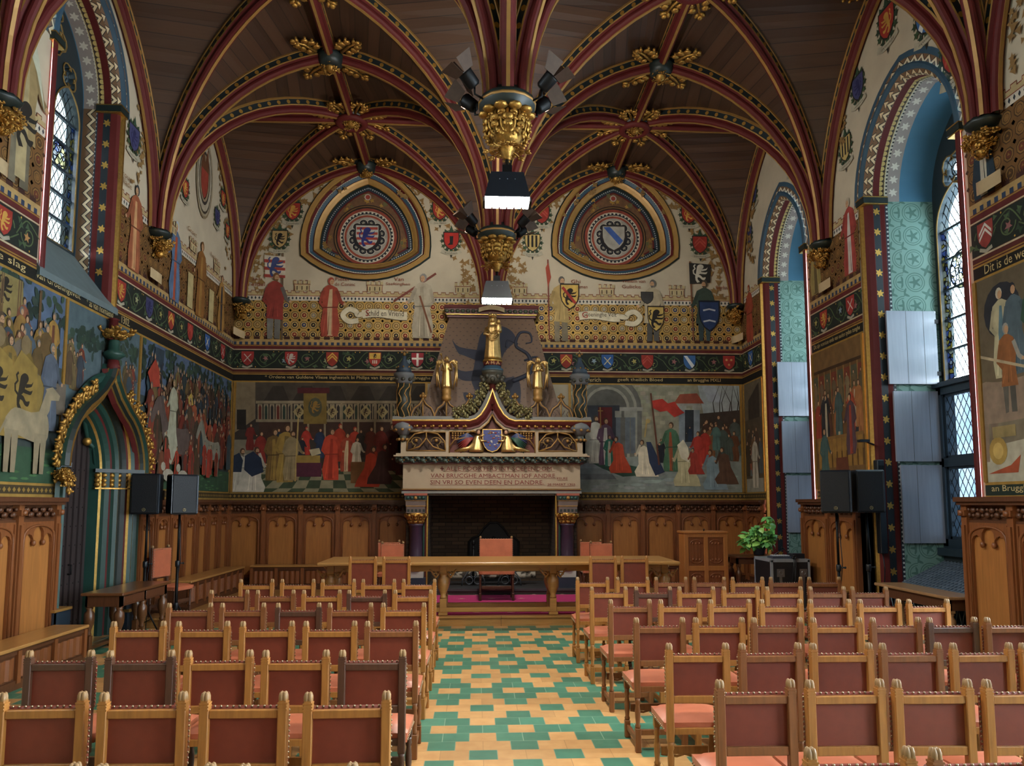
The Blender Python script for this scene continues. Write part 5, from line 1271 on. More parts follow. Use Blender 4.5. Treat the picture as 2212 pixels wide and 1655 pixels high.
def corbel(x, y, dx, dy, label, ribbon=True):
    """gilded carved bracket under the springing of the ribs, with a painted ribbon below"""
    r = empty('corbel', (x, y, ZS), 0, label, 'corbel', None); n = Vector((dx, dy, 0)); s = Vector((-dy, dx, 0))
    m = MB(); m.lathe([(.10, -.13), (.16, -.09), (.19, -.06), (.2, -.03), (.17, -.01), (.17, .0)], (n * .06)[:], 8, 0); m.build('abacus', [BLACKG], r)
    g = MB(); leafball(g, n * .12 + Vector((0, 0, -.22)), .17, 0, rb, 8); leafball(g, n * .1 + Vector((0, 0, -.36)), .1, 0, rb, 6)
    for q in (-1, 1): spray(g, n * .1 + Vector((0, 0, -.12)) + s * .08 * q, s * q + Vector((0, 0, -.5)), n, .2, .14, 0, 3)
    g.build('carved_foliage', GOLDP, r)
    if ribbon:
        b = MB(); L = []
        for i in range(9):
            t = i / 8; L.append(n * (.05 + .07 * math.sin(PI * t)) + s * (.26 * (t - .5) * 2 * .75) + Vector((0, 0, -.62 - .05 * math.sin(3 * t))))
        vs = [p for p in L] + [p - Vector((0, 0, .15)) for p in L]; b.add(vs, [(i, i + 1, 10 + i, 9 + i) for i in range(8)], 0, True)
        b.build('ribbon', mat('parchment_ribbon', '#a8926e', 0.8), r)
    return r
for i, y in enumerate(BAYS[:4]):
    nm = ('in the far corner', 'one bay out from the far corner', 'second bay out from the far corner', 'nearest the viewer')[i]
    yy = y - (.12 if i == 0 else 0)
    corbel(XL + (.1 if i == 0 else .02), yy, 1, -.3 if i == 0 else 0, 'gilded carved corbel %s of the left wall' % nm); corbel(XR - (.1 if i == 0 else .02), yy, -1, -.3 if i == 0 else 0, 'gilded carved corbel %s of the right wall' % nm)
corbel(XC, YB - .03, 0, -1, 'gilded carved corbel in the middle of the end wall above the chimney hood', False)
def boss(x, y, z, dirs, label, group, ring=True):
    r = empty('ceiling_boss', (x, y, z), 0, label, 'ceiling boss', group)
    m = MB()
    if ring: m.lathe([(.2, -.2), (.27, -.2), (.3, -.235), (.3, -.27), (.26, -.3), (.2, -.3), (.17, -.27), (.2, -.24)], (0, 0, 0), 20, 0); m.lathe([(.29, -.21), (.295, -.15), (.27, -.1), (.1, -.08)], (0, 0, 0), 20, 1)
    else: m.lathe([(.1, -.34), (.17, -.3), (.2, -.25), (.2, -.2), (.22, -.17), (.15, -.1)], (0, 0, 0), 12, 1)
    m.build('boss_ring', [RED, BAND_RIB if False else BLACKG], r)
    g = MB(); leafball(g, (0, 0, -.25 if ring else -.33), .15, 0, rb, 7); g.build('carved_centre', GOLDP, r)
    for a in dirs:
        d = Vector((math.cos(a), math.sin(a), -.08)); f = MB(); spray(f, d * .27 + Vector((0, 0, -.17)), d, (-d.y, d.x, 0), .42, .3, 0, 4); f.build('leaf_spray', GOLDP, r)
for bi in range(3):
    for xm, sd in (((XL + XC) / 2, 'left'), ((XC + XR) / 2, 'right')):
        y0, y1 = BAYS[bi], BAYS[bi + 1]; ym = (y0 + y1) / 2; w = ('farthest', 'second', 'nearest')[bi]
        if bi < 2: boss(xm, ym, ZA + .03, [PI / 8 + PI / 4 * k for k in range(8)], 'ringed gilt leaf boss in the middle of the %s bay of the %s vault' % (w, sd), None)
        yy = y0 - (.1 if bi == 0 else 0); boss(xm, yy, ZA, [PI + .45, -.45] if bi == 0 else [PI / 4 + PI / 2 * k for k in range(4)], 'gilt leaf boss at the crown of the %s, %s vault' % (('end wall arch', 'first cross arch', 'second cross arch')[bi], sd), None, False)
for sx, x in ((1, XL + .1), (-1, XR - .1)):
    for ym, w in ((13.42, 'farthest'), (9.5, 'second')):
        f = MB(); spray(f, (x + sx * .12, ym, ZA - .18), (sx, 0, -.1), (0, 1, 0), .42, .28); tag(f.build('leaf_spray', GOLDP), 'gilt leaf spray where the ridge rib meets the %s wall in the %s bay' % ('left' if sx > 0 else 'right', w), 'carved leaf')

# ---------------------------------------------------------------- hanging pendants with lamps
LAMPW = bpy.data.materials.new('lamp_tubes'); LAMPW.use_nodes = True
_e = LAMPW.node_tree.nodes['Principled BSDF']; _e.inputs['Emission Color'].default_value = (1, .93, .82, 1); _e.inputs['Emission Strength'].default_value = 14; _e.inputs['Base Color'].default_value = (.9, .9, .88, 1)
BARN = mat('brown_metal_flap', '#4a3a30', 0.5, 0.5, .15, 20)
def pendant(y, nm, lamp=True, spots=True):
    r = empty('pendant_boss', (XC, y, ZS), 0, 'gilded hanging vault pendant with leaf bowl, %s' % nm, 'pendant boss')
    m = MB(); m.lathe([(.14, .25), (.2, .12), (.27, .1), (.3, .07), (.3, .0), (.26, -.02), (.26, -.06)], (0, 0, 0), 16); m.lathe([(.305, .045), (.31, .03), (.305, .015)], (0, 0, 0), 16, 1); m.build('pendant_collar', [BLACKG, GOLDM], r)
    for a in range(8): pass
    g = MB()
    for a in range(10):
        t = 2 * PI * a / 10; g.ball((.23 * math.cos(t), .23 * math.sin(t), -.075), (.075, .075, .035), 8, 5)
        spray(g, (.2 * math.cos(t + .3), .2 * math.sin(t + .3), -.1), (.12 * math.cos(t + .3), .12 * math.sin(t + .3), -1), (-math.sin(t + .3), math.cos(t + .3), 0), .17, .15, 0, 4)
        spray(g, (.24 * math.cos(t), .24 * math.sin(t), -.16), (-.2 * math.cos(t), -.2 * math.sin(t), -1), (-math.sin(t), math.cos(t), 0), .2, .16, 0, 3)
    g.lathe([(.2, -.08), (.2, -.2), (.16, -.34), (.1, -.42)], (0, 0, 0), 12); g.build('leaf_bowl', GOLDP, r)
    g = MB()
    for a in range(8):
        t = 2 * PI * a / 8; spray(g, (.07 * math.cos(t), .07 * math.sin(t), -.44), (math.cos(t), math.sin(t), -.25), (-math.sin(t), math.cos(t), 0), .17, .13, 0, 3)
    g.lathe([(.11, -.36), (.1, -.44), (.05, -.5), (.04, -.56)], (0, 0, 0), 10); g.build('leaf_tip', GOLDP, r)
    if spots:
        for a, w in ((.5, 'right front'), (2.6, 'left front'), (3.7, 'left rear'), (5.7, 'right rear')):
            d = Vector((math.cos(a), -math.sin(a) if a < PI else -math.sin(a), 0)); k = empty('spotlight', Vector((XC, y, ZS + .02)) + d * .30, math.atan2(d.y, d.x), 'small spotlight with flaps on the %s of the pendant, %s' % (w, nm), 'spotlight', 'spotlights round the pendants')
            b = MB(); b.tube([(0.0, 0, 0), (.1, 0, .02), (.1, 0, .14)], .012, 6); b.build('bracket', IRON, k)
            M_ = Matrix.Translation((.16, 0, .16)) @ Matrix.Rotation(math.radians(48), 4, 'Y')
            b = MB(); b.lathe([(.05, -.09), (.07, -.07), (.075, .06), (.08, .08)], (0, 0, 0), 12, 0, True, M_); can = b.build('lamp_can', IRON, k)
            lens = MB(); lens.lathe([(.068, .075), (.066, .083)], (0, 0, 0), 12, 0, False, M_); lens.build('lens', mat('spot_lens', '#9fc4e6', 0.1), can)
            sl = bpy.data.lights.new('added_fill_beam', 'SPOT'); sl.energy = 26 if math.sin(a) > 0 else 92; sl.color = (1, .95, .86); sl.spot_size = math.radians(142); sl.spot_blend = .9; sl.shadow_soft_size = .06  # added fill to brighten upper walls and vault; the spotlights themselves are unlit
            so = bpy.data.objects.new('added_fill_beam', sl); COL.objects.link(so); so.location = Vector((XC, y, ZS + .30)) + d * .58; so.rotation_euler = (Vector((d.x, d.y, .02)) if math.sin(a) > 0 else Vector((d.x * .5, d.y + .3, .04))).to_track_quat('-Z', 'Y').to_euler()
            for q in range(4):
                Mq = M_ @ Matrix.Rotation(PI / 2 * q, 4, 'Z'); f = MB(); vs = [Mq @ Vector(v) for v in ((.08, -.07, .08), (.08, .07, .08), (.15, .11, .23), (.15, -.11, .23))]; n_ = (vs[1] - vs[0]).cross(vs[2] - vs[0]).normalized() * .003
                f.add(vs + [v + n_ for v in vs], [(0, 1, 2, 3), (4, 7, 6, 5), (0, 4, 5, 1), (1, 5, 6, 2), (2, 6, 7, 3), (3, 7, 4, 0)]); f.build('barn_door', BARN, can)
    if lamp:
        zt = -.56; k = empty('ceiling_lamp', (XC, y, ZS), 0, 'black box lamp with glowing white tubes hanging below the pendant, %s' % nm, 'lamp', None)
        b = MB(); b.tube([(0, 0, zt + .03), (0, 0, zt - .22)], .02, 8); b.box(-.05, .05, -.04, .04, zt - .2, zt - .07); b.build('lamp_rod', IRON, k)
        b = MB(); z1, z0 = zt - .17, zt - .44; T, Bt = (.17, .09), (.235, .11)
        vs = [(sx * T[0], sy * T[1], z1) for sx, sy in ((-1, -1), (1, -1), (1, 1), (-1, 1))] + [(sx * Bt[0], sy * Bt[1], z0) for sx, sy in ((-1, -1), (1, -1), (1, 1), (-1, 1))]
        b.add(vs, [(0, 1, 2, 3), (4, 5, 1, 0), (5, 6, 2, 1), (6, 7, 3, 2), (7, 4, 0, 3)]); 
        for sx in (-.08, 0, .08): b.ball((sx, -.097, zt - .25), .006, 5, 3, 1)
        b.build('lamp_housing', [BLACKP, GREYP], k)
        b = MB(); b.box(-.23, .23, -.105, .105, z0 - .03, z0 - .004)
        for i in range(6): b.box(-.225 + i * .078, -.165 + i * .078, -.1, .1, z0 - .05, z0 - .03)
        b.build('light_tubes', LAMPW, k)
        b = MB(); 
        for sx in (-.24, .24):
            for i in range(4): b.box(sx - .012, sx + .012, -.1, .1, z0 - .012 - i * .014, z0 - .007 - i * .014)
        b.build('cooling_fins', IRON, k)
        lamp_light(XC, y, ZS + z0 - .06, 38, (1, .93, .83), (.44, .2))
pendant(BAYS[1], 'far one', True); pendant(BAYS[2], 'near one', True); pendant(BAYS[3], 'overhead', True, False)

# ---------------------------------------------------------------- panelling
def frame_of(wall, s0, s1):
    if wall == 'back': return (s0, YB, 0), 0.0
    if wall == 'left': return (XL, s0, 0), PI / 2
    return (XR, s1, 0), -PI / 2
NTRIM = [0]
def cusped(a, zb, zs, c=0.0):
    r = a / 3; L = [(c - a, zb), (c - a, zs)]
    for i, (x, dz, rr) in enumerate(((-2 * r, 0.0, r * .96), (0, r * .75, r * 1.12), (2 * r, 0.0, r * .96))):
        L += [(c + x + rr * math.cos(PI - PI * 1.12 * (k / 6) + .06 * PI), zs + dz + rr * math.sin(PI - PI * 1.12 * (k / 6) + .06 * PI)) for k in range(7)]
    return L + [(c + a, zs), (c + a, zb)]
def panelling(wall, s0, s1, n, z0, zt, label, proud=.0):
    loc, rz = frame_of(wall, s0, s1); L = s1 - s0; pw = L / n; NTRIM[0] += 1
    m = MB(); B = proud
    m.box(0, L, -B - .03, 0, z0, zt)
    m.box(-.02, L + .02, -B - .17, 0, zt - .05, zt); m.box(-.01, L + .01, -B - .14, 0, zt - .085, zt - .05); m.box(0, L, -B - .07, 0, zt - .27, zt - .245); m.box(0, L, -B - .1, 0, z0, z0 + .12); m.box(0, L, -B - .055, 0, z0 + .12, z0 + .2)
    o = m.build('trim_%d' % NTRIM[0], [OAKD]); o.location = loc; o.rotation_euler = (0, 0, rz); struct(o, label)
    for i in range(n + 1):
        x = min(max(i * pw, .045), L - .045); p = MB()
        p.box(x - .045, x + .045, -B - .10, 0, z0 + .1, zt - .07); p.box(x - .025, x + .025, -B - .12, -B - .1, z0 + .14, zt - .3); p.box(x - .055, x + .055, -B - .13, 0, zt - .2, zt - .14); p.ball((x, -B - .13, zt - .17), (.035, .03, .035), 8, 5)
        p.build('post', OAKW, o)
    for i in range(n):
        x0, x1 = i * pw + .045, (i + 1) * pw - .045; c = (x0 + x1) / 2; a = (x1 - x0) / 2 - .065
        p = MB(); zb, zh = z0 + .2, zt - .27
        p.plate([[(x0, zb), (x1, zb), (x1, zh), (x0, zh)], cusped(a, zb + .05, zh - .05 - a * .62, c)], ((0, -B - .075, 0), (1, 0, 0), (0, 0, 1), (0, -1, 0)), .03)
        arcp = [(c - a - .02, -B - .08, zb + .06), (c - a - .02, -B - .08, zh - .2)] + [(c - (a + .02) * math.cos(PI * k / 10), -B - .08, zh - .2 + .16 * math.sin(PI * k / 10) ** .7) for k in range(1, 10)] + [(c + a + .02, -B - .08, zh - .2), (c + a + .02, -B - .08, zb + .06)]
        p.tube(arcp, .014, 6)
        for q in (-1, 1):
            p.ball((c + q * a / 3, -B - .075, zh - .05 - a * .62 - .012), (.03, .025, .035), 7, 5); p.box(c + q * a * 1.12 - .01, c + q * a * 1.12 + .01, -B - .09, -B - .07, zb + .02, zh - .02)
        p.build('tracery_panel', OAKW, o)
        f = MB(); f.box(x0, x1, -B - .042, -B - .03, zb, zh); f.build('panel_board', mat('panel_oak_lighter', '#9c6634', 0.42, 0, 0.2, 6, 0.03, grain=(6, 6, .5)), o)
        cv_ = MB(); k = max(4, int((x1 - x0) / .07))
        for j in range(k):
            xx = x0 + (j + .5) * (x1 - x0) / k; cv_.ball((xx, -B - .06, zt - .165 + .025 * (1 if j % 2 else -1)), (.04, .03, .035), 6, 4); cv_.ball((xx + .02, -B - .075, zt - .165 - .03 * (1 if j % 2 else -1)), (.022, .02, .022), 5, 3)
        cv_.build('carved_frieze', OAKD, o)
    return o
panelling('back', XL, -1.30, 5, DZ, 1.87, 'dark oak panelling with trefoil heads left of the fireplace')
panelling('back', 1.95, XR, 5, DZ, 1.87, 'dark oak panelling with trefoil heads right of the fireplace')
panelling('left', 11.25, YB - .13, 7, DZ, 1.87, 'oak panelling along the left wall beyond the arched door')
panelling('left', 4.5, 9.13, 6, 0.0, 1.87, 'oak panelling along the left wall before the arched door')
panelling('right', 10.37, 12.16, 2, 0.0, 1.87, 'oak panelling on the pier between the right windows', .18)
panelling('right', 6.5, 8.0, 2, 0.0, 1.87, 'oak panelling at the right edge before the near window', .22)
panelling('right', 14.3, YB - .13, 1, DZ, 1.87, 'narrow oak panelling in the far right corner')
def bench(wall, s0, s1, d0, d1, z0, zs, n, label, ends=True):
    loc, rz = frame_of(wall, s0, s1); L = s1 - s0; r = empty('wall_bench', loc, rz, label, 'bench')
    m = MB(); m.cbox(0, L, -d1 - .03, -d0, zs - .035, zs, .008); m.build('seat', OAKT, r)
    m = MB(); m.box(.02, L - .02, -d1 + .02, -d0, z0, zs - .035); m.box(.0, L, -d1, -d0, z0, z0 + .09); m.box(.0, L, -d1, -d0, zs - .085, zs - .035); m.build('bench_front', OAKD, r)
    pw = L / n
    for i in range(n):
        x0, x1 = i * pw + .05, (i + 1) * pw - .05; p = MB(); vs = []
        for k in range(17): xx = x0 + k * (x1 - x0) / 16; vs += [(xx, -d1 + .016 - .018 * (k % 4 in (1, 2)), z0 + .11), (xx, -d1 + .016 - .018 * (k % 4 in (1, 2)), zs - .11)]
        p.add(vs, [(2 * k, 2 * k + 2, 2 * k + 3, 2 * k + 1) for k in range(16)]); p.build('linenfold', OAKW, r)
    for i in range(n + 1):
        x = min(max(i * pw, .03), L - .03); q = MB(); q.box(x - .03, x + .03, -d1 - .012, -d1 + .02, z0 + .06, zs - .05); q.build('bench_post', OAKW, r)
    return r
bench('back', XL + .6, -1.36, .13, .42, DZ, .61, 6, 'oak wall bench with panelled front, left of the fireplace')
bench('back', 2.0, XR - .5, .13, .42, DZ, .61, 6, 'oak wall bench with panelled front, right of the fireplace')
bench('left', 12.15, YB - .5, .13, .5, DZ, .60, 8, 'oak wall bench with panelled front along the left wall beyond the table')
bench('left', 5.2, 9.05, .13, .50, 0.0, .42, 6, 'oak wall bench ending at the arched door, front left')
bench('right', 10.6, 11.3, .30, .58, 0.0, .58, 2, 'oak wall bench under the panelled pier between the right windows')

# ---------------------------------------------------------------- arched door in the left wall
DR = struct(empty('door_1', (XL, DOORC, 0)), 'dark oak door under a gilded ogee hood')
m = MB(); jr = lambda p: [(0, a - DOORC, z) for a, z in p]
pth = jr(lancet(DOORW, 0.0, DZS, DZA, 14, DOORC))
prof = [(-.05, -.16), (-.09, -.13), (-.09, -.06), (-.05, -.03), (-.05, .0), (-.07, .03), (-.03, .06), (.0, .075), (.02, .1), (.0, .13), (.05, .16), (.08, .17), (.07, .2), (.11, .23), (.15, .24), (.17, .27), (.15, .29), (.2, .32), (.24, .33), (.26, .36), (.4, .38)]
mi = [1, 1, 1, 2, 1, 1, 2, 0, 0, 3, 3, 2, 1, 1, 0, 2, 1, 1, 2, 1]
lat = (-1, 0, 0); t = Vector(pth[1]) - Vector(pth[0])
if t.cross(Vector(lat)).dot(Vector((0, 1, 0))) < 0: pth = pth[::-1]
m.sweep(pth, prof, lat, mi); m.build('door_jamb', [RED, GREEN, GOLD, BLACKG], DR)
DOORWD = mat('weathered_dark_door', '#352c2c', 0.38, 0, 0.3, 9, 0.1, grain=(8, 8, .5))
m = MB(); nb = 9; w2 = DOORW - .3
for i in range(nb):
    a0, a1 = -w2 + 2 * w2 * i / nb, -w2 + 2 * w2 * (i + 1) / nb; m.box(-.46, -.40, a0 + .004, a1 - .004, 0, 3.6); m.box(-.40, -.375, a1 - .03, a1 + .03, 0, 3.6)
dleaf = m.build('door_leaf', DOORWD, DR)
m = MB()
for i in range(nb):
    for j in range(9): m.ball((-.396, -w2 + 2 * w2 * (i + .5) / nb, .25 + j * .25), .012, 6, 4)
m.tube([(-.37, .1, 1.0), (-.33, .1, 1.0), (-.33, .1, .88), (-.37, .1, .88)], .012, 6); m.build('door_stud', IRON, dleaf)
m = MB(); m.box(-.62, -.55, -1.2, 1.2, 0, 4.2); m.build('door_back_wall', mat('dark_recess', '#15120f', .9), DR)
for q in (-1, 1):     # capitals and bases of the jamb shafts
    m = MB(); ya, yb = sorted((q * (DOORW + .14), q * (DOORW - .36)))
    for k in range(6):
        tt = k / 5; y = q * (DOORW + .06 - tt * .42); x = .09 - tt * .36; M_ = Matrix.Translation((x, y, 0)) @ Matrix.Rotation(.75 * q, 4, 'Z'); m.box(-.06, .06, -.06, .06, DZS + .01, DZS + .06, 1, M_); m.box(-.055, .055, -.055, .055, DZS - .22, DZS - .2, 0, M_)
    for k in range(7):
        tt = k / 6; y = q * (DOORW + .05 - tt * .42); x = .1 - tt * .38
        for z_ in (-.03, -.1, -.16): m.ball((x, y, DZS + z_), (.045, .045, .04), 6, 4, 0)
    m.build('capital', [GOLDP, BLACKG], DR)
    m = MB()
    for k, (z0_, z1_, e) in enumerate(((0, .3, .05), (.3, .34, .07), (.34, .55, .03), (.55, .58, .05))): m.box(-.36, .09 + e, *sorted((q * (DOORW + .16 + e * .5), q * (DOORW - .2))), z0_, z1_, 0 if k % 2 == 0 else 1)
    m.build('jamb_base', [mat('dark_blue_plinth', '#1b2a36', .5), GOLDM], DR)
# ogee hood
def ogee(w, zb, za, n=10):
    L = []
    for i in range(n + 1):
        t = i / n; 
        if t < .72: a = t / .72 * 1.12; x = w * math.cos(a) ; z = zb + (za - zb) * .62 * math.sin(a) / math.sin(1.12)
        else: u = (t - .72) / .28; x0 = w * math.cos(1.12); x = x0 * (1 - u) ** 1.7; z = zb + (za - zb) * (.62 + .38 * u)
        L.append((x, z))
    return L
m = MB(); hw_ = DOORW + .14
for q in (-1, 1):
    L = [(.0, q * a, z) for a, z in ogee(hw_, DZS + .02, 3.62)]
    lt = (1, 0, 0); tt = Vector(L[1]) - Vector(L[0]); inward = tt.cross(Vector((-1, 0, 0)));
    lt = (-1, 0, 0) if inward.y * q < 0 else (1, 0, 0); sg = -1 if lt[0] < 0 else 1
    pr = [(0, -.06), (sg * .16, -.05), (sg * .2, -.02), (sg * .2, .015), (sg * .16, .03), (sg * .15, .07), (sg * .11, .09), (sg * .11, .13), (sg * .05, .16)]
    m.sweep(L, pr, lt, [1, 3, 2, 1, 2, 3, 2, 0])
m.lathe([(.07, 3.5), (.09, 3.6), (.07, 3.7)], (.12, 0, 0), 8, 0); m.lathe([(.06, 3.7), (.14, 3.76), (.14, 3.79), (.08, 3.83), (.07, 3.95), (.06, 3.97)], (.12, 0, 0), 8, 1); m.lathe([(.07, 3.97), (.055, 4.24), (.08, 4.25), (.04, 4.27)], (.1, 0, 0), 8, 0)
m.build('ogee_hood', [RED, GREEN, GOLD, BLACKG], DR)
og = ogee(hw_ + .03, DZS + .02, 3.62, 40)
for q in (-1, 1):
    for k in range(6):
        i = 2 + int(k * 5.4); a, z = og[i]; a2, z2 = og[i + 1]; tz = Vector((0, q * (a2 - a), z2 - z)).normalized(); nn = Vector((0, q * abs(tz.z), abs(tz.y))); m = MB()
        spray(m, Vector((.10, q * a, z)) - nn * .02, nn + tz * .45 + Vector((.25, 0, 0)), tz - nn * .3, .27, .23, 0, 4)
        m.build('crocket', GOLDP, DR)
    m = MB(); leafball(m, (.14, q * (hw_ + .02), DZS - .1), .12, 0, rb, 7); spray(m, (.14, q * hw_, DZS + .0), (.2, 0, -1), (0, 1, 0), .3, .2); m.build('hood_stop', GOLDP, DR)
m = MB()
for k in range(6):
    a = 2 * PI * k / 6; spray(m, (.12 + .05 * math.cos(a), .05 * math.sin(a), 3.98), (math.cos(a), math.sin(a), .55), (-math.sin(a), math.cos(a), 0), .24, .2, 0, 3)
m.ball((.12, 0, 4.06), (.09, .09, .1), 8, 5); m.build('finial', GOLDP, DR)
# cusped inner arch with painted letters
m = MB(); inn = lancet(w2 + .02, 0, DZS, DZA - .32, 10, 0)
L = [(-.34, a, z) for a, z in inn[1:-1]]
m.tube(L, .045, 6, 0); 
for q in (-1, 1):
    m.tube([(-.33, q * (w2 - .02), DZS), (-.33, q * (w2 - .12), DZS + .35), (-.33, q * (w2 - .3), DZS + .42)], .03, 6, 0); m.ball((-.33, q * (w2 - .3), DZS + .42), .06, 8, 5, 1); m.tube([(-.33, q * (w2 - .3), DZS + .45), (-.33, q * .18, DZS + .8), (-.33, 0, DZS + 1.0)], .03, 6, 0)
m.build('cusped_arch', [GREEN, GOLDP], DR)

# ---------------------------------------------------------------- fireplace
FX = .30
FP = empty('fireplace', (FX, 14.15, DZ), 0, 'tall painted chimneypiece with lettered lintel, tracery balcony and sloping hood', 'fireplace')
def fpart(m, name, mats): return m.build(name, mats, FP)
Zq = -DZ; PURP = mat('aubergine_column_paint', '#3d3040', .35, 0, .1, 8); WHST = mat('pale_stone', '#a8a49c', .6, 0, .1, 8)
BRK = bpy.data.materials.new('sooty_brick'); BRK.use_nodes = True; _nt = BRK.node_tree; _b = _nt.nodes['Principled BSDF']
_br = N(_nt, 'ShaderNodeTexBrick'); _br.inputs['Color1'].default_value = (*lin('#4a3826'), 1); _br.inputs['Color2'].default_value = (*lin('#33271c'), 1); _br.inputs['Mortar'].default_value = (*lin('#1f1813'), 1); _br.inputs['Scale'].default_value = 1; _br.inputs['Brick Width'].default_value = .26; _br.inputs['Row Height'].default_value = .075; _br.inputs['Mortar Size'].default_value = .008
_g = N(_nt, 'ShaderNodeTexCoord'); _mp = N(_nt, 'ShaderNodeMapping'); _mp.inputs['Rotation'].default_value = (-PI / 2, 0, 0); _nt.links.new(_g.outputs['Object'], _mp.inputs[0]); _nt.links.new(_mp.outputs[0], _br.inputs['Vector']); _nt.links.new(_br.outputs[0], _b.inputs['Base Color']); _b.inputs['Roughness'].default_value = .9
D = 1.24
m = MB(); m.box(-1.19, 1.19, D - .05, D, 0, 2.0); m.box(-1.6, -1.19, .12, D, 0, 1.85, 0); m.box(1.19, 1.6, .12, D, 0, 1.85, 0); m.box(-1.2, 1.2, .0, D, 1.8, 1.9); fpart(m, 'firebox', [BRK])
m = MB(); m.box(-1.75, 1.75, -.2, D, 0, .10); m.box(-1.78, 1.78, -.23, D, .07, .11); fpart(m, 'hearth_slab', [mat('dark_hearth_stone', '#3a3a3d', .4)])
for q, w in ((-1, 'left'), (1, 'right')):
    c = q * 1.405; m = MB()
    m.box(c - .19, c + .19, -.14, .2, .11, .3, 1); m.box(c - .15, c + .15, -.11, .2, .3, .42, 0); m.lathe([(.15, .42), (.16, .46), (.13, .5), (.12, .52), (.12, 1.24), (.135, 1.25), (.135, 1.28)], (c, 0, 0), 14, 2)
    fpart(m, 'column', [WHST, mat('navy_plinth', '#1f2a3a', .5), PURP])
    m = MB()
    for k in range(10):
        a = 2 * PI * k / 10; spray(m, (c + .12 * math.cos(a), .12 * math.sin(a), 1.27), (.5 * math.cos(a), .5 * math.sin(a), 1), (-math.sin(a), math.cos(a), 0), .2, .13, 0, 3); m.ball((c + .19 * math.cos(a + .3), .19 * math.sin(a + .3), 1.43), .04, 6, 4)
    m.lathe([(.13, 1.27), (.16, 1.42), (.2, 1.48)], (c, 0, 0), 12); fpart(m, 'capital', [GOLDP])
    m = MB(); m.box(c - .17, c + .17, -.17, .4, 1.48, 1.6, 0); m.box(c - .18, c + .18, -.18, .4, 1.6, 1.615, 1)
    for k in range(5): m.box(c - .15 + k * .07, c - .11 + k * .07, -.175, -.165, 1.5, 1.55, 2)
    m.box(c - .18, c + .18, -.18, .4, 1.615, 1.70, 0); m.box(c - .19, c + .19, -.19, .4, 1.70, 1.715, 1); m.box(c - .2, c + .2, -.2, .4, 1.715, 1.80, 2)
    m.ball((c, -.2, 1.757), (.035, .03, .035), 8, 5, 1)
    for k in (-1, 1):
        for j in (.07, .14): m.ball((c + k * j, -.2, 1.757), (.035, .02, .03), 6, 4, 3)
    m.box(c - .21, c + .21, -.21, .4, 1.80, 1.84, 4); fpart(m, 'impost_block', [mat('taupe_paint', '#5d4e4a', .5), GOLDM, BLACKG, GREEN, mat('brick_red_paint', '#8f4a38', .5)])
    m = MB()
    for x, w_, mi_ in ((1.2, .012, 1), (1.225, .015, 0), (1.26, .02, 2)): m.box(*sorted((q * (x - w_), q * (x + w_))), -.0 + (x - 1.2), .14, .11, 1.83, mi_)
    fpart(m, 'opening_moulding', [RED, GOLD, GREEN])
m = MB(); m.box(-1.68, 1.68, -.02, D, 1.84, 1.88, 2); m.box(-1.66, 1.66, .01, D, 1.88, 1.93, 1); m.box(-1.68, 1.68, -.01, D, 1.91, 1.925, 3); m.box(-1.66, 1.66, 0, D, 1.93, 2.4, 0); fpart(m, 'lintel', [BEIGE, REDD, GREYST, GOLDM])
# lettering of the lintel
LETC = mat('red_lettering', '#74302a', .6)
def letter(t, x, z, h, w=None, y=-.006, parent=FP, al='c', matl=None):
    vs, fs, tw, th = text_mesh(t, .012); sc = h / th; sx = sc if w is None else w / tw; x0 = {'c': -tw * sx / 2, 'l': 0}[al]
    m = MB(); m.add([(x + x0 + a * sx, y, z + b * sc) for a, b in vs], fs); return m.build('lettering', matl or LETC, parent)
letter('ALLE POORTERS INT SCEPENDOM', .13, 2.265, .078, 1.98); letter('VAN BRUCGHE AMBACTMAN IOF ANDRE', 0.02, 2.135, .075, 2.33); letter('SIN VRI SO EVEN DEEN EN DANDRE.', -.09, 2.01, .078, 2.12); letter('KEURE', 1.32, 2.10, .045, .2); letter('28 MAERT 1303', 1.3, 1.99, .04, .52)
m = MB(); m.box(-.97, -.9, -.006, -.002, 2.292, 2.312); m.box(-.945, -.925, -.006, -.002, 2.265, 2.345)
for (x0, x1, z) in ((-.9, 1.18, 2.25), (-1.15, 1.2, 2.12), (-1.15, 1.0, 1.995), (1.22, 1.42, 2.085), (1.03, 1.56, 1.975)): m.box(x0, x1, -.005, -.002, z, z + .004)
fpart(m, 'ruled_lines', [LETC])
# leafy cornice and balcony front
m = MB(); m.box(-1.72, 1.72, -.06, D, 2.39, 2.42, 1); m.box(-1.74, 1.74, -.1, D, 2.42, 2.52, 2)
fpart(m, 'cornice_bed', [BEIGE, REDD, BLACKG])
m = MB(); rr = random.Random(8)
for k in range(34):
    x = -1.74 + (k + .5) * 3.48 / 34; z = 2.47 + .025 * (1 if k % 2 else -1)
    m.ball((x, -.13, z), (.055, .05, .04), 7, 4, 0); m.ball((x + .03, -.16, z - .03), (.03, .03, .025), 6, 4, 0)
    if k % 2: m.ball((x - .045, -.15, 2.45), .014, 5, 3, 1)
    else: m.ball((x + .02, -.16, 2.50), .013, 5, 3, 1)
for q in (-1, 1):
    for k in range(10): m.ball((q * 1.77, -.08 + k * .12, 2.47 + .02 * (-1) ** k), (.04, .055, .04), 6, 4, 0)
fpart(m, 'carved_leaf_cornice', [mat('leaf_green_grey', '#39443c', .45), GOLDM])
m = MB(); m.box(-1.82, 1.82, -.18, D, 2.52, 2.545, 0); m.box(-1.78, 1.78, -.14, D, 2.545, 2.58, 0); fpart(m, 'cornice_shelf', [BEIGE])
zb, zt = 2.58, 3.03; Yp = -.08
m = MB(); NICH = mat('dark_brown_recess', '#3a241b', .7, 0, .2, 9)
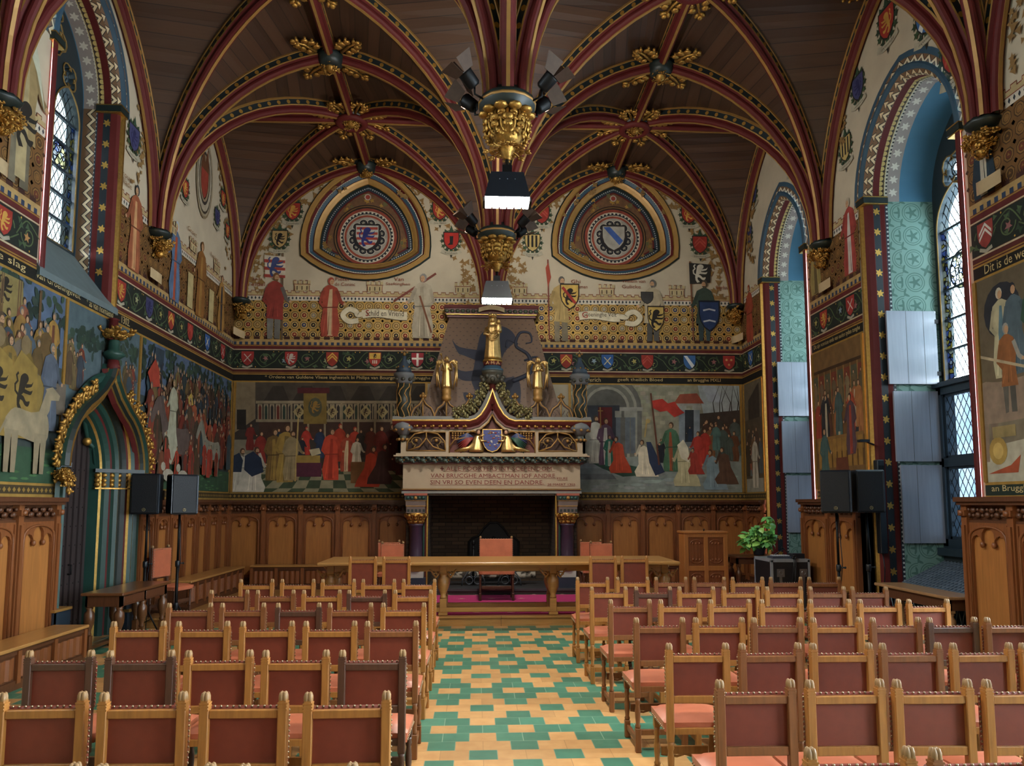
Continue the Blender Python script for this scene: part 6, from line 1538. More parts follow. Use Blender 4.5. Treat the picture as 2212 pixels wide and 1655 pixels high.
rect = lambda a, b, c, d: [(a, c), (b, c), (b, d), (a, d)]
PANS = [(-1.59, -.87), (.87, 1.59)]
cen = [(-.80, zb + .02), (-.80, zt - .04), (-.3, zt - .04), (-.14, zt + .06), (0, zt + .28), (.14, zt + .06), (.3, zt - .04), (.80, zt - .04), (.80, zb + .02)]
outl = [(-1.75, zb), (1.75, zb), (1.75, zt), (.36, zt), (.22, zt + .1), (.06, zt + .4), (0, zt + .5), (-.06, zt + .4), (-.22, zt + .1), (-.36, zt), (-1.75, zt)]
m.plate([outl, rect(*PANS[0], zb + .05, zt - .05), rect(*PANS[1], zb + .05, zt - .05), cen], ((0, Yp, 0), (1, 0, 0), (0, 0, 1), (0, -1, 0)), .12, 0)
m.box(-1.75, -1.7, Yp, D, zb, zt); m.box(1.7, 1.75, Yp, D, zb, zt); fpart(m, 'balcony_front', [BEIGE])
m = MB(); m.box(-1.7, 1.7, Yp + .12, Yp + .15, zb, zt + .02, 0); m.box(-.4, .4, Yp + .12, Yp + .15, zt, zt + .42, 1); m.box(-.82, .82, Yp + .1, Yp + .12, zb, zt, 1); fpart(m, 'balcony_ground', [NICH, mat('rust_ground', '#5a2a20', .6, 0, .15, 10)])
for a0, a1 in PANS:
    m = MB(); c = (a0 + a1) / 2; z0, z1 = zb + .05, zt - .05; y = Yp - .005; w = (a1 - a0) / 2; h = z1 - z0
    m.tube([(a0, y, z0), (a0, y, z1), (a1, y, z1), (a1, y, z0)], .012, 6, 0, closed=True); m.tube([(c, y, z1), (c, y, z1 - .12)], .013, 6, 0)
    for q in (-1, 1):
        m.tube([(c + q * w, y, z0 + .02), (c + q * w * .95, y, z0 + h * .5), (c + q * w * .6, y, z0 + h * .9), (c + q * w * .1, y, z1)], .014, 6, 0)
        m.tube([(c, y, z1 - .1), (c + q * w * .08, y, z0 + h * .55), (c + q * w * .35, y, z0 + h * .22), (c + q * w * .95, y, z0)], .014, 6, 0)
        ac = [(c + q * (w * .5 + w * .26 * math.cos(t)), y + .01, z0 + h * .52 + h * .2 * math.sin(t)) for t in [k * .5 - 1.2 for k in range(10)]]; m.tube(ac, .009, 5, 1)
        m.tube([(c + q * w * .55, y + .01, z0 + h * .34), (c + q * w * .66, y + .01, z0 + h * .1)], .01, 5, 1); m.ball((c + q * w * .52, y, z0 + h * .55), .035, 6, 4, 0)
        m.tube([(c + q * w * .9, y + .01, z0 + h * .45), (c + q * w * .72, y + .01, z0 + h * .48), (c + q * w * .66, y + .01, z0 + h * .3)], .009, 5, 1)
    fpart(m, 'tracery_panel', [GOLDM, TRACG])
m = MB(); y = Yp - .008
m.tube([(-.8, y, zb + .02), (-.8, y, zt - .04), (-.3, y, zt - .04)], .012, 6); m.tube([(.3, y, zt - .04), (.8, y, zt - .04), (.8, y, zb + .02)], .012, 6)
for q in (-1, 1):
    m.tube([(0, y, zt + .29), (q * .07, y, zt + .14), (q * .2, y, zt + .02), (q * .33, y, zt - .06)], .013, 6); m.tube([(q * .8, y, zb + .12), (q * .7, y, zb + .26), (q * .5, y, zb + .3), (q * .48, y, zb + .38), (q * .36, y, zb + .43), (q * .22, y, zb + .36)], .012, 6)
    for k in range(14): m.ball((q * (.74 - .05 * (k % 5)), y + .02, zt - .07 - .045 * (k // 5) - .0), (.024, .014, .022), 5, 3)
fpart(m, 'centre_tracery', [GOLDM])
# upper cornice sweeping into an ogee, crockets, pedestal
m = MB()
og = [(-1.85, zt), (-.42, zt), (-.3, zt + .035), (-.2, zt + .12), (-.1, zt + .28), (-.04, zt + .42), (0, zt + .56)]
full = og + [(-x, z) for x, z in og[:-1]][::-1]
cp_ = [(x, -.2, z + .14) for x, z in full]
pr = [(0.0, .03), (-.02, .0), (0, -.03), (.02, -.05), (.05, -.06), (.09, -.10), (.09, -.13), (.14, -.15), (.5, -.16)]
m.sweep(cp_, [(.06, .10), (.0, .045), (-.02, .03), (-.02, .01), (0, -.005), (.03, -.05), (.09, -.10), (.09, -.13), (.14, -.15), (.5, -.16)], (0, 1, 0), [0, 0, 1, 3, 2, 2, 2, 0, 0]); m.box(-1.85, -.4, -.1, D, zt, zt + .15, 0); m.box(.4, 1.85, -.1, D, zt, zt + .15, 0)
fpart(m, 'ogee_cornice', [GREYST, GOLD, REDD, GOLDM])
m = MB()
for k in range(9):
    for q in (-1, 1):
        x = q * (.5 + k * .15); m.ball((x, -.17, zt + .055), (.035, .03, .028), 6, 4); m.ball((x + .04 * q, -.18, zt + .05), .018, 5, 3)
fpart(m, 'gilt_flowers', [GOLDP])
for q in (-1, 1):
    for k, (x, z) in enumerate(((.56, .16), (.40, .2), (.27, .3), (.17, .45), (.1, .6))):
        m = MB(); spray(m, (q * x, -.17, zt + z + .08), (q * .75, -.2, .6 + .1 * k), (-.5, 0, q * .8), .22, .22, 0, 4); leafball(m, (q * (x + .08), -.19, zt + z + .16), .06, 0, rb, 5); fpart(m, 'crocket', [mat('gilt_green_leaf', '#6b6440', .4, .5, .3, 40)])
# cresting
CRB = mat('cresting_taupe', '#5a4a42', .6, 0, .1, 10); ctips = [-1.30, -.86, -.43, .43, .86, 1.30]
zc = zt + .15
def crest(c, tall, nm='cresting_arch'):
    m = MB(); w = .215; y = -.06; ht = .36
    for q in (-1, 1):
        P_ = [(c + q * w, y, zc), (c + q * w * .98, y, zc + .14), (c + q * w * .75, y, zc + .25), (c + q * w * .3, y, zc + .32), (c, y, zc + ht + (.1 if tall else .06))]
        Q_ = [(c, y, zc), (c + q * w * .1, y, zc + .1), (c + q * w * .5, y, zc + .22), (c + q * w * 1.0, y, zc + .36)]
        m.tube(P_, .032, 6, 0); m.tube([(x, yy - .026, z) for x, yy, z in P_], .014, 5, 1); m.tube([(c + q * w * .72, y, zc + .06), (c + q * w * .45, y, zc + .15), (c + q * w * .62, y, zc + .2)], .01, 5, 0); m.tube([(c + q * w * .3, y, zc + .22), (c + q * w * .12, y, zc + .14)], .01, 5, 0)
    m.tube([(c, y, zc), (c, y, zc + ht + .04)], .014, 6, 1); m.tube([(c - w, y, zc), (c + w, y, zc)], .014, 6, 1)
    if not tall:
        z = zc + ht + .12; m.ball((c, y, z), (.07, .045, .075), 4, 2, 1); m.ball((c, y - .03, z), .03, 6, 4, 1)
        for q in (-1, 1): m.ball((c + q * .045, y, z), (.03, .03, .03), 5, 3, 1); m.ball((c, y, z + q * .045), (.03, .03, .03), 5, 3, 1)
    else: m.lathe([(.025, zc + ht), (.09, zc + ht + .05), (.1, zc + ht + .09), (.08, zc + ht + .13), (.09, zc + ht + .15), (.09, zc + ht + .25), (.07, zc + ht + .27)], (c, y, 0), 8, 1); 
    fpart(m, nm, [CRB, GOLDM])
for i, c in enumerate(ctips): crest(c, i in (1, 4))
for q in (-1, 1):
    m = MB(); c = q * 1.66; y = -.04
    m.lathe([(.04, 2.78), (.08, 2.84), (.085, 2.92)], (c, y, 0), 10, 4); m.lathe([(.09, 2.92), (.12, 2.97), (.19, 3.03), (.2, 3.06), (.19, 3.1), (.15, 3.17), (.135, 3.2)], (c, y, 0), 10, 0); m.lathe([(.125, 3.2), (.125, 3.9)], (c, y, 0), 14, 1)
    for s_ in range(7):
        a = 2 * PI * s_ / 7; m.tube([(c + .128 * math.cos(a + .35 * math.sin(t * 1.5) + t * .1), y + .128 * math.sin(a + .35 * math.sin(t * 1.5) + t * .1), 3.2 + t * .07) for t in range(11)], .012, 5, 2)
    m.lathe([(.13, 3.88), (.17, 3.92), (.17, 4.0), (.2, 4.03), (.2, 4.08), (.16, 4.1)], (c, y, 0), 8, 0); m.lathe([(.16, 4.1), (.13, 4.2), (.07, 4.3), (.04, 4.36), (.035, 4.42)], (c, y, 0), 8, 3)
    for k in range(8): a = 2 * PI * k / 8; m.ball((c + .17 * math.cos(a), y + .17 * math.sin(a), 3.96), (.04, .04, .035), 6, 4, 4); m.ball((c + .14 * math.cos(a), y + .14 * math.sin(a), 4.2), .018, 5, 3, 2); m.ball((c + .17 * math.cos(a), y + .17 * math.sin(a), 3.02), (.035, .035, .03), 6, 4, 2); m.ball((c + .1 * math.cos(a), y + .1 * math.sin(a), 2.84), (.035, .035, .03), 6, 4, 2)
    m.ball((c, y, 4.46), (.03, .03, .04), 6, 4, 2)
    for e in ((.05, 0), (-.05, 0)): m.ball((c + e[0], y, 4.49), (.025, .02, .02), 5, 3, 2)
    m.ball((c, y, 4.54), (.02, .02, .03), 5, 3, 2); fpart(m, 'corner_turret', [mat('turret_grey_paint', '#5f6264', .6, 0, .1, 8), mat('dark_turret_paint', '#232922', .5), GOLDM, mat('slate_cone_paint', '#33404e', .5), mat('dark_capital_leaf', '#3c3a30', .5)])
# sloping hood with a dim painted beast
zh0, zh1 = zt + .12, 5.42
hb, htp = (1.40, .25), (.86, .98)
HOODM = band_dots('hood_stencil', '#6e5644', '#54423a', .14, .02, .07)
m = MB(); vs = [(-hb[0], hb[1], zh0), (hb[0], hb[1], zh0), (htp[0], htp[1], zh1), (-htp[0], htp[1], zh1), (-hb[0] - .1, D, zh0), (hb[0] + .1, D, zh0), (htp[0], D, zh1), (-htp[0], D, zh1)]
def uvq(n): return [[(0, 0)] * 4] * n
sh_ = []
for i in range(26):
    t0, t1 = i / 26, (i + 1) / 26; lp = lambda a, b, t: tuple(a[k] + (b[k] - a[k]) * t for k in range(3)); A0, B0 = lp(vs[0], vs[3], t0), lp(vs[1], vs[2], t0); A1, B1 = lp(vs[0], vs[3], t1), lp(vs[1], vs[2], t1)
    o_ = .07 if i % 2 else 0
    m.add([A0, B0, B1, A1], [(0, 1, 2, 3)], 0, False, [[(A0[0] + o_, 0), (B0[0] + o_, 0), (B1[0] + o_, .14), (A1[0] + o_, .14)]])
m.add(vs, [(0, 3, 7, 4), (1, 5, 6, 2), (2, 6, 7, 3)], 1); fpart(m, 'hood', [HOODM, BLUEG])
nv = Vector((0, -(zh1 - zh0), -(htp[1] - hb[1]))).normalized(); nv = Vector((0, -(zh1 - zh0), (htp[1] - hb[1]))).normalized()
def on_hood(x, z): t = (z - zh0) / (zh1 - zh0); return Vector((x, hb[1] + (htp[1] - hb[1]) * t, z)) + nv * .004
m = MB(); BST = mat('faded_navy_paint', '#2f3240', .7, 0, .1, 6)
q = lambda L: [(.05 + x * 2.0, 4.25 + z * 2.0) for x, z in L]
for L in ([(-.1, -.35), (.0, -.1), (.1, .2), (.22, .34), (.16, .46), (.02, .5), (-.12, .42), (-.16, .3), (-.2, .05), (-.22, -.12)], [(-.06, .22), (-.34, .26), (-.42, .34), (-.36, .2), (-.3, .17), (-.1, .1)], [(0, .06), (-.28, .0), (-.4, .04), (-.34, -.08), (-.2, -.1), (.04, -.06)], [(.2, -.05), (-.02, -.1), (-.14, -.24), (-.3, -.22), (-.24, -.36), (-.1, -.36), (.02, -.24), (.16, -.18)], [(.24, -.06), (.1, -.12), (.14, -.3), (.02, -.46), (.16, -.5), (.24, -.36), (.26, -.2)]):
    P_ = smooth(q(L) + q(L)[:1], 4)[:-1]; m.plate([P_], ((0, 0, 0), (1, 0, 0), (0, 0, 1), (0, -1, 0)), 0); k = len(P_); m.v[-k:] = [tuple(on_hood(v[0], v[2])) for v in m.v[-k:]]
tl = q([(.18, -.1), (.36, .0), (.34, .18), (.22, .28), (.26, .42), (.36, .42), (.38, .33), (.32, .31)]); m.tube([on_hood(x, z) for x, z in smooth(tl)], [.05 - .0009 * i for i in range(len(smooth(tl)))], 5); m.tube([on_hood(x, z) for x, z in smooth(q([(.3, .12), (.42, .16), (.46, .08), (.4, .04)]))], .02, 5); m.tube([on_hood(x, z) for x, z in smooth(q([(.24, .3), (.14, .34), (.12, .26)]))], .02, 5); fpart(m, 'painted_beast', [BST])
m = MB(); m.box(-.9, .9, .92, D, zh1, zh1 + .05, 1); m.box(-.92, .92, .87, D, zh1 + .045, zh1 + .06, 2); m.box(-.94, .94, .86, D, zh1 + .06, zh1 + .17, 1); m.box(-.96, .96, .84, D, zh1 + .17, zh1 + .24, 0)
for k in range(18):
    if abs(k - 8.5) > 1.6: m.ball((-.9 + k * .106, .85, zh1 + .115), (.05, .03, .04), 6, 4, 3)
fpart(m, 'hood_cornice', [RED, REDD, GOLD, mat('vine_leaf_paint', '#39402e', .5)])
m = MB(); L = [(-.26 + .52 * i / 8, .80 - .03 * math.sin(PI * i / 8), zh1 + .08 + .05 * math.sin(PI * i / 8)) for i in range(9)]; m.add(L + [(x, y, z + .09) for x, y, z in L], [(i, i + 1, 10 + i, 9 + i) for i in range(8)]); rb_ = fpart(m, 'lettered_ribbon', [mat('parchment_ribbon', '#a8926e')])
# pedestal in the middle
m = MB(); y = -.14
m.lathe([(.07, 3.5), (.07, 3.86), (.12, 3.9)], (0, y, 0), 6, 1); m.lathe([(.12, 3.88), (.19, 3.93), (.2, 4.0), (.17, 4.04), (.21, 4.07), (.22, 4.13)], (0, y, 0), 8, 2); m.lathe([(.22, 4.12), (.21, 4.16), (.17, 4.18), (.17, 4.24)], (0, y, 0), 8, 3); m.lathe([(.18, 4.22), (.185, 4.29)], (0, y, 0), 8, 1); m.lathe([(.19, 4.29), (.2, 4.31), (.18, 4.34), (.15, 4.36)], (0, y, 0), 8, 0)
for k in range(12): a = 2 * PI * k / 12; m.ball((.2 * math.cos(a), y + .2 * math.sin(a), 3.98 + .03 * (-1) ** k), (.045, .045, .05), 6, 4, 2)
fpart(m, 'statue_pedestal', [GOLD, REDD, mat('dark_capital_leaf', '#3c3a30'), BLUEG])
letter('A M A', 0, 4.228, .06, .26, y - .178, FP, 'c', GOLDM)
o = empty('unused'); bpy.data.objects.remove(o)

# ---------------------------------------------------------------- carved figures of the chimneypiece
def robe(m, prof, c, nf=9, amp=.12, seg=26, mi=0, sy=.8, ph=0.0, lean=(0, 0)):
    vs = []; n = len(prof)
    for j, (r, z) in enumerate(prof):
        t = z - prof[0][1]
        for k in range(seg):
            a = 2 * PI * k / seg; f = 1 + amp * math.cos(nf * a + ph + t * 2) * (1 if j < n - 2 else .3)
            vs.append((c[0] + r * f * math.cos(a) + lean[0] * t, c[1] + r * f * sy * math.sin(a) + lean[1] * t, c[2] + z))
    fs = [(j * seg + k, j * seg + (k + 1) % seg, (j + 1) * seg + (k + 1) % seg, (j + 1) * seg + k) for j in range(n - 1) for k in range(seg)]
    fs.append(tuple((n - 1) * seg + k for k in range(seg))); fs.append(tuple(range(seg))[::-1]); m.add(vs, fs, mi, True)
def head(m, c, r, mi=0, hair=None, hmi=0, turn=0.0):
    c = Vector(c); m.ball(c, (r * .82, r * .88, r * 1.08), 12, 8, mi)
    f = Vector((math.sin(turn), -math.cos(turn), 0)); s = Vector((math.cos(turn), math.sin(turn), 0))
    m.ball(c + f * r * .86 - Vector((0, 0, r * .1)), (r * .14, r * .2, r * .24), 6, 4, mi); m.ball(c + f * r * .62 - Vector((0, 0, r * .7)), (r * .3, r * .25, r * .2), 6, 4, mi)
    for q in (-1, 1): m.ball(c + f * r * .76 + s * q * r * .32 + Vector((0, 0, r * .12)), r * .1, 5, 3, mi)
    m.ball(c - f * r * .2 + Vector((0, 0, r * .22)), (r * .98, r * 1.0, r * 1.0), 12, 8, hmi)
    for q in (-1, 1): m.ball(c - f * r * .05 + s * q * r * .75 - Vector((0, 0, r * .3)), (r * .32, r * .45, r * .75), 8, 5, hmi)
def hand(m, p, d, r=.016, mi=0):
    p, d = Vector(p), Vector(d).normalized(); s = d.cross(Vector((0, 0, 1))).normalized() if abs(d.z) < .9 else Vector((1, 0, 0)); m.ball(p, (r * 1.1, r * 1.1, r * 1.2), 6, 4, mi)
    for k in range(4): m.tube([p + s * (k - 1.5) * r * .5, p + s * (k - 1.5) * r * .55 + d * r * (1.8 - abs(k - 1.4) * .2)], r * .28, 4, mi)
    m.tube([p + s * r, p + s * r * 1.5 + d * r], r * .3, 4, mi)
GST = mat('statue_gilding', '#cfae72', .42, 1.0, .15, 25, .15)
def madonna():
    r = empty('madonna_statue', (FX, 14.15 - .14, DZ + 4.36), 0, 'gilded statue of a crowned robed woman holding a child, on the tall middle pedestal', 'statue'); r.scale = (1.05, 1.0, .93)
    m = MB(); robe(m, [(.15, 0), (.145, .05), (.125, .25), (.115, .42), (.12, .52), (.125, .6), (.11, .66), (.06, .71), (.035, .73)], (0, 0, 0), 9, .1, 28, 0, .75, 0, (.01, 0))
    for a0, b0 in (((-.1, -.06), (.07, -.1)), ((-.11, -.04), (.09, -.1)), ((-.08, -.08), (.05, -.11))): pass
    for k in range(5): z = .36 + k * .05; m.tube([(-.115, -.05, z + .06), (-.03, -.112, z - .04 * (k % 3)), (.06, -.11, z + .02), (.105, -.06, z + .12)], .014, 5)
    m.tube([(-.1, -.02, .63), (-.135, -.06, .5), (-.06, -.12, .46)], [.04, .035, .02], 8); m.tube([(.09, -.02, .63), (.13, -.06, .55), (.1, -.1, .55)], [.04, .035, .022], 8)
    hand(m, (-.05, -.13, .46), (.5, -.5, 0)); hand(m, (.09, -.12, .55), (-.5, -.3, .3)); m.build('robed_figure', GST, r)
    m = MB(); head(m, (0, -.03, .80), .058, 0, None, 0, .25); robe(m, [(.1, .6), (.085, .7), (.072, .78), (.07, .85), (.04, .88)], (0, .015, 0), 6, .06, 18, 0, .8); m.build('veiled_head', GST, r)
    m = MB()
    for k in range(10): a = 2 * PI * k / 10; m.tube([(.058 * math.cos(a), -.02 + .058 * math.sin(a), .86), (.066 * math.cos(a), -.02 + .066 * math.sin(a), .93)], [.012, .008], 5); m.ball((.066 * math.cos(a), -.02 + .066 * math.sin(a), .935), .011, 5, 3)
    m.lathe([(.058, .855), (.062, .865), (.062, .88), (.056, .89)], (0, -.02, 0), 14); m.build('crown', GST, r)
    m = MB(); robe(m, [(.05, .53), (.06, .58), (.05, .68), (.025, .72)], (.1, -.08, 0), 6, .08, 14, 0, .8); head(m, (.1, -.09, .755), .036, 0, None, 0, -.4); m.tube([(.08, -.1, .68), (.04, -.12, .7)], .012, 6); m.tube([(.1, -.1, .56), (.1, -.15, .48)], [.022, .016], 6); m.build('child', GST, r)
madonna()
def angel(x, label, q):
    r = empty('angel_statue', (FX + x, 14.15 - .06, DZ + zc + .36 + .27), 0, label, 'statue', 'gilded standing angels')
    m = MB(); robe(m, [(.095, 0), (.09, .05), (.075, .2), (.07, .32), (.078, .4), (.07, .46), (.03, .5)], (0, 0, 0), 8, .11, 24, 0, .75)
    m.tube([(-.065, 0, .44), (-.09, -.04, .34), (-.04, -.09, .33)], [.026, .024, .015], 7); m.tube([(.065, 0, .44), (.09, -.04, .34), (.05, -.09, .36)], [.026, .024, .015], 7); hand(m, (-.03, -.1, .34), (.3, -.6, .3), .012); hand(m, (.04, -.1, .37), (-.3, -.6, .3), .012)
    if q < 0: m.tube([(-.03, -.1, .3), (-.1, -.1, .62)], .012, 6); m.ball((-.105, -.1, .63), .025, 6, 4)
    else: m.ball((.0, -.11, .37), (.045, .02, .05), 8, 5)
    m.build('robed_figure', GST, r); m = MB(); head(m, (0, -.02, .555), .045); m.build('curly_head', GST, r)
    for s_ in (-1, 1):
        m = MB()
        for k in range(8):
            t = k / 7; p0 = Vector((s_ * (.07 + .06 * math.sin(t * 1.5)), .05, .52 - .1 * t)); p1 = Vector((s_ * (.2 - .02 * t - .04 * (1 - t) * 0), .06, .42 - .44 * t)) if k < 7 else Vector((s_ * .12, .06, -.02))
            top = Vector((s_ * (.13 + .04 * t), .05, .54 - .1 * t)); m.tube([p0, top, (top + p1) / 2 + Vector((s_ * .02, 0, 0)), p1], [.018, .024, .022, .008], 6)
        for k in range(6): m.ball((s_ * (.06 + .025 * k), .045, .5 + .03 * math.sin(k * .6)), (.025, .02, .03), 6, 4)
        m.build('wing', GST, r)
angel(-.86, 'gilded angel statue with raised staff, left of the woman and child', -1); angel(.86, 'gilded angel statue with folded hands, right of the woman and child', 1)
SKN = mat('painted_face', '#b58a6c', .5); WR = mat('red_feather_paint', '#7d2a26', .5); WB = mat('blue_feather_paint', '#3a4468', .5); WG = mat('green_feather_paint', '#1e4436', .5)
def kneel(q, label, wc):
    r = empty('kneeling_angel', (FX + q * .30, 14.15 + Yp + .0, DZ + zb + .03), 0, label, 'statue', 'kneeling painted angels'); m = MB()
    robe(m, [(.13, 0), (.13, .05), (.10, .14), (.075, .24), (.06, .29), (.025, .32)], (0, -.02, 0), 7, .1, 22, 0, .6, 0, (-q * .1, 0))
    for k in range(5): m.tube([(q * .05, -.04, .16 - .02 * k), (q * (.15 + .02 * k), -.03, .06), (q * (.24 + .04 * k), -.01, .015)], [.03, .03, .018], 6)
    m.tube([(-q * .05, -.05, .27), (-q * .1, -.09, .2), (-q * .17, -.1, .2)], [.024, .022, .014], 7); m.tube([(-q * .02, -.02, .28), (-q * .1, -.05, .3), (-q * .16, -.06, .32)], [.022, .02, .014], 7); hand(m, (-q * .18, -.1, .2), (-q, 0, 0), .013); m.build('gilded_robe', GST, r)
    m = MB(); head(m, (-q * .04, -.03, .375), .045, 0, None, 1, -q * .5); m.build('face_and_hair', [SKN, mat('brown_hair_paint', '#4a3020', .6)], r)
    m = MB()
    for k in range(9):
        t = k / 8; p0 = Vector((q * .06, .02, .27)); p1 = Vector((q * (.36 - .1 * abs(t - .3)), .0, .28 - .3 * t + .0)); 
        m.tube([p0, p0.lerp(p1, .4) + Vector((0, -.01, .07 - .05 * t)), p1], [.02, .024, .008], 6, 0 if k > 3 else 1)
    m.build('wing', [wc, WB], r)
kneel(-1, 'small gilded kneeling angel with red and blue wing, left of the balcony shield', WR); kneel(1, 'small gilded kneeling angel with dark green wing, right of the balcony shield', WG)
r = empty('carved_shield', (FX, 14.15 + Yp - .06, DZ + zb + .03), 0, 'blue carved coat of arms between the two kneeling angels on the chimney balcony', 'shield')
def shp(k, w=.34, h=.4): return [(-w / 2 * k, h / 2 * k), (w / 2 * k, h / 2 * k), (w / 2 * k, -h * .05 * k), (w * .42 * k, -h * .25 * k), (w * .25 * k, -h * .42 * k), (0, -h * .5 * k), (-w * .25 * k, -h * .42 * k), (-w * .42 * k, -h * .25 * k), (-w / 2 * k, -h * .05 * k)]
m = MB(); m.plate([shp(1.08)], ((0, 0, .21), (1, 0, 0), (0, 0, 1), (0, -1, 0)), .04); m.build('gilt_rim', GOLD, r)
m = MB(); m.plate([shp(1.0)], ((0, -.006, .21), (1, 0, 0), (0, 0, 1), (0, -1, 0)), .02); m.build('blue_field', mat('heraldic_blue', '#2c3670', .45, 0, .2, 14), r)
m = MB(); rr = random.Random(2)
for k in range(26):
    x, z = rr.uniform(-.13, .13), rr.uniform(.08, .38)
    if abs(x) < .15 * min(1, (z - .0) * 5): m.ball((x, -.01, z), (rr.uniform(.012, .028), .006, rr.uniform(.008, .016)), 6, 4, k % 3)
m.build('charges', [mat('heraldic_white', '#b3b0ae', .5), mat('heraldic_red', '#8a2f2e', .5), GOLDM], r)
# fire irons
r = empty('fireback', (.36, 15.28, DZ + .11), 0, 'black iron fireback with arched top against the sooty brick', 'fireback'); m = MB()
ol = [(-.5, 0), (.5, 0), (.5, .78), (.42, .86), (.3, .9), (.2, 1.05), (.08, 1.16), (-.08, 1.16), (-.2, 1.05), (-.3, .9), (-.42, .86), (-.5, .78)]; m.plate([ol], ((0, -.03, 0), (1, 0, 0), (0, 0, 1), (0, -1, 0)), .05); m.build('plate', IRON, r)
m = MB(); m.tube([(x, -.04, z) for x, z in ol], .02, 6, 0, closed=True); m.ball((0, -.04, .6), (.16, .03, .22), 10, 6)
for k in range(8): a = 2 * PI * k / 8; m.ball((.28 * math.cos(a), -.035, .6 + .32 * math.sin(a) * .8), .04, 6, 4)
m.build('relief', IRON, r)
for q, w in ((-1, 'left'), (1, 'right')):
    x = .30 + q * .34 - (.0); r = empty('andiron', (x, 14.45, DZ + .11), 0, 'wrought iron firedog with ring foot, %s of the birch logs' % w, 'andiron', None); m = MB(); m.tube([(0, 0, .1), (0, 0, .75)], .022, 8); m.ball((0, 0, .8), (.035, .035, .06), 8, 5); m.ball((0, 0, .7), .03, 6, 4); m.box(-.015, .015, 0, .55, .12, .15)
    m.build('upright', IRON, r); m = MB()
    for s_ in (-1, 1):
        m.tube([(0, -.01, .32), (s_ * .1, -.01, .26), (s_ * .2, -.01, .12), (s_ * .22, -.01, 0)], .014, 6); m.tube([(s_ * .08 + .07 * math.cos(t), -.01, .1 + .07 * math.sin(t)) for t in [k * 2 * PI / 12 for k in range(12)]], .011, 5, closed=True)
    m.tube([(.055 * math.cos(t), -.01, .22 + .055 * math.sin(t)) for t in [k * 2 * PI / 12 for k in range(12)]], .011, 5, closed=True); m.build('ring_foot', mat('grey_iron', '#5b6068', .4, .7), r)
    m = MB(); m.box(-.015, .015, .5, .53, 0, .14); m.build('rear_foot', IRON, r)
BIR = bpy.data.materials.new('birch_bark'); BIR.use_nodes = True; _nt = BIR.node_tree; _b = _nt.nodes['Principled BSDF']; _w = N(_nt, 'ShaderNodeTexNoise'); _w.inputs['Scale'].default_value = 9; _t = N(_nt, 'ShaderNodeTexCoord'); _nt.links.new(_t.outputs['Object'], _w.inputs['Vector']); _rp = N(_nt, 'ShaderNodeValToRGB'); _nt.links.new(_w.outputs[0], _rp.inputs[0]); _rp.color_ramp.elements[0].color = (*lin('#3a332c'), 1); _rp.color_ramp.elements[0].position = .4; _rp.color_ramp.elements[1].color = (*lin('#b8b0a0'), 1); _rp.color_ramp.elements[1].position = .52; _nt.links.new(_rp.outputs[0], _b.inputs['Base Color']); _b.inputs['Roughness'].default_value = .8
for i, (x0, x1, y, z, rr_) in enumerate(((-.52, .95, 14.55, .29 + DZ, .065), (-.35, 1.15, 14.7, .29 + DZ, .06), (-.4, 1.0, 14.62, .40 + DZ, .055))):
    m = MB(); m.tube([(x0, y, z), ((x0 + x1) / 2, y + .02, z + .01), (x1, y, z)], rr_, 10); tag(m.build('birch_log', BIR), 'white birch log on the firedogs, %s' % ('at the front', 'at the back', 'on top of the others')[i], 'log', 'birch logs on the hearth')

# ---------------------------------------------------------------- chairs
WOODS = [mat('chair_oak_golden', '#98652e', .42, 0, .2, 8, .05, grain=(8, 8, .8)), mat('chair_oak_brown', '#794a25', .45, 0, .2, 8, .05, grain=(8, 8, .8)), mat('chair_oak_dark', '#4c3020', .45, 0, .2, 8, .05, grain=(8, 8, .8))]
LEB = mat('russet_leather_back', '#6d2d1b', .5, 0, .12, 14, .04); LES = mat('sheen_paled_leather', '#b5674a', .33, 0, .12, 10, .06); STUD = mat('brass_nail_heads', '#9a8a70', .3, .95, .1, 30)  # seat leather colour is lightened to hold the sheen of light on it
def knob(m, x, y, z, s):
    for k in range(4): a = PI / 4 + PI / 2 * k; m.ball((x + .011 * s * math.cos(a), y + .011 * s * math.sin(a), z - .012 * s), (.013 * s, .013 * s, .028 * s), 6, 5)
    m.ball((x, y, z - .004 * s), (.014 * s, .014 * s, .018 * s), 6, 4)
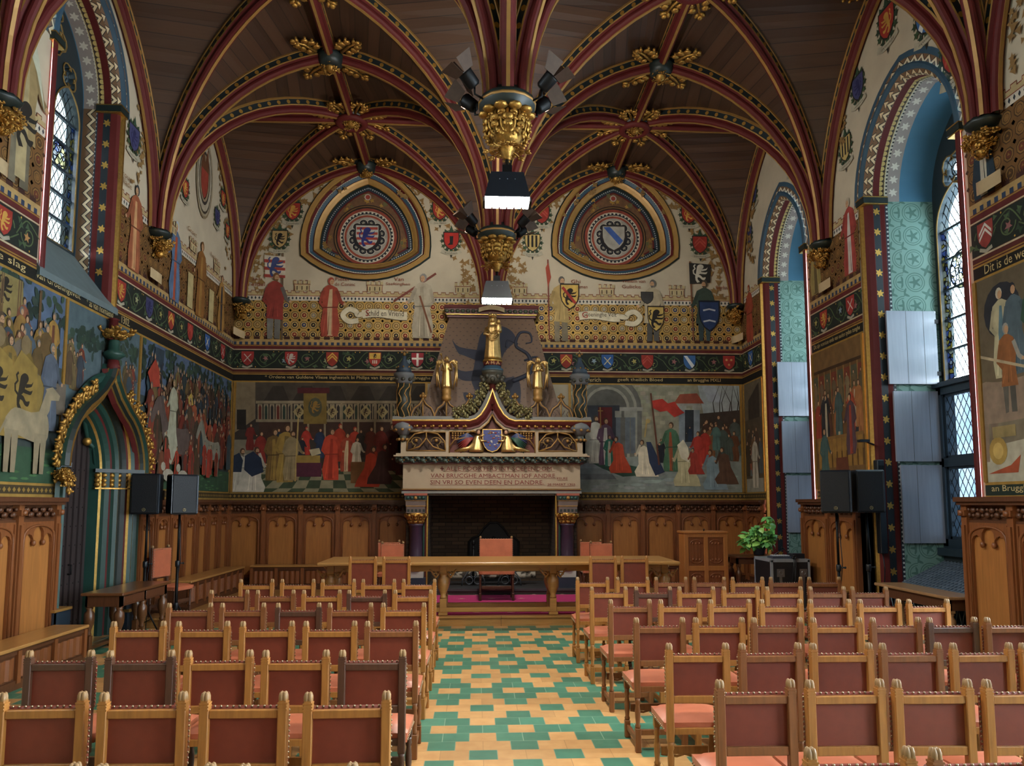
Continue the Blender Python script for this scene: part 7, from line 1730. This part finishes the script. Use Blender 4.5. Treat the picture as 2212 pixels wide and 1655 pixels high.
def chair_parts(root, wood, W=.345, H=.967, dep=.36, zs=.51, back=(.63, .885), facing='row', carve=True):
    h = W / 2; p = .021
    for s in (-1, 1):
        m = MB(); x = s * h
        m.cbox(x - p, x + p, -p, p, 0, .17, .004); m.lathe([(.017, .17), (.022, .185), (.015, .2), (.019, .25), (.021, .29), (.014, .33), (.021, .35), (.017, .365), (.021, .385)], (x, 0, 0), 10)
        m.cbox(x - p, x + p, -p, p, .385, H - .055, .004); m.cbox(x - p * .86, x + p * .86, -p * .86, p * .86, H - .1, H - .035, .003)
        if carve:
            for k in range(3): m.box(x - p * 1.02, x + p * 1.02, -p * 1.02, p * 1.02, H - .085 + k * .014, H - .078 + k * .014)
        bpst = m.build('back_post', wood, root); m = MB()
        if carve: knob(m, x, 0, H - .02, 1.0)
        else: m.ball((x, 0, H - .04), (p, p, .04), 8, 6)
        m.build('carved_tip', mat('worn_oak_tip', '#8a6a42', .5, 0, .2, 20) if carve else wood, bpst)
        m = MB(); x = s * (h + .004); y = dep
        m.cbox(x - p, x + p, y - p, y + p, 0, .13, .004); m.lathe([(.017, .13), (.022, .145), (.015, .16), (.02, .22), (.021, .26), (.014, .31), (.021, .33), (.017, .35), (.021, .37)], (x, y, 0), 10); m.cbox(x - p, x + p, y - p, y + p, .37, zs - .06, .004); m.build('front_leg', wood, root)
        m = MB(); m.cbox(s * h - .012, s * h + .012, p, dep - p, .06, .10, .003); m.build('side_stretcher', wood, root)
    m = MB(); m.cbox(-h + p, h - p, -.011, .011, .12, .16, .003); m.build('rear_stretcher', wood, root)
    m = MB(); m.cbox(-h + p, h - p, dep - .011, dep + .011, .20, .25, .003)
    m.tube([(-h + p, dep, .2), (-.05, dep, .185), (0, dep, .2), (.05, dep, .185), (h - p, dep, .2)], .008, 5); m.build('front_stretcher', wood, root)
    m = MB(); m.box(-h, h, -.0, dep + .012, zs - .085, zs - .05); m.build('seat_frame', wood, root)
    # cushioned leather seat
    m = MB(); nx, ny = 8, 8; hw = h + .03; y0, y1 = .024, dep + .045; vs = []; fs = []
    for j in range(ny + 1):
        for i in range(nx + 1):
            u, v = i / nx * 2 - 1, j / ny * 2 - 1; e = (1 - abs(u) ** 6) * (1 - abs(v) ** 6)
            vs.append((u * hw * (1 if abs(u) < 1 else 1), (y0 + y1) / 2 + v * (y1 - y0) / 2, zs - .022 + .022 * e ** .5 + .012 * (1 - u * u) * (1 - v * v)))
    for j in range(ny):
        for i in range(nx): a = j * (nx + 1) + i; fs.append((a, a + 1, a + nx + 2, a + nx + 1))
    m.add(vs, fs, 0, True); 
    ring = [i for i in range(nx + 1)] + [(j + 1) * (nx + 1) - 1 for j in range(1, ny + 1)] + [ny * (nx + 1) + i for i in range(nx - 1, -1, -1)] + [j * (nx + 1) for j in range(ny - 1, 0, -1)]
    n = len(ring); lv = [vs[i] for i in ring]; low = [(x * .985, y if y > .1 else y + .004, zs - .075) for x, y, z in lv]; m.add(lv + low, [(k, (k + 1) % n, n + (k + 1) % n, n + k) for k in range(n)], 0, True)
    seat_o = m.build('seat', LES, root)
    b0, b1 = back
    m = MB(); m.cbox(-h - .018, h + .018, .018, .05, b0, b1 + .006, .006); m.box(-h + p, h - p, .004, .02, b0, b1); back_o = m.build('backrest', LEB if facing == 'row' else LES, root)
    m = MB(); m.cbox(-h + p, h - p, -.016, .016, b1 - .037, b1, .003); m.build('top_rail', wood, root)
    m = MB(); m.cbox(-h + p, h - p, -.016, .016, b0 - .02, b0 + .022, .003); m.build('bottom_rail', wood, root)
    # brass nails along the leather edges
    m = MB(); st = lambda x, y, z, r=.0062: m.ball((x, y, z), r, 5, 4)
    for k in range(11): st(-h + p + (2 * h - 2 * p) * (k + .5) / 11, .02, b1 + .008)
    for k in range(11):
        z = b0 + (b1 - b0) * (k + .5) / 11
        for s in (-1, 1): st(s * (h + .02), .028, z); 
        if facing != 'row':
            for s in (-1, 1): st(s * (h + .008), .052, z)
    if facing != 'row':
        for k in range(12): st(-h + 2 * h * k / 11, .052, b1 - .01); st(-h + 2 * h * k / 11, .052, b0 + .012)
    m.build('stud', STUD, back_o); m = MB()
    for k in range(13):
        t = (k + .5) / 13
        st(-hw + 2 * hw * t, y1, zs - .062); st(-hw * .9 + 1.8 * hw * t, y0 - .002, zs - .062)
        for s in (-1, 1): st(s * hw, y0 + (y1 - y0) * t, zs - .062)
    m.build('stud', STUD, seat_o)
ORD = ['first', 'second', 'third', 'fourth', 'fifth', 'sixth', 'seventh']
protos = []
for k in range(3):
    r = empty('chair'); chair_parts(r, WOODS[k]); protos.append(r)
used = [False] * 3
def place(tree, k, flags, x, y, z, rz, label, group, cat='chair'):
    if not flags[k]: o = tree[k]; flags[k] = True
    else: o = copy_tree(tree[k])
    o.location = (x, y, z); o.rotation_euler = (0, 0, rz); tag(o, label, cat, group); return o
rc = random.Random(12)
KL = [[0, 0, 0, 0, 0], [1, 1, 0, 2, 0], [1, 1, 2, 1, 0], [0, 0, 0, 0, 1], [2, 2, 0, 0, 2], [0, 0, 0, 0], [0, 1, 0]]
LX = [[-2.44, -1.98, -1.53, -1.08, -.63], [-2.40, -1.95, -1.50, -1.06, -.61], [-2.42, -1.97, -1.50, -1.06, -.61], [-2.41, -1.95, -1.49, -1.04, -.60], [-2.38, -1.92, -1.47, -1.03, -.59], [-1.93, -1.48, -1.03, -.57], [-1.47, -1.03, -.57]]
LY = [8.63, 7.57, 6.60, 5.60, 4.52, 3.55, 2.61]
RX = [[1.34, 1.80, 2.24, 2.68, 3.12, 3.56, 4.0], [1.35, 1.80, 2.24, 2.69, 3.13, 3.57, 4.0], [1.36, 1.80, 2.24, 2.69, 3.12, 3.56, 3.99], [1.36, 1.80, 2.23, 2.67, 3.11, 3.53, 3.96], [1.34, 1.78, 2.21, 2.63, 3.06, 3.48], [1.34, 1.77, 2.19, 2.62], [1.33, 1.76]]
RY = [8.67, 7.67, 6.65, 5.58, 4.55, 3.60, 2.59]
KR = [[0, 0, 1, 1, 0, 1, 1], [0, 2, 0, 0, 0, 1, 1], [1, 0, 0, 0, 0, 0, 0], [1, 0, 1, 0, 1, 2, 1], [0, 1, 0, 1, 0, 0], [1, 0, 0, 0], [0, 1]]
SLOPE = -.028
for blk, XS, YS, KK in (('left', LX, LY, KL), ('right', RX, RY, KR)):
    for i, row in enumerate(XS):
        n = len(row)
        for j, x in enumerate(row):
            nth = ORD[n - 1 - j] if blk == 'left' else ORD[j]
            k = KK[i][j]; mid = sum(row) / n
            if blk == 'left': y = YS[i] + (x + 1.5) * SLOPE * 1.5
            else: y = RY[i] + (x - 2.7) * SLOPE * 1.5
            place(protos, k, used, x, y, 0, rc.uniform(-.02, .02), 'studded leather chair, %s from the aisle, %s row from the table, %s block' % (nth, ORD[i], blk), 'chairs in the %s seating block' % blk)
hp = [empty('high_back_chair')]; chair_parts(hp[0], WOODS[0], .345, 1.08, .40, .50, (.60, 1.02), 'row', False); hu = [False]
for x, y, nm in ((-1.55, 10.6, 'outer one left of the aisle'), (-1.09, 10.6, 'inner one left of the aisle'), (1.77, 10.55, 'inner one right of the aisle'), (2.21, 10.55, 'outer one right of the aisle')):
    place(hp, 0, hu, x, y, 0, 0, 'high-backed leather chair facing the long table, %s' % nm, 'high-backed chairs before the long table')
bp = [empty('armless_chair')]; chair_parts(bp[0], WOODS[2], .36, 1.0, .42, .50, (.62, .94), 'facing', True); bu = [False]
for x, y, nm in ((-1.44, 13.32, 'left side, front one'), (-1.56, 13.85, 'left side, rear one'), (2.2, 13.32, 'right side, front one'), (2.10, 13.85, 'right side, rear one')):
    place(bp, 0, bu, x, y, DZ + .006, PI, 'orange leather chair behind the long table, %s' % nm, 'chairs behind the long table')
r = empty('large_chair', (.36, 13.50, DZ + .006), PI, 'wide orange leather chair behind the middle of the long table before the fireplace', 'chair'); chair_parts(r, WOODS[2], .55, 1.08, .44, .52, (.62, 1.02), 'facing', True)
r = empty('side_chair', (-4.72, 11.66, DZ), -PI / 2 - .25, 'red leather high-backed chair standing by the left wall behind the small table', 'chair'); chair_parts(r, WOODS[2], .36, 1.04, .40, .46, (.56, .98), 'facing', True)

# ---------------------------------------------------------------- tables
def baluster(m, x, y, z0, z1, r, sq):
    h = z1 - z0
    m.cbox(x - sq, x + sq, y - sq, y + sq, z1 - h * .2, z1, .004); m.lathe([(r * .55, z1 - h * .2), (r * .7, z1 - h * .22), (r * .5, z1 - h * .25), (r * .95, z1 - h * .30), (r * 1.0, z1 - h * .38), (r * .97, z1 - h * .46), (r * .6, z1 - h * .56), (r * .42, z1 - h * .62), (r * .6, z1 - h * .65), (r * .5, z1 - h * .68)], (x, y, 0), 14)
    m.cbox(x - sq, x + sq, y - sq, y + sq, z0 + h * .06, z0 + h * .32, .004); m.cbox(x - sq * 1.35, x + sq * 1.35, y - sq * 1.35, y + sq * 1.35, z0, z0 + h * .06, .004)
T = empty('long_table', (.36, 11.7, DZ + .006), 0, 'long polished oak table with vase-shaped legs on the carpeted step', 'table')
m = MB(); m.cbox(-2.63, 2.63, -.66, .62, .755, .80, .01); m.build('tabletop', OAKT, T)
m = MB(); m.box(-2.5, 2.5, -.28, -.24, .64, .755); m.box(-2.5, 2.5, .26, .30, .64, .755); m.box(-2.5, -2.46, -.28, .3, .64, .755); m.box(2.46, 2.5, -.28, .3, .64, .755); m.build('apron', OAKT, T)
for s in (-.26, .28):
    m = MB(); m.cbox(-2.5, 2.5, s - .035, s + .035, .045, .11, .006); m.build('foot_rail', OAKT, T)
    for x in (-2.5, -.84, .80, 2.49):
        m = MB(); baluster(m, x, s, 0, .755, .088, .05); m.build('leg', OAKT, T)
        m = MB()
        for q in (-1, 1):
            L = [(x + q * (.06 + .02 * k * .9), s - .02, .63 - .075 * math.sin(k * .55) * (1 - k * .06)) for k in range(9)]; m.tube(L, .014, 6); m.tube([(x + q * (.12 + .035 * math.cos(t)), s - .02, .585 + .035 * math.sin(t)) for t in [j * .7 for j in range(8)]], .011, 5)
        m.build('scroll_bracket', OAKT, T)
def side_table(name, x0, x1, y0, y1, z0, zt, label, nl=2, wood=OAKT, rail=.1, lr=.045, drawers=0):
    cx, cy_ = (x0 + x1) / 2, (y0 + y1) / 2; r = empty(name, (cx, cy_, z0), 0, label, 'table'); hx, hy = (x1 - x0) / 2, (y1 - y0) / 2; h = zt - z0
    m = MB(); m.cbox(-hx, hx, -hy, hy, h - .035, h, .008); m.build('tabletop', wood, r)
    m = MB(); m.box(-hx + .04, hx - .04, -hy + .05, -hy + .075, h - .035 - rail, h - .035); m.box(-hx + .04, hx - .04, hy - .075, hy - .05, h - .035 - rail, h - .035); m.box(-hx + .04, -hx + .065, -hy + .05, hy - .05, h - .035 - rail, h - .035); m.box(hx - .065, hx - .04, -hy + .05, hy - .05, h - .035 - rail, h - .035); m.build('apron', OAKD, r)
    for k in range(drawers):
        a = -hy + .1 + k * (2 * hy - .2) / drawers; b = -hy + .1 + (k + 1) * (2 * hy - .2) / drawers - .05; m = MB(); m.cbox(hx - .042, hx - .03, a, b, h - .035 - rail + .015, h - .05, .004); m.build('drawer', OAKD, r)
    for sx in (-1, 1):
        for k in range(nl):
            y = -hy + .09 + k * (2 * hy - .18) / (nl - 1); m = MB(); baluster(m, sx * (hx - .075), y, 0, h - .035, lr, .035); m.build('leg', wood, r)
        m = MB(); m.cbox(sx * (hx - .075) - .02, sx * (hx - .075) + .02, -hy + .1, hy - .1, .05, .085, .004); m.build('stretcher', wood, r)
    return r
OAKS = mat('dark_table_oak', '#5f3c22', .3, 0, .2, 7, .04, grain=(6, .6, 6), coat=.3)
side_table('side_table', -4.70, -4.20, 9.36, 10.80, 0, .735, 'dark oak table with turned legs in front of the arched door', 3, OAKS, .13, .06, 2)
side_table('window_table', 5.12, 5.50, 8.08, 9.62, 0, .79, 'long narrow oak table in front of the near window heater', 2, mat('worn_table_oak', '#94704c', .35, 0, .2, 7, .04, grain=(6, .6, 6)), .12, .05)
side_table('corner_table', 4.32, 5.2, 12.5, 13.05, DZ, .93, 'small oak table with turned legs under the plant, behind the black case', 2, OAKS, .1, .05)

# ---------------------------------------------------------------- lectern, case, plant, loudspeakers
r = empty('lectern', (3.76, 12.3, DZ), 0, 'oak lectern with two by two carved panels, right of the long table', 'lectern')
LEC = mat('lectern_oak', '#97602f', .4, 0, .18, 7, .05, grain=(7, 7, .6))
m = MB(); m.box(-.35, .35, .02, .36, .0, 1.16); m.build('body', LEC, r); m = MB(); m.cbox(-.37, .37, -.03, .40, 1.16, 1.20, .008); m.build('top', LEC, r)
m = MB()
for a0, a1, b0, b1 in ((-.36, -.29, 0, 1.16), (.29, .36, 0, 1.16), (-.035, .035, .06, 1.12)): m.cbox(a0, a1, -.02, .03, b0, b1, .005)
for b0, b1 in ((0, .1), (.56, .64), (1.10, 1.16)): m.cbox(-.30, .30, -.018, .03, b0, b1, .005)
m.build('frame', LEC, r)
for sx in (-1, 1):
    for z0, z1 in ((.1, .56), (.64, 1.10)):
        m = MB(); c = sx * .16; m.box(c - .125, c + .125, .0, .02, z0, z1)
        for k in range(3): xx = c + (k - 1) * .055; m.box(xx - .006, xx + .006, -.014, 0, z0 + .12, z1 - .12)
        for q, zz in ((1, z1 - .07), (-1, z0 + .07)):
            m.tube([(c + .095 * math.cos(t), -.006, zz - q * .03 + q * .06 * math.sin(t)) for t in [k * PI / 8 for k in range(9)]], .009, 5)
            for k in (-1, 0, 1): m.ball((c + k * .055, -.006, zz - q * .03), (.018, .012, .024), 6, 4)
        m.build('carved_panel', mat('lectern_panel_oak', '#74411f', .42, 0, .18, 7, .05, grain=(7, 7, .6)), r)
m = MB(); m.tube([(.0, .1, 1.2), (.0, .08, 1.235)], .01, 6); m.build('microphone_socket', IRON, r)
r = empty('flight_case', (4.885, 12.0, DZ), 0, 'black equipment case with metal edges under the plant by the far right window', 'case')
cx, cy_, ch = .305, .35, .79
m = MB(); m.box(-cx, cx, -cy_, cy_, .03, ch - .02); m.build('body', mat('black_case_panel', '#121419', .5, 0, .1, 20), r)
m = MB()
for sx in (-1, 1):
    for sy in (-1, 1): m.box(*sorted((sx * (cx + .006), sx * (cx - .03))), *sorted((sy * (cy_ + .006), sy * (cy_ - .03))), .02, ch)
for z in (.03, ch - .03):
    for sy in (-1, 1): m.box(-cx, cx, *sorted((sy * (cy_ + .006), sy * (cy_ - .02))), z - .014, z + .014)
    for sx in (-1, 1): m.box(*sorted((sx * (cx + .006), sx * (cx - .02))), -cy_, cy_, z - .014, z + .014)
m.box(-cx, cx, -cy_, cy_, ch - .02, ch + .002); m.build('metal_edging', mat('pale_metal_edge', '#8e949b', .4, .2, .1, 20), r)
for k, x in enumerate((-.16, .2)):
    m = MB(); m.box(x - .06, x + .06, -cy_ - .014, -cy_, .52, .64); m.box(x - .02, x + .02, -cy_ - .012, -cy_, .05, .52); m.tube([(x + .03 * math.cos(t), -cy_ - .016, .58 + .03 * math.sin(t)) for t in [j * PI / 6 for j in range(12)]], .006, 5, closed=True); m.build('latch', GREYP, r)
m = MB(); m.box(-.09, .09, -cy_ - .012, -cy_, .16, .26); m.tube([(-.07, -cy_ - .02, .21), (.07, -cy_ - .02, .21)], .012, 6); m.build('handle', mat('dull_steel', '#5a5d61', .4, .8), r)
r = empty('sound_mixer', (4.80, 11.86, DZ + ch + .003), 0, 'small grey sound mixer lying on the black case', 'mixer'); m = MB(); m.box(-.15, .15, -.12, .12, 0, .035); m.build('body', mat('mixer_grey', '#3c4250', .4), r); m = MB()
for i in range(9):
    for j in range(4): m.lathe([(.009, .035), (.008, .05), (.005, .052)], (-.12 + i * .03, -.09 + j * .05, 0), 6)
m.build('knob', mat('pale_knob', '#b5bac4', .5), r)
r = empty('receiver_box', (5.07, 11.84, DZ + ch + .003), 0, 'black receiver box with a tangle of cables on the right of the case', 'box'); m = MB(); m.cbox(-.1, .1, -.08, .1, 0, .075, .006); m.build('body', BLACKP, r); m = MB()
for k in range(3): m.tube([(-.09 - .02 * k, -.1, .05 - .02 * k), (-.13, -.20, .03), (-.15 + .02 * k, -.24, -.04), (-.16 + .03 * k, -.23, -.2 - .12 * k), (-.18 + .02 * k, -.22, -.36)], .006, 5)
for k in range(6): m.ball((-.12 + .025 * math.cos(k), -.16 - .015 * k, .03 + .02 * math.sin(2 * k)), (.025, .02, .02), 6, 4)
m.build('cable', BLACKP, r)
m = MB(); m.tube([(4.75, 11.98, DZ + ch + .04), (4.95, 12.02, DZ + ch + .14), (5.02, 11.98, DZ + ch + .03)], .008, 6); m.tube([(4.93, 12.02, DZ + ch + .14), (4.90, 12.0, DZ + ch + .17)], .016, 6); tag(m.build('desk_microphone', BLACKP), 'thin black desk microphone on the case beside the mixer', 'microphone')
r = empty('potted_plant', (4.80, 12.72, .93), 0, 'bushy green leafy plant in a dark pot by the far right window', 'plant')
m = MB(); m.lathe([(.07, 0), (.09, .01), (.11, .13), (.115, .15), (.10, .15), (.09, .12)], (0, 0, 0), 16); m.build('pot', mat('dark_pot', '#2a2f3a', .4), r)
m = MB(); stems = []
rp_ = random.Random(6)
for k in range(20):
    a = rp_.uniform(0, 2 * PI); R_0 = rp_.uniform(.12, .42); z = rp_.uniform(.16, .46) if k else .62; tip = Vector((R_0 * math.cos(a), R_0 * math.sin(a) * .8, z)); mid = Vector((tip.x * .5, tip.y * .5, z * .8 + .08)); P_ = [Vector((0, 0, .12)), mid, tip]; stems.append(P_); m.tube(P_, [.006, .005, .003], 5)
m.build('stem', mat('green_stem', '#4f6e32', .6), r)
m = MB()
for P_ in stems:
    for k in range(11):
        t = rp_.uniform(.35, 1.0); p = P_[0].lerp(P_[1], min(1, t * 2)) if t < .5 else P_[1].lerp(P_[2], t * 2 - 1); p = p + Vector((rp_.uniform(-.06, .06), rp_.uniform(-.06, .06), rp_.uniform(-.06, .05)))
        d = Vector((rp_.uniform(-1, 1), rp_.uniform(-1, 1), rp_.uniform(-.9, .3))).normalized(); s = d.cross(Vector((0, 0, 1)) + Vector((rp_.uniform(-.5, .5), rp_.uniform(-.5, .5), 0))).normalized(); n_ = s.cross(d); L = rp_.uniform(.10, .16); w = L * .4
        c = [p, p + d * L * .3 + s * w, p + d * L * .65 + s * w * .8 - n_ * .012, p + d * L - n_ * .035, p + d * L * .65 - s * w * .8 - n_ * .012, p + d * L * .3 - s * w, p + d * L * .35 + n_ * .012, p + d * L * .65 + n_ * .004]
        m.add(c, [(0, 1, 6), (1, 2, 7, 6), (2, 3, 7), (3, 4, 7), (4, 5, 6, 7), (5, 0, 6)], rp_.choice([0, 0, 1]), True)
m.build('foliage', [mat('glossy_leaf', '#6fb866', .32, 0, .25, 12), mat('glossy_leaf_light', '#a5dc74', .34, 0, .2, 12)], r)
def loudspeaker(x, y, zf, zb, rz, label, slbl, nm, stand=True, tilt=0.0):
    """two-way loudspeaker on a pole stand; front faces local -y"""
    w, h, dp = .19, .57, .33; S = empty('speaker_stand', (x, y, zf), rz, slbl, 'stand')
    m = MB(); m.tube([(0, 0, .12), (0, 0, .95)], .021, 10); m.tube([(0, 0, .95), (0, 0, zb - zf)], .0165, 10); m.build('pole', IRON, S)
    m = MB(); m.lathe([(.03, .9), (.034, .93), (.034, .97), (.03, .99)], (0, 0, 0), 10); m.tube([(.03, 0, .95), (.075, 0, .95)], .01, 6); m.ball((.08, 0, .95), .017, 6, 4); m.build('collar', BLACKP, S)
    m = MB(); m.lathe([(.028, .3), (.032, .33), (.032, .38), (.028, .4)], (0, 0, 0), 10); m.build('leg_hub', BLACKP, S)
    for k in range(3):
        a = PI / 2 + 2 * PI * k / 3 + .4; c, s = math.cos(a), math.sin(a); l = MB(); l.tube([(.03 * c, .03 * s, .36), (.21 * c, .21 * s, .02)], .011, 6); l.tube([(.02 * c, .02 * s, .14), (.12 * c, .12 * s, .19)], .007, 5); l.ball((.21 * c, .21 * s, .018), .016, 6, 4); l.build('leg', IRON, S)
    m = MB(); m.tube([(.02, .02, zb - zf - .02), (.05, .03, 1.0), (.02, .035, .7), (.04, .05, .4), (.03, .06, .03)], .006, 5); m.build('cable', BLACKP, S)
    L = empty('loudspeaker', (x, y, zb), rz, label, 'loudspeaker')
    m = MB(); o1 = [(-w, -dp / 2), (w, -dp / 2), (w, .02), (w * .72, dp / 2), (-w * .72, dp / 2), (-w, .02)]
    e = .018; vs = []
    for z, k in ((0, .93), (e, 1), (h - e, 1), (h, .93)): vs += [(a * k, b * k, z) for a, b in o1]
    fs = [tuple(range(6))[::-1], tuple(18 + i for i in range(6))] + [(j * 6 + i, j * 6 + (i + 1) % 6, (j + 1) * 6 + (i + 1) % 6, (j + 1) * 6 + i) for j in range(3) for i in range(6)]
    m.add(vs, fs); m.build('cabinet', BLACKP, L)
    m = MB(); m.cbox(-w + .012, w - .03, -dp / 2 - .012, -dp / 2 + .01, .018, h - .018, .006); gr = m.build('grille', mat('dark_speaker_mesh', '#0d1219', .55, .2, .2, 90, .3), L)
    m = MB(); m.cbox(w - .03, w - .004, -dp / 2 - .01, -dp / 2 + .01, .01, h - .01, .006); m.build('front_edge', mat('edge_grey_blue', '#1e2834', .4), L)
    m = MB(); m.lathe([(.022, 0), (.022, .004)], (0, 0, 0), 16, 0, False, Matrix.Translation((-.01, -dp / 2 - .011, .065)) @ Matrix.Rotation(PI / 2, 4, 'X')); m.tube([(-.01 + .021 * math.cos(t), -dp / 2 - .016, .065 + .021 * math.sin(t)) for t in [j * PI / 8 for j in range(16)]], .003, 4, 1, closed=True)
    for k in range(3): a = PI / 2 + 2 * PI * k / 3; m.tube([(-.01, -dp / 2 - .017, .065), (-.01 + .014 * math.cos(a), -dp / 2 - .017, .065 + .014 * math.sin(a))], .0025, 4, 1)
    m.build('round_emblem', [mat('emblem_ground', '#2a2a26', .5), mat('emblem_brass', '#a39468', .4, .7)], gr)
    m = MB(); m.cbox(w - .004, w + .004, -.02, .1, .2, .34, .003); m.build('side_handle', mat('handle_hollow', '#0a0c10', .5), L)
loudspeaker(-4.66, 11.02, 0, 1.65, .16, 'black loudspeaker left of two on the left wall, facing the seats', 'black pole stand of the left loudspeaker beside the arched door', 'l1')
loudspeaker(-4.25, 11.12, 0, 1.645, .75, 'black loudspeaker right of two on the left wall, turned toward the middle', 'black pole stand of the second left-hand loudspeaker, at the end of the table', 'l2')
loudspeaker(4.84, 9.98, 0, 1.675, -.42, 'black loudspeaker on the right, turned so its blue-lit side shows', 'black pole stand of the turned loudspeaker before the right pier', 'r1')
loudspeaker(5.26, 10.0, 0, 1.68, -.05, 'black loudspeaker on the right, facing the seats beside the near window', 'black pole stand of the loudspeaker nearest the right window', 'r2')
# slim column loudspeaker in the near window jamb
r = empty('column_speaker', (XR - .03, 10.16, 1.12), 0, 'slim black column loudspeaker in the jamb of the near window', 'loudspeaker'); m = MB(); m.cbox(-.05, .05, -.06, .05, 0, 1.28, .01); m.build('cabinet', BLACKP, r); m = MB(); m.box(-.04, .04, -.065, -.06, 1.0, 1.2); m.build('grille', IRON, r); m = MB(); m.tube([(0, 0, 0), (.01, -.02, -.2), (0, 0, -.5)], .008, 5); m.build('cable', BLACKP, r)
m = MB(); m.tube([(XR - .02, 10.28, 2.62), (XR - .18, 10.2, 2.66), (XR - .22, 10.15, 2.66)], .014, 6); m.box(XR - .3, XR - .17, 10.1, 10.2, 2.645, 2.68); tag(m.build('wall_microphone', BLACKP), 'small black arm fixed to the jamb of the near right window', 'bracket')
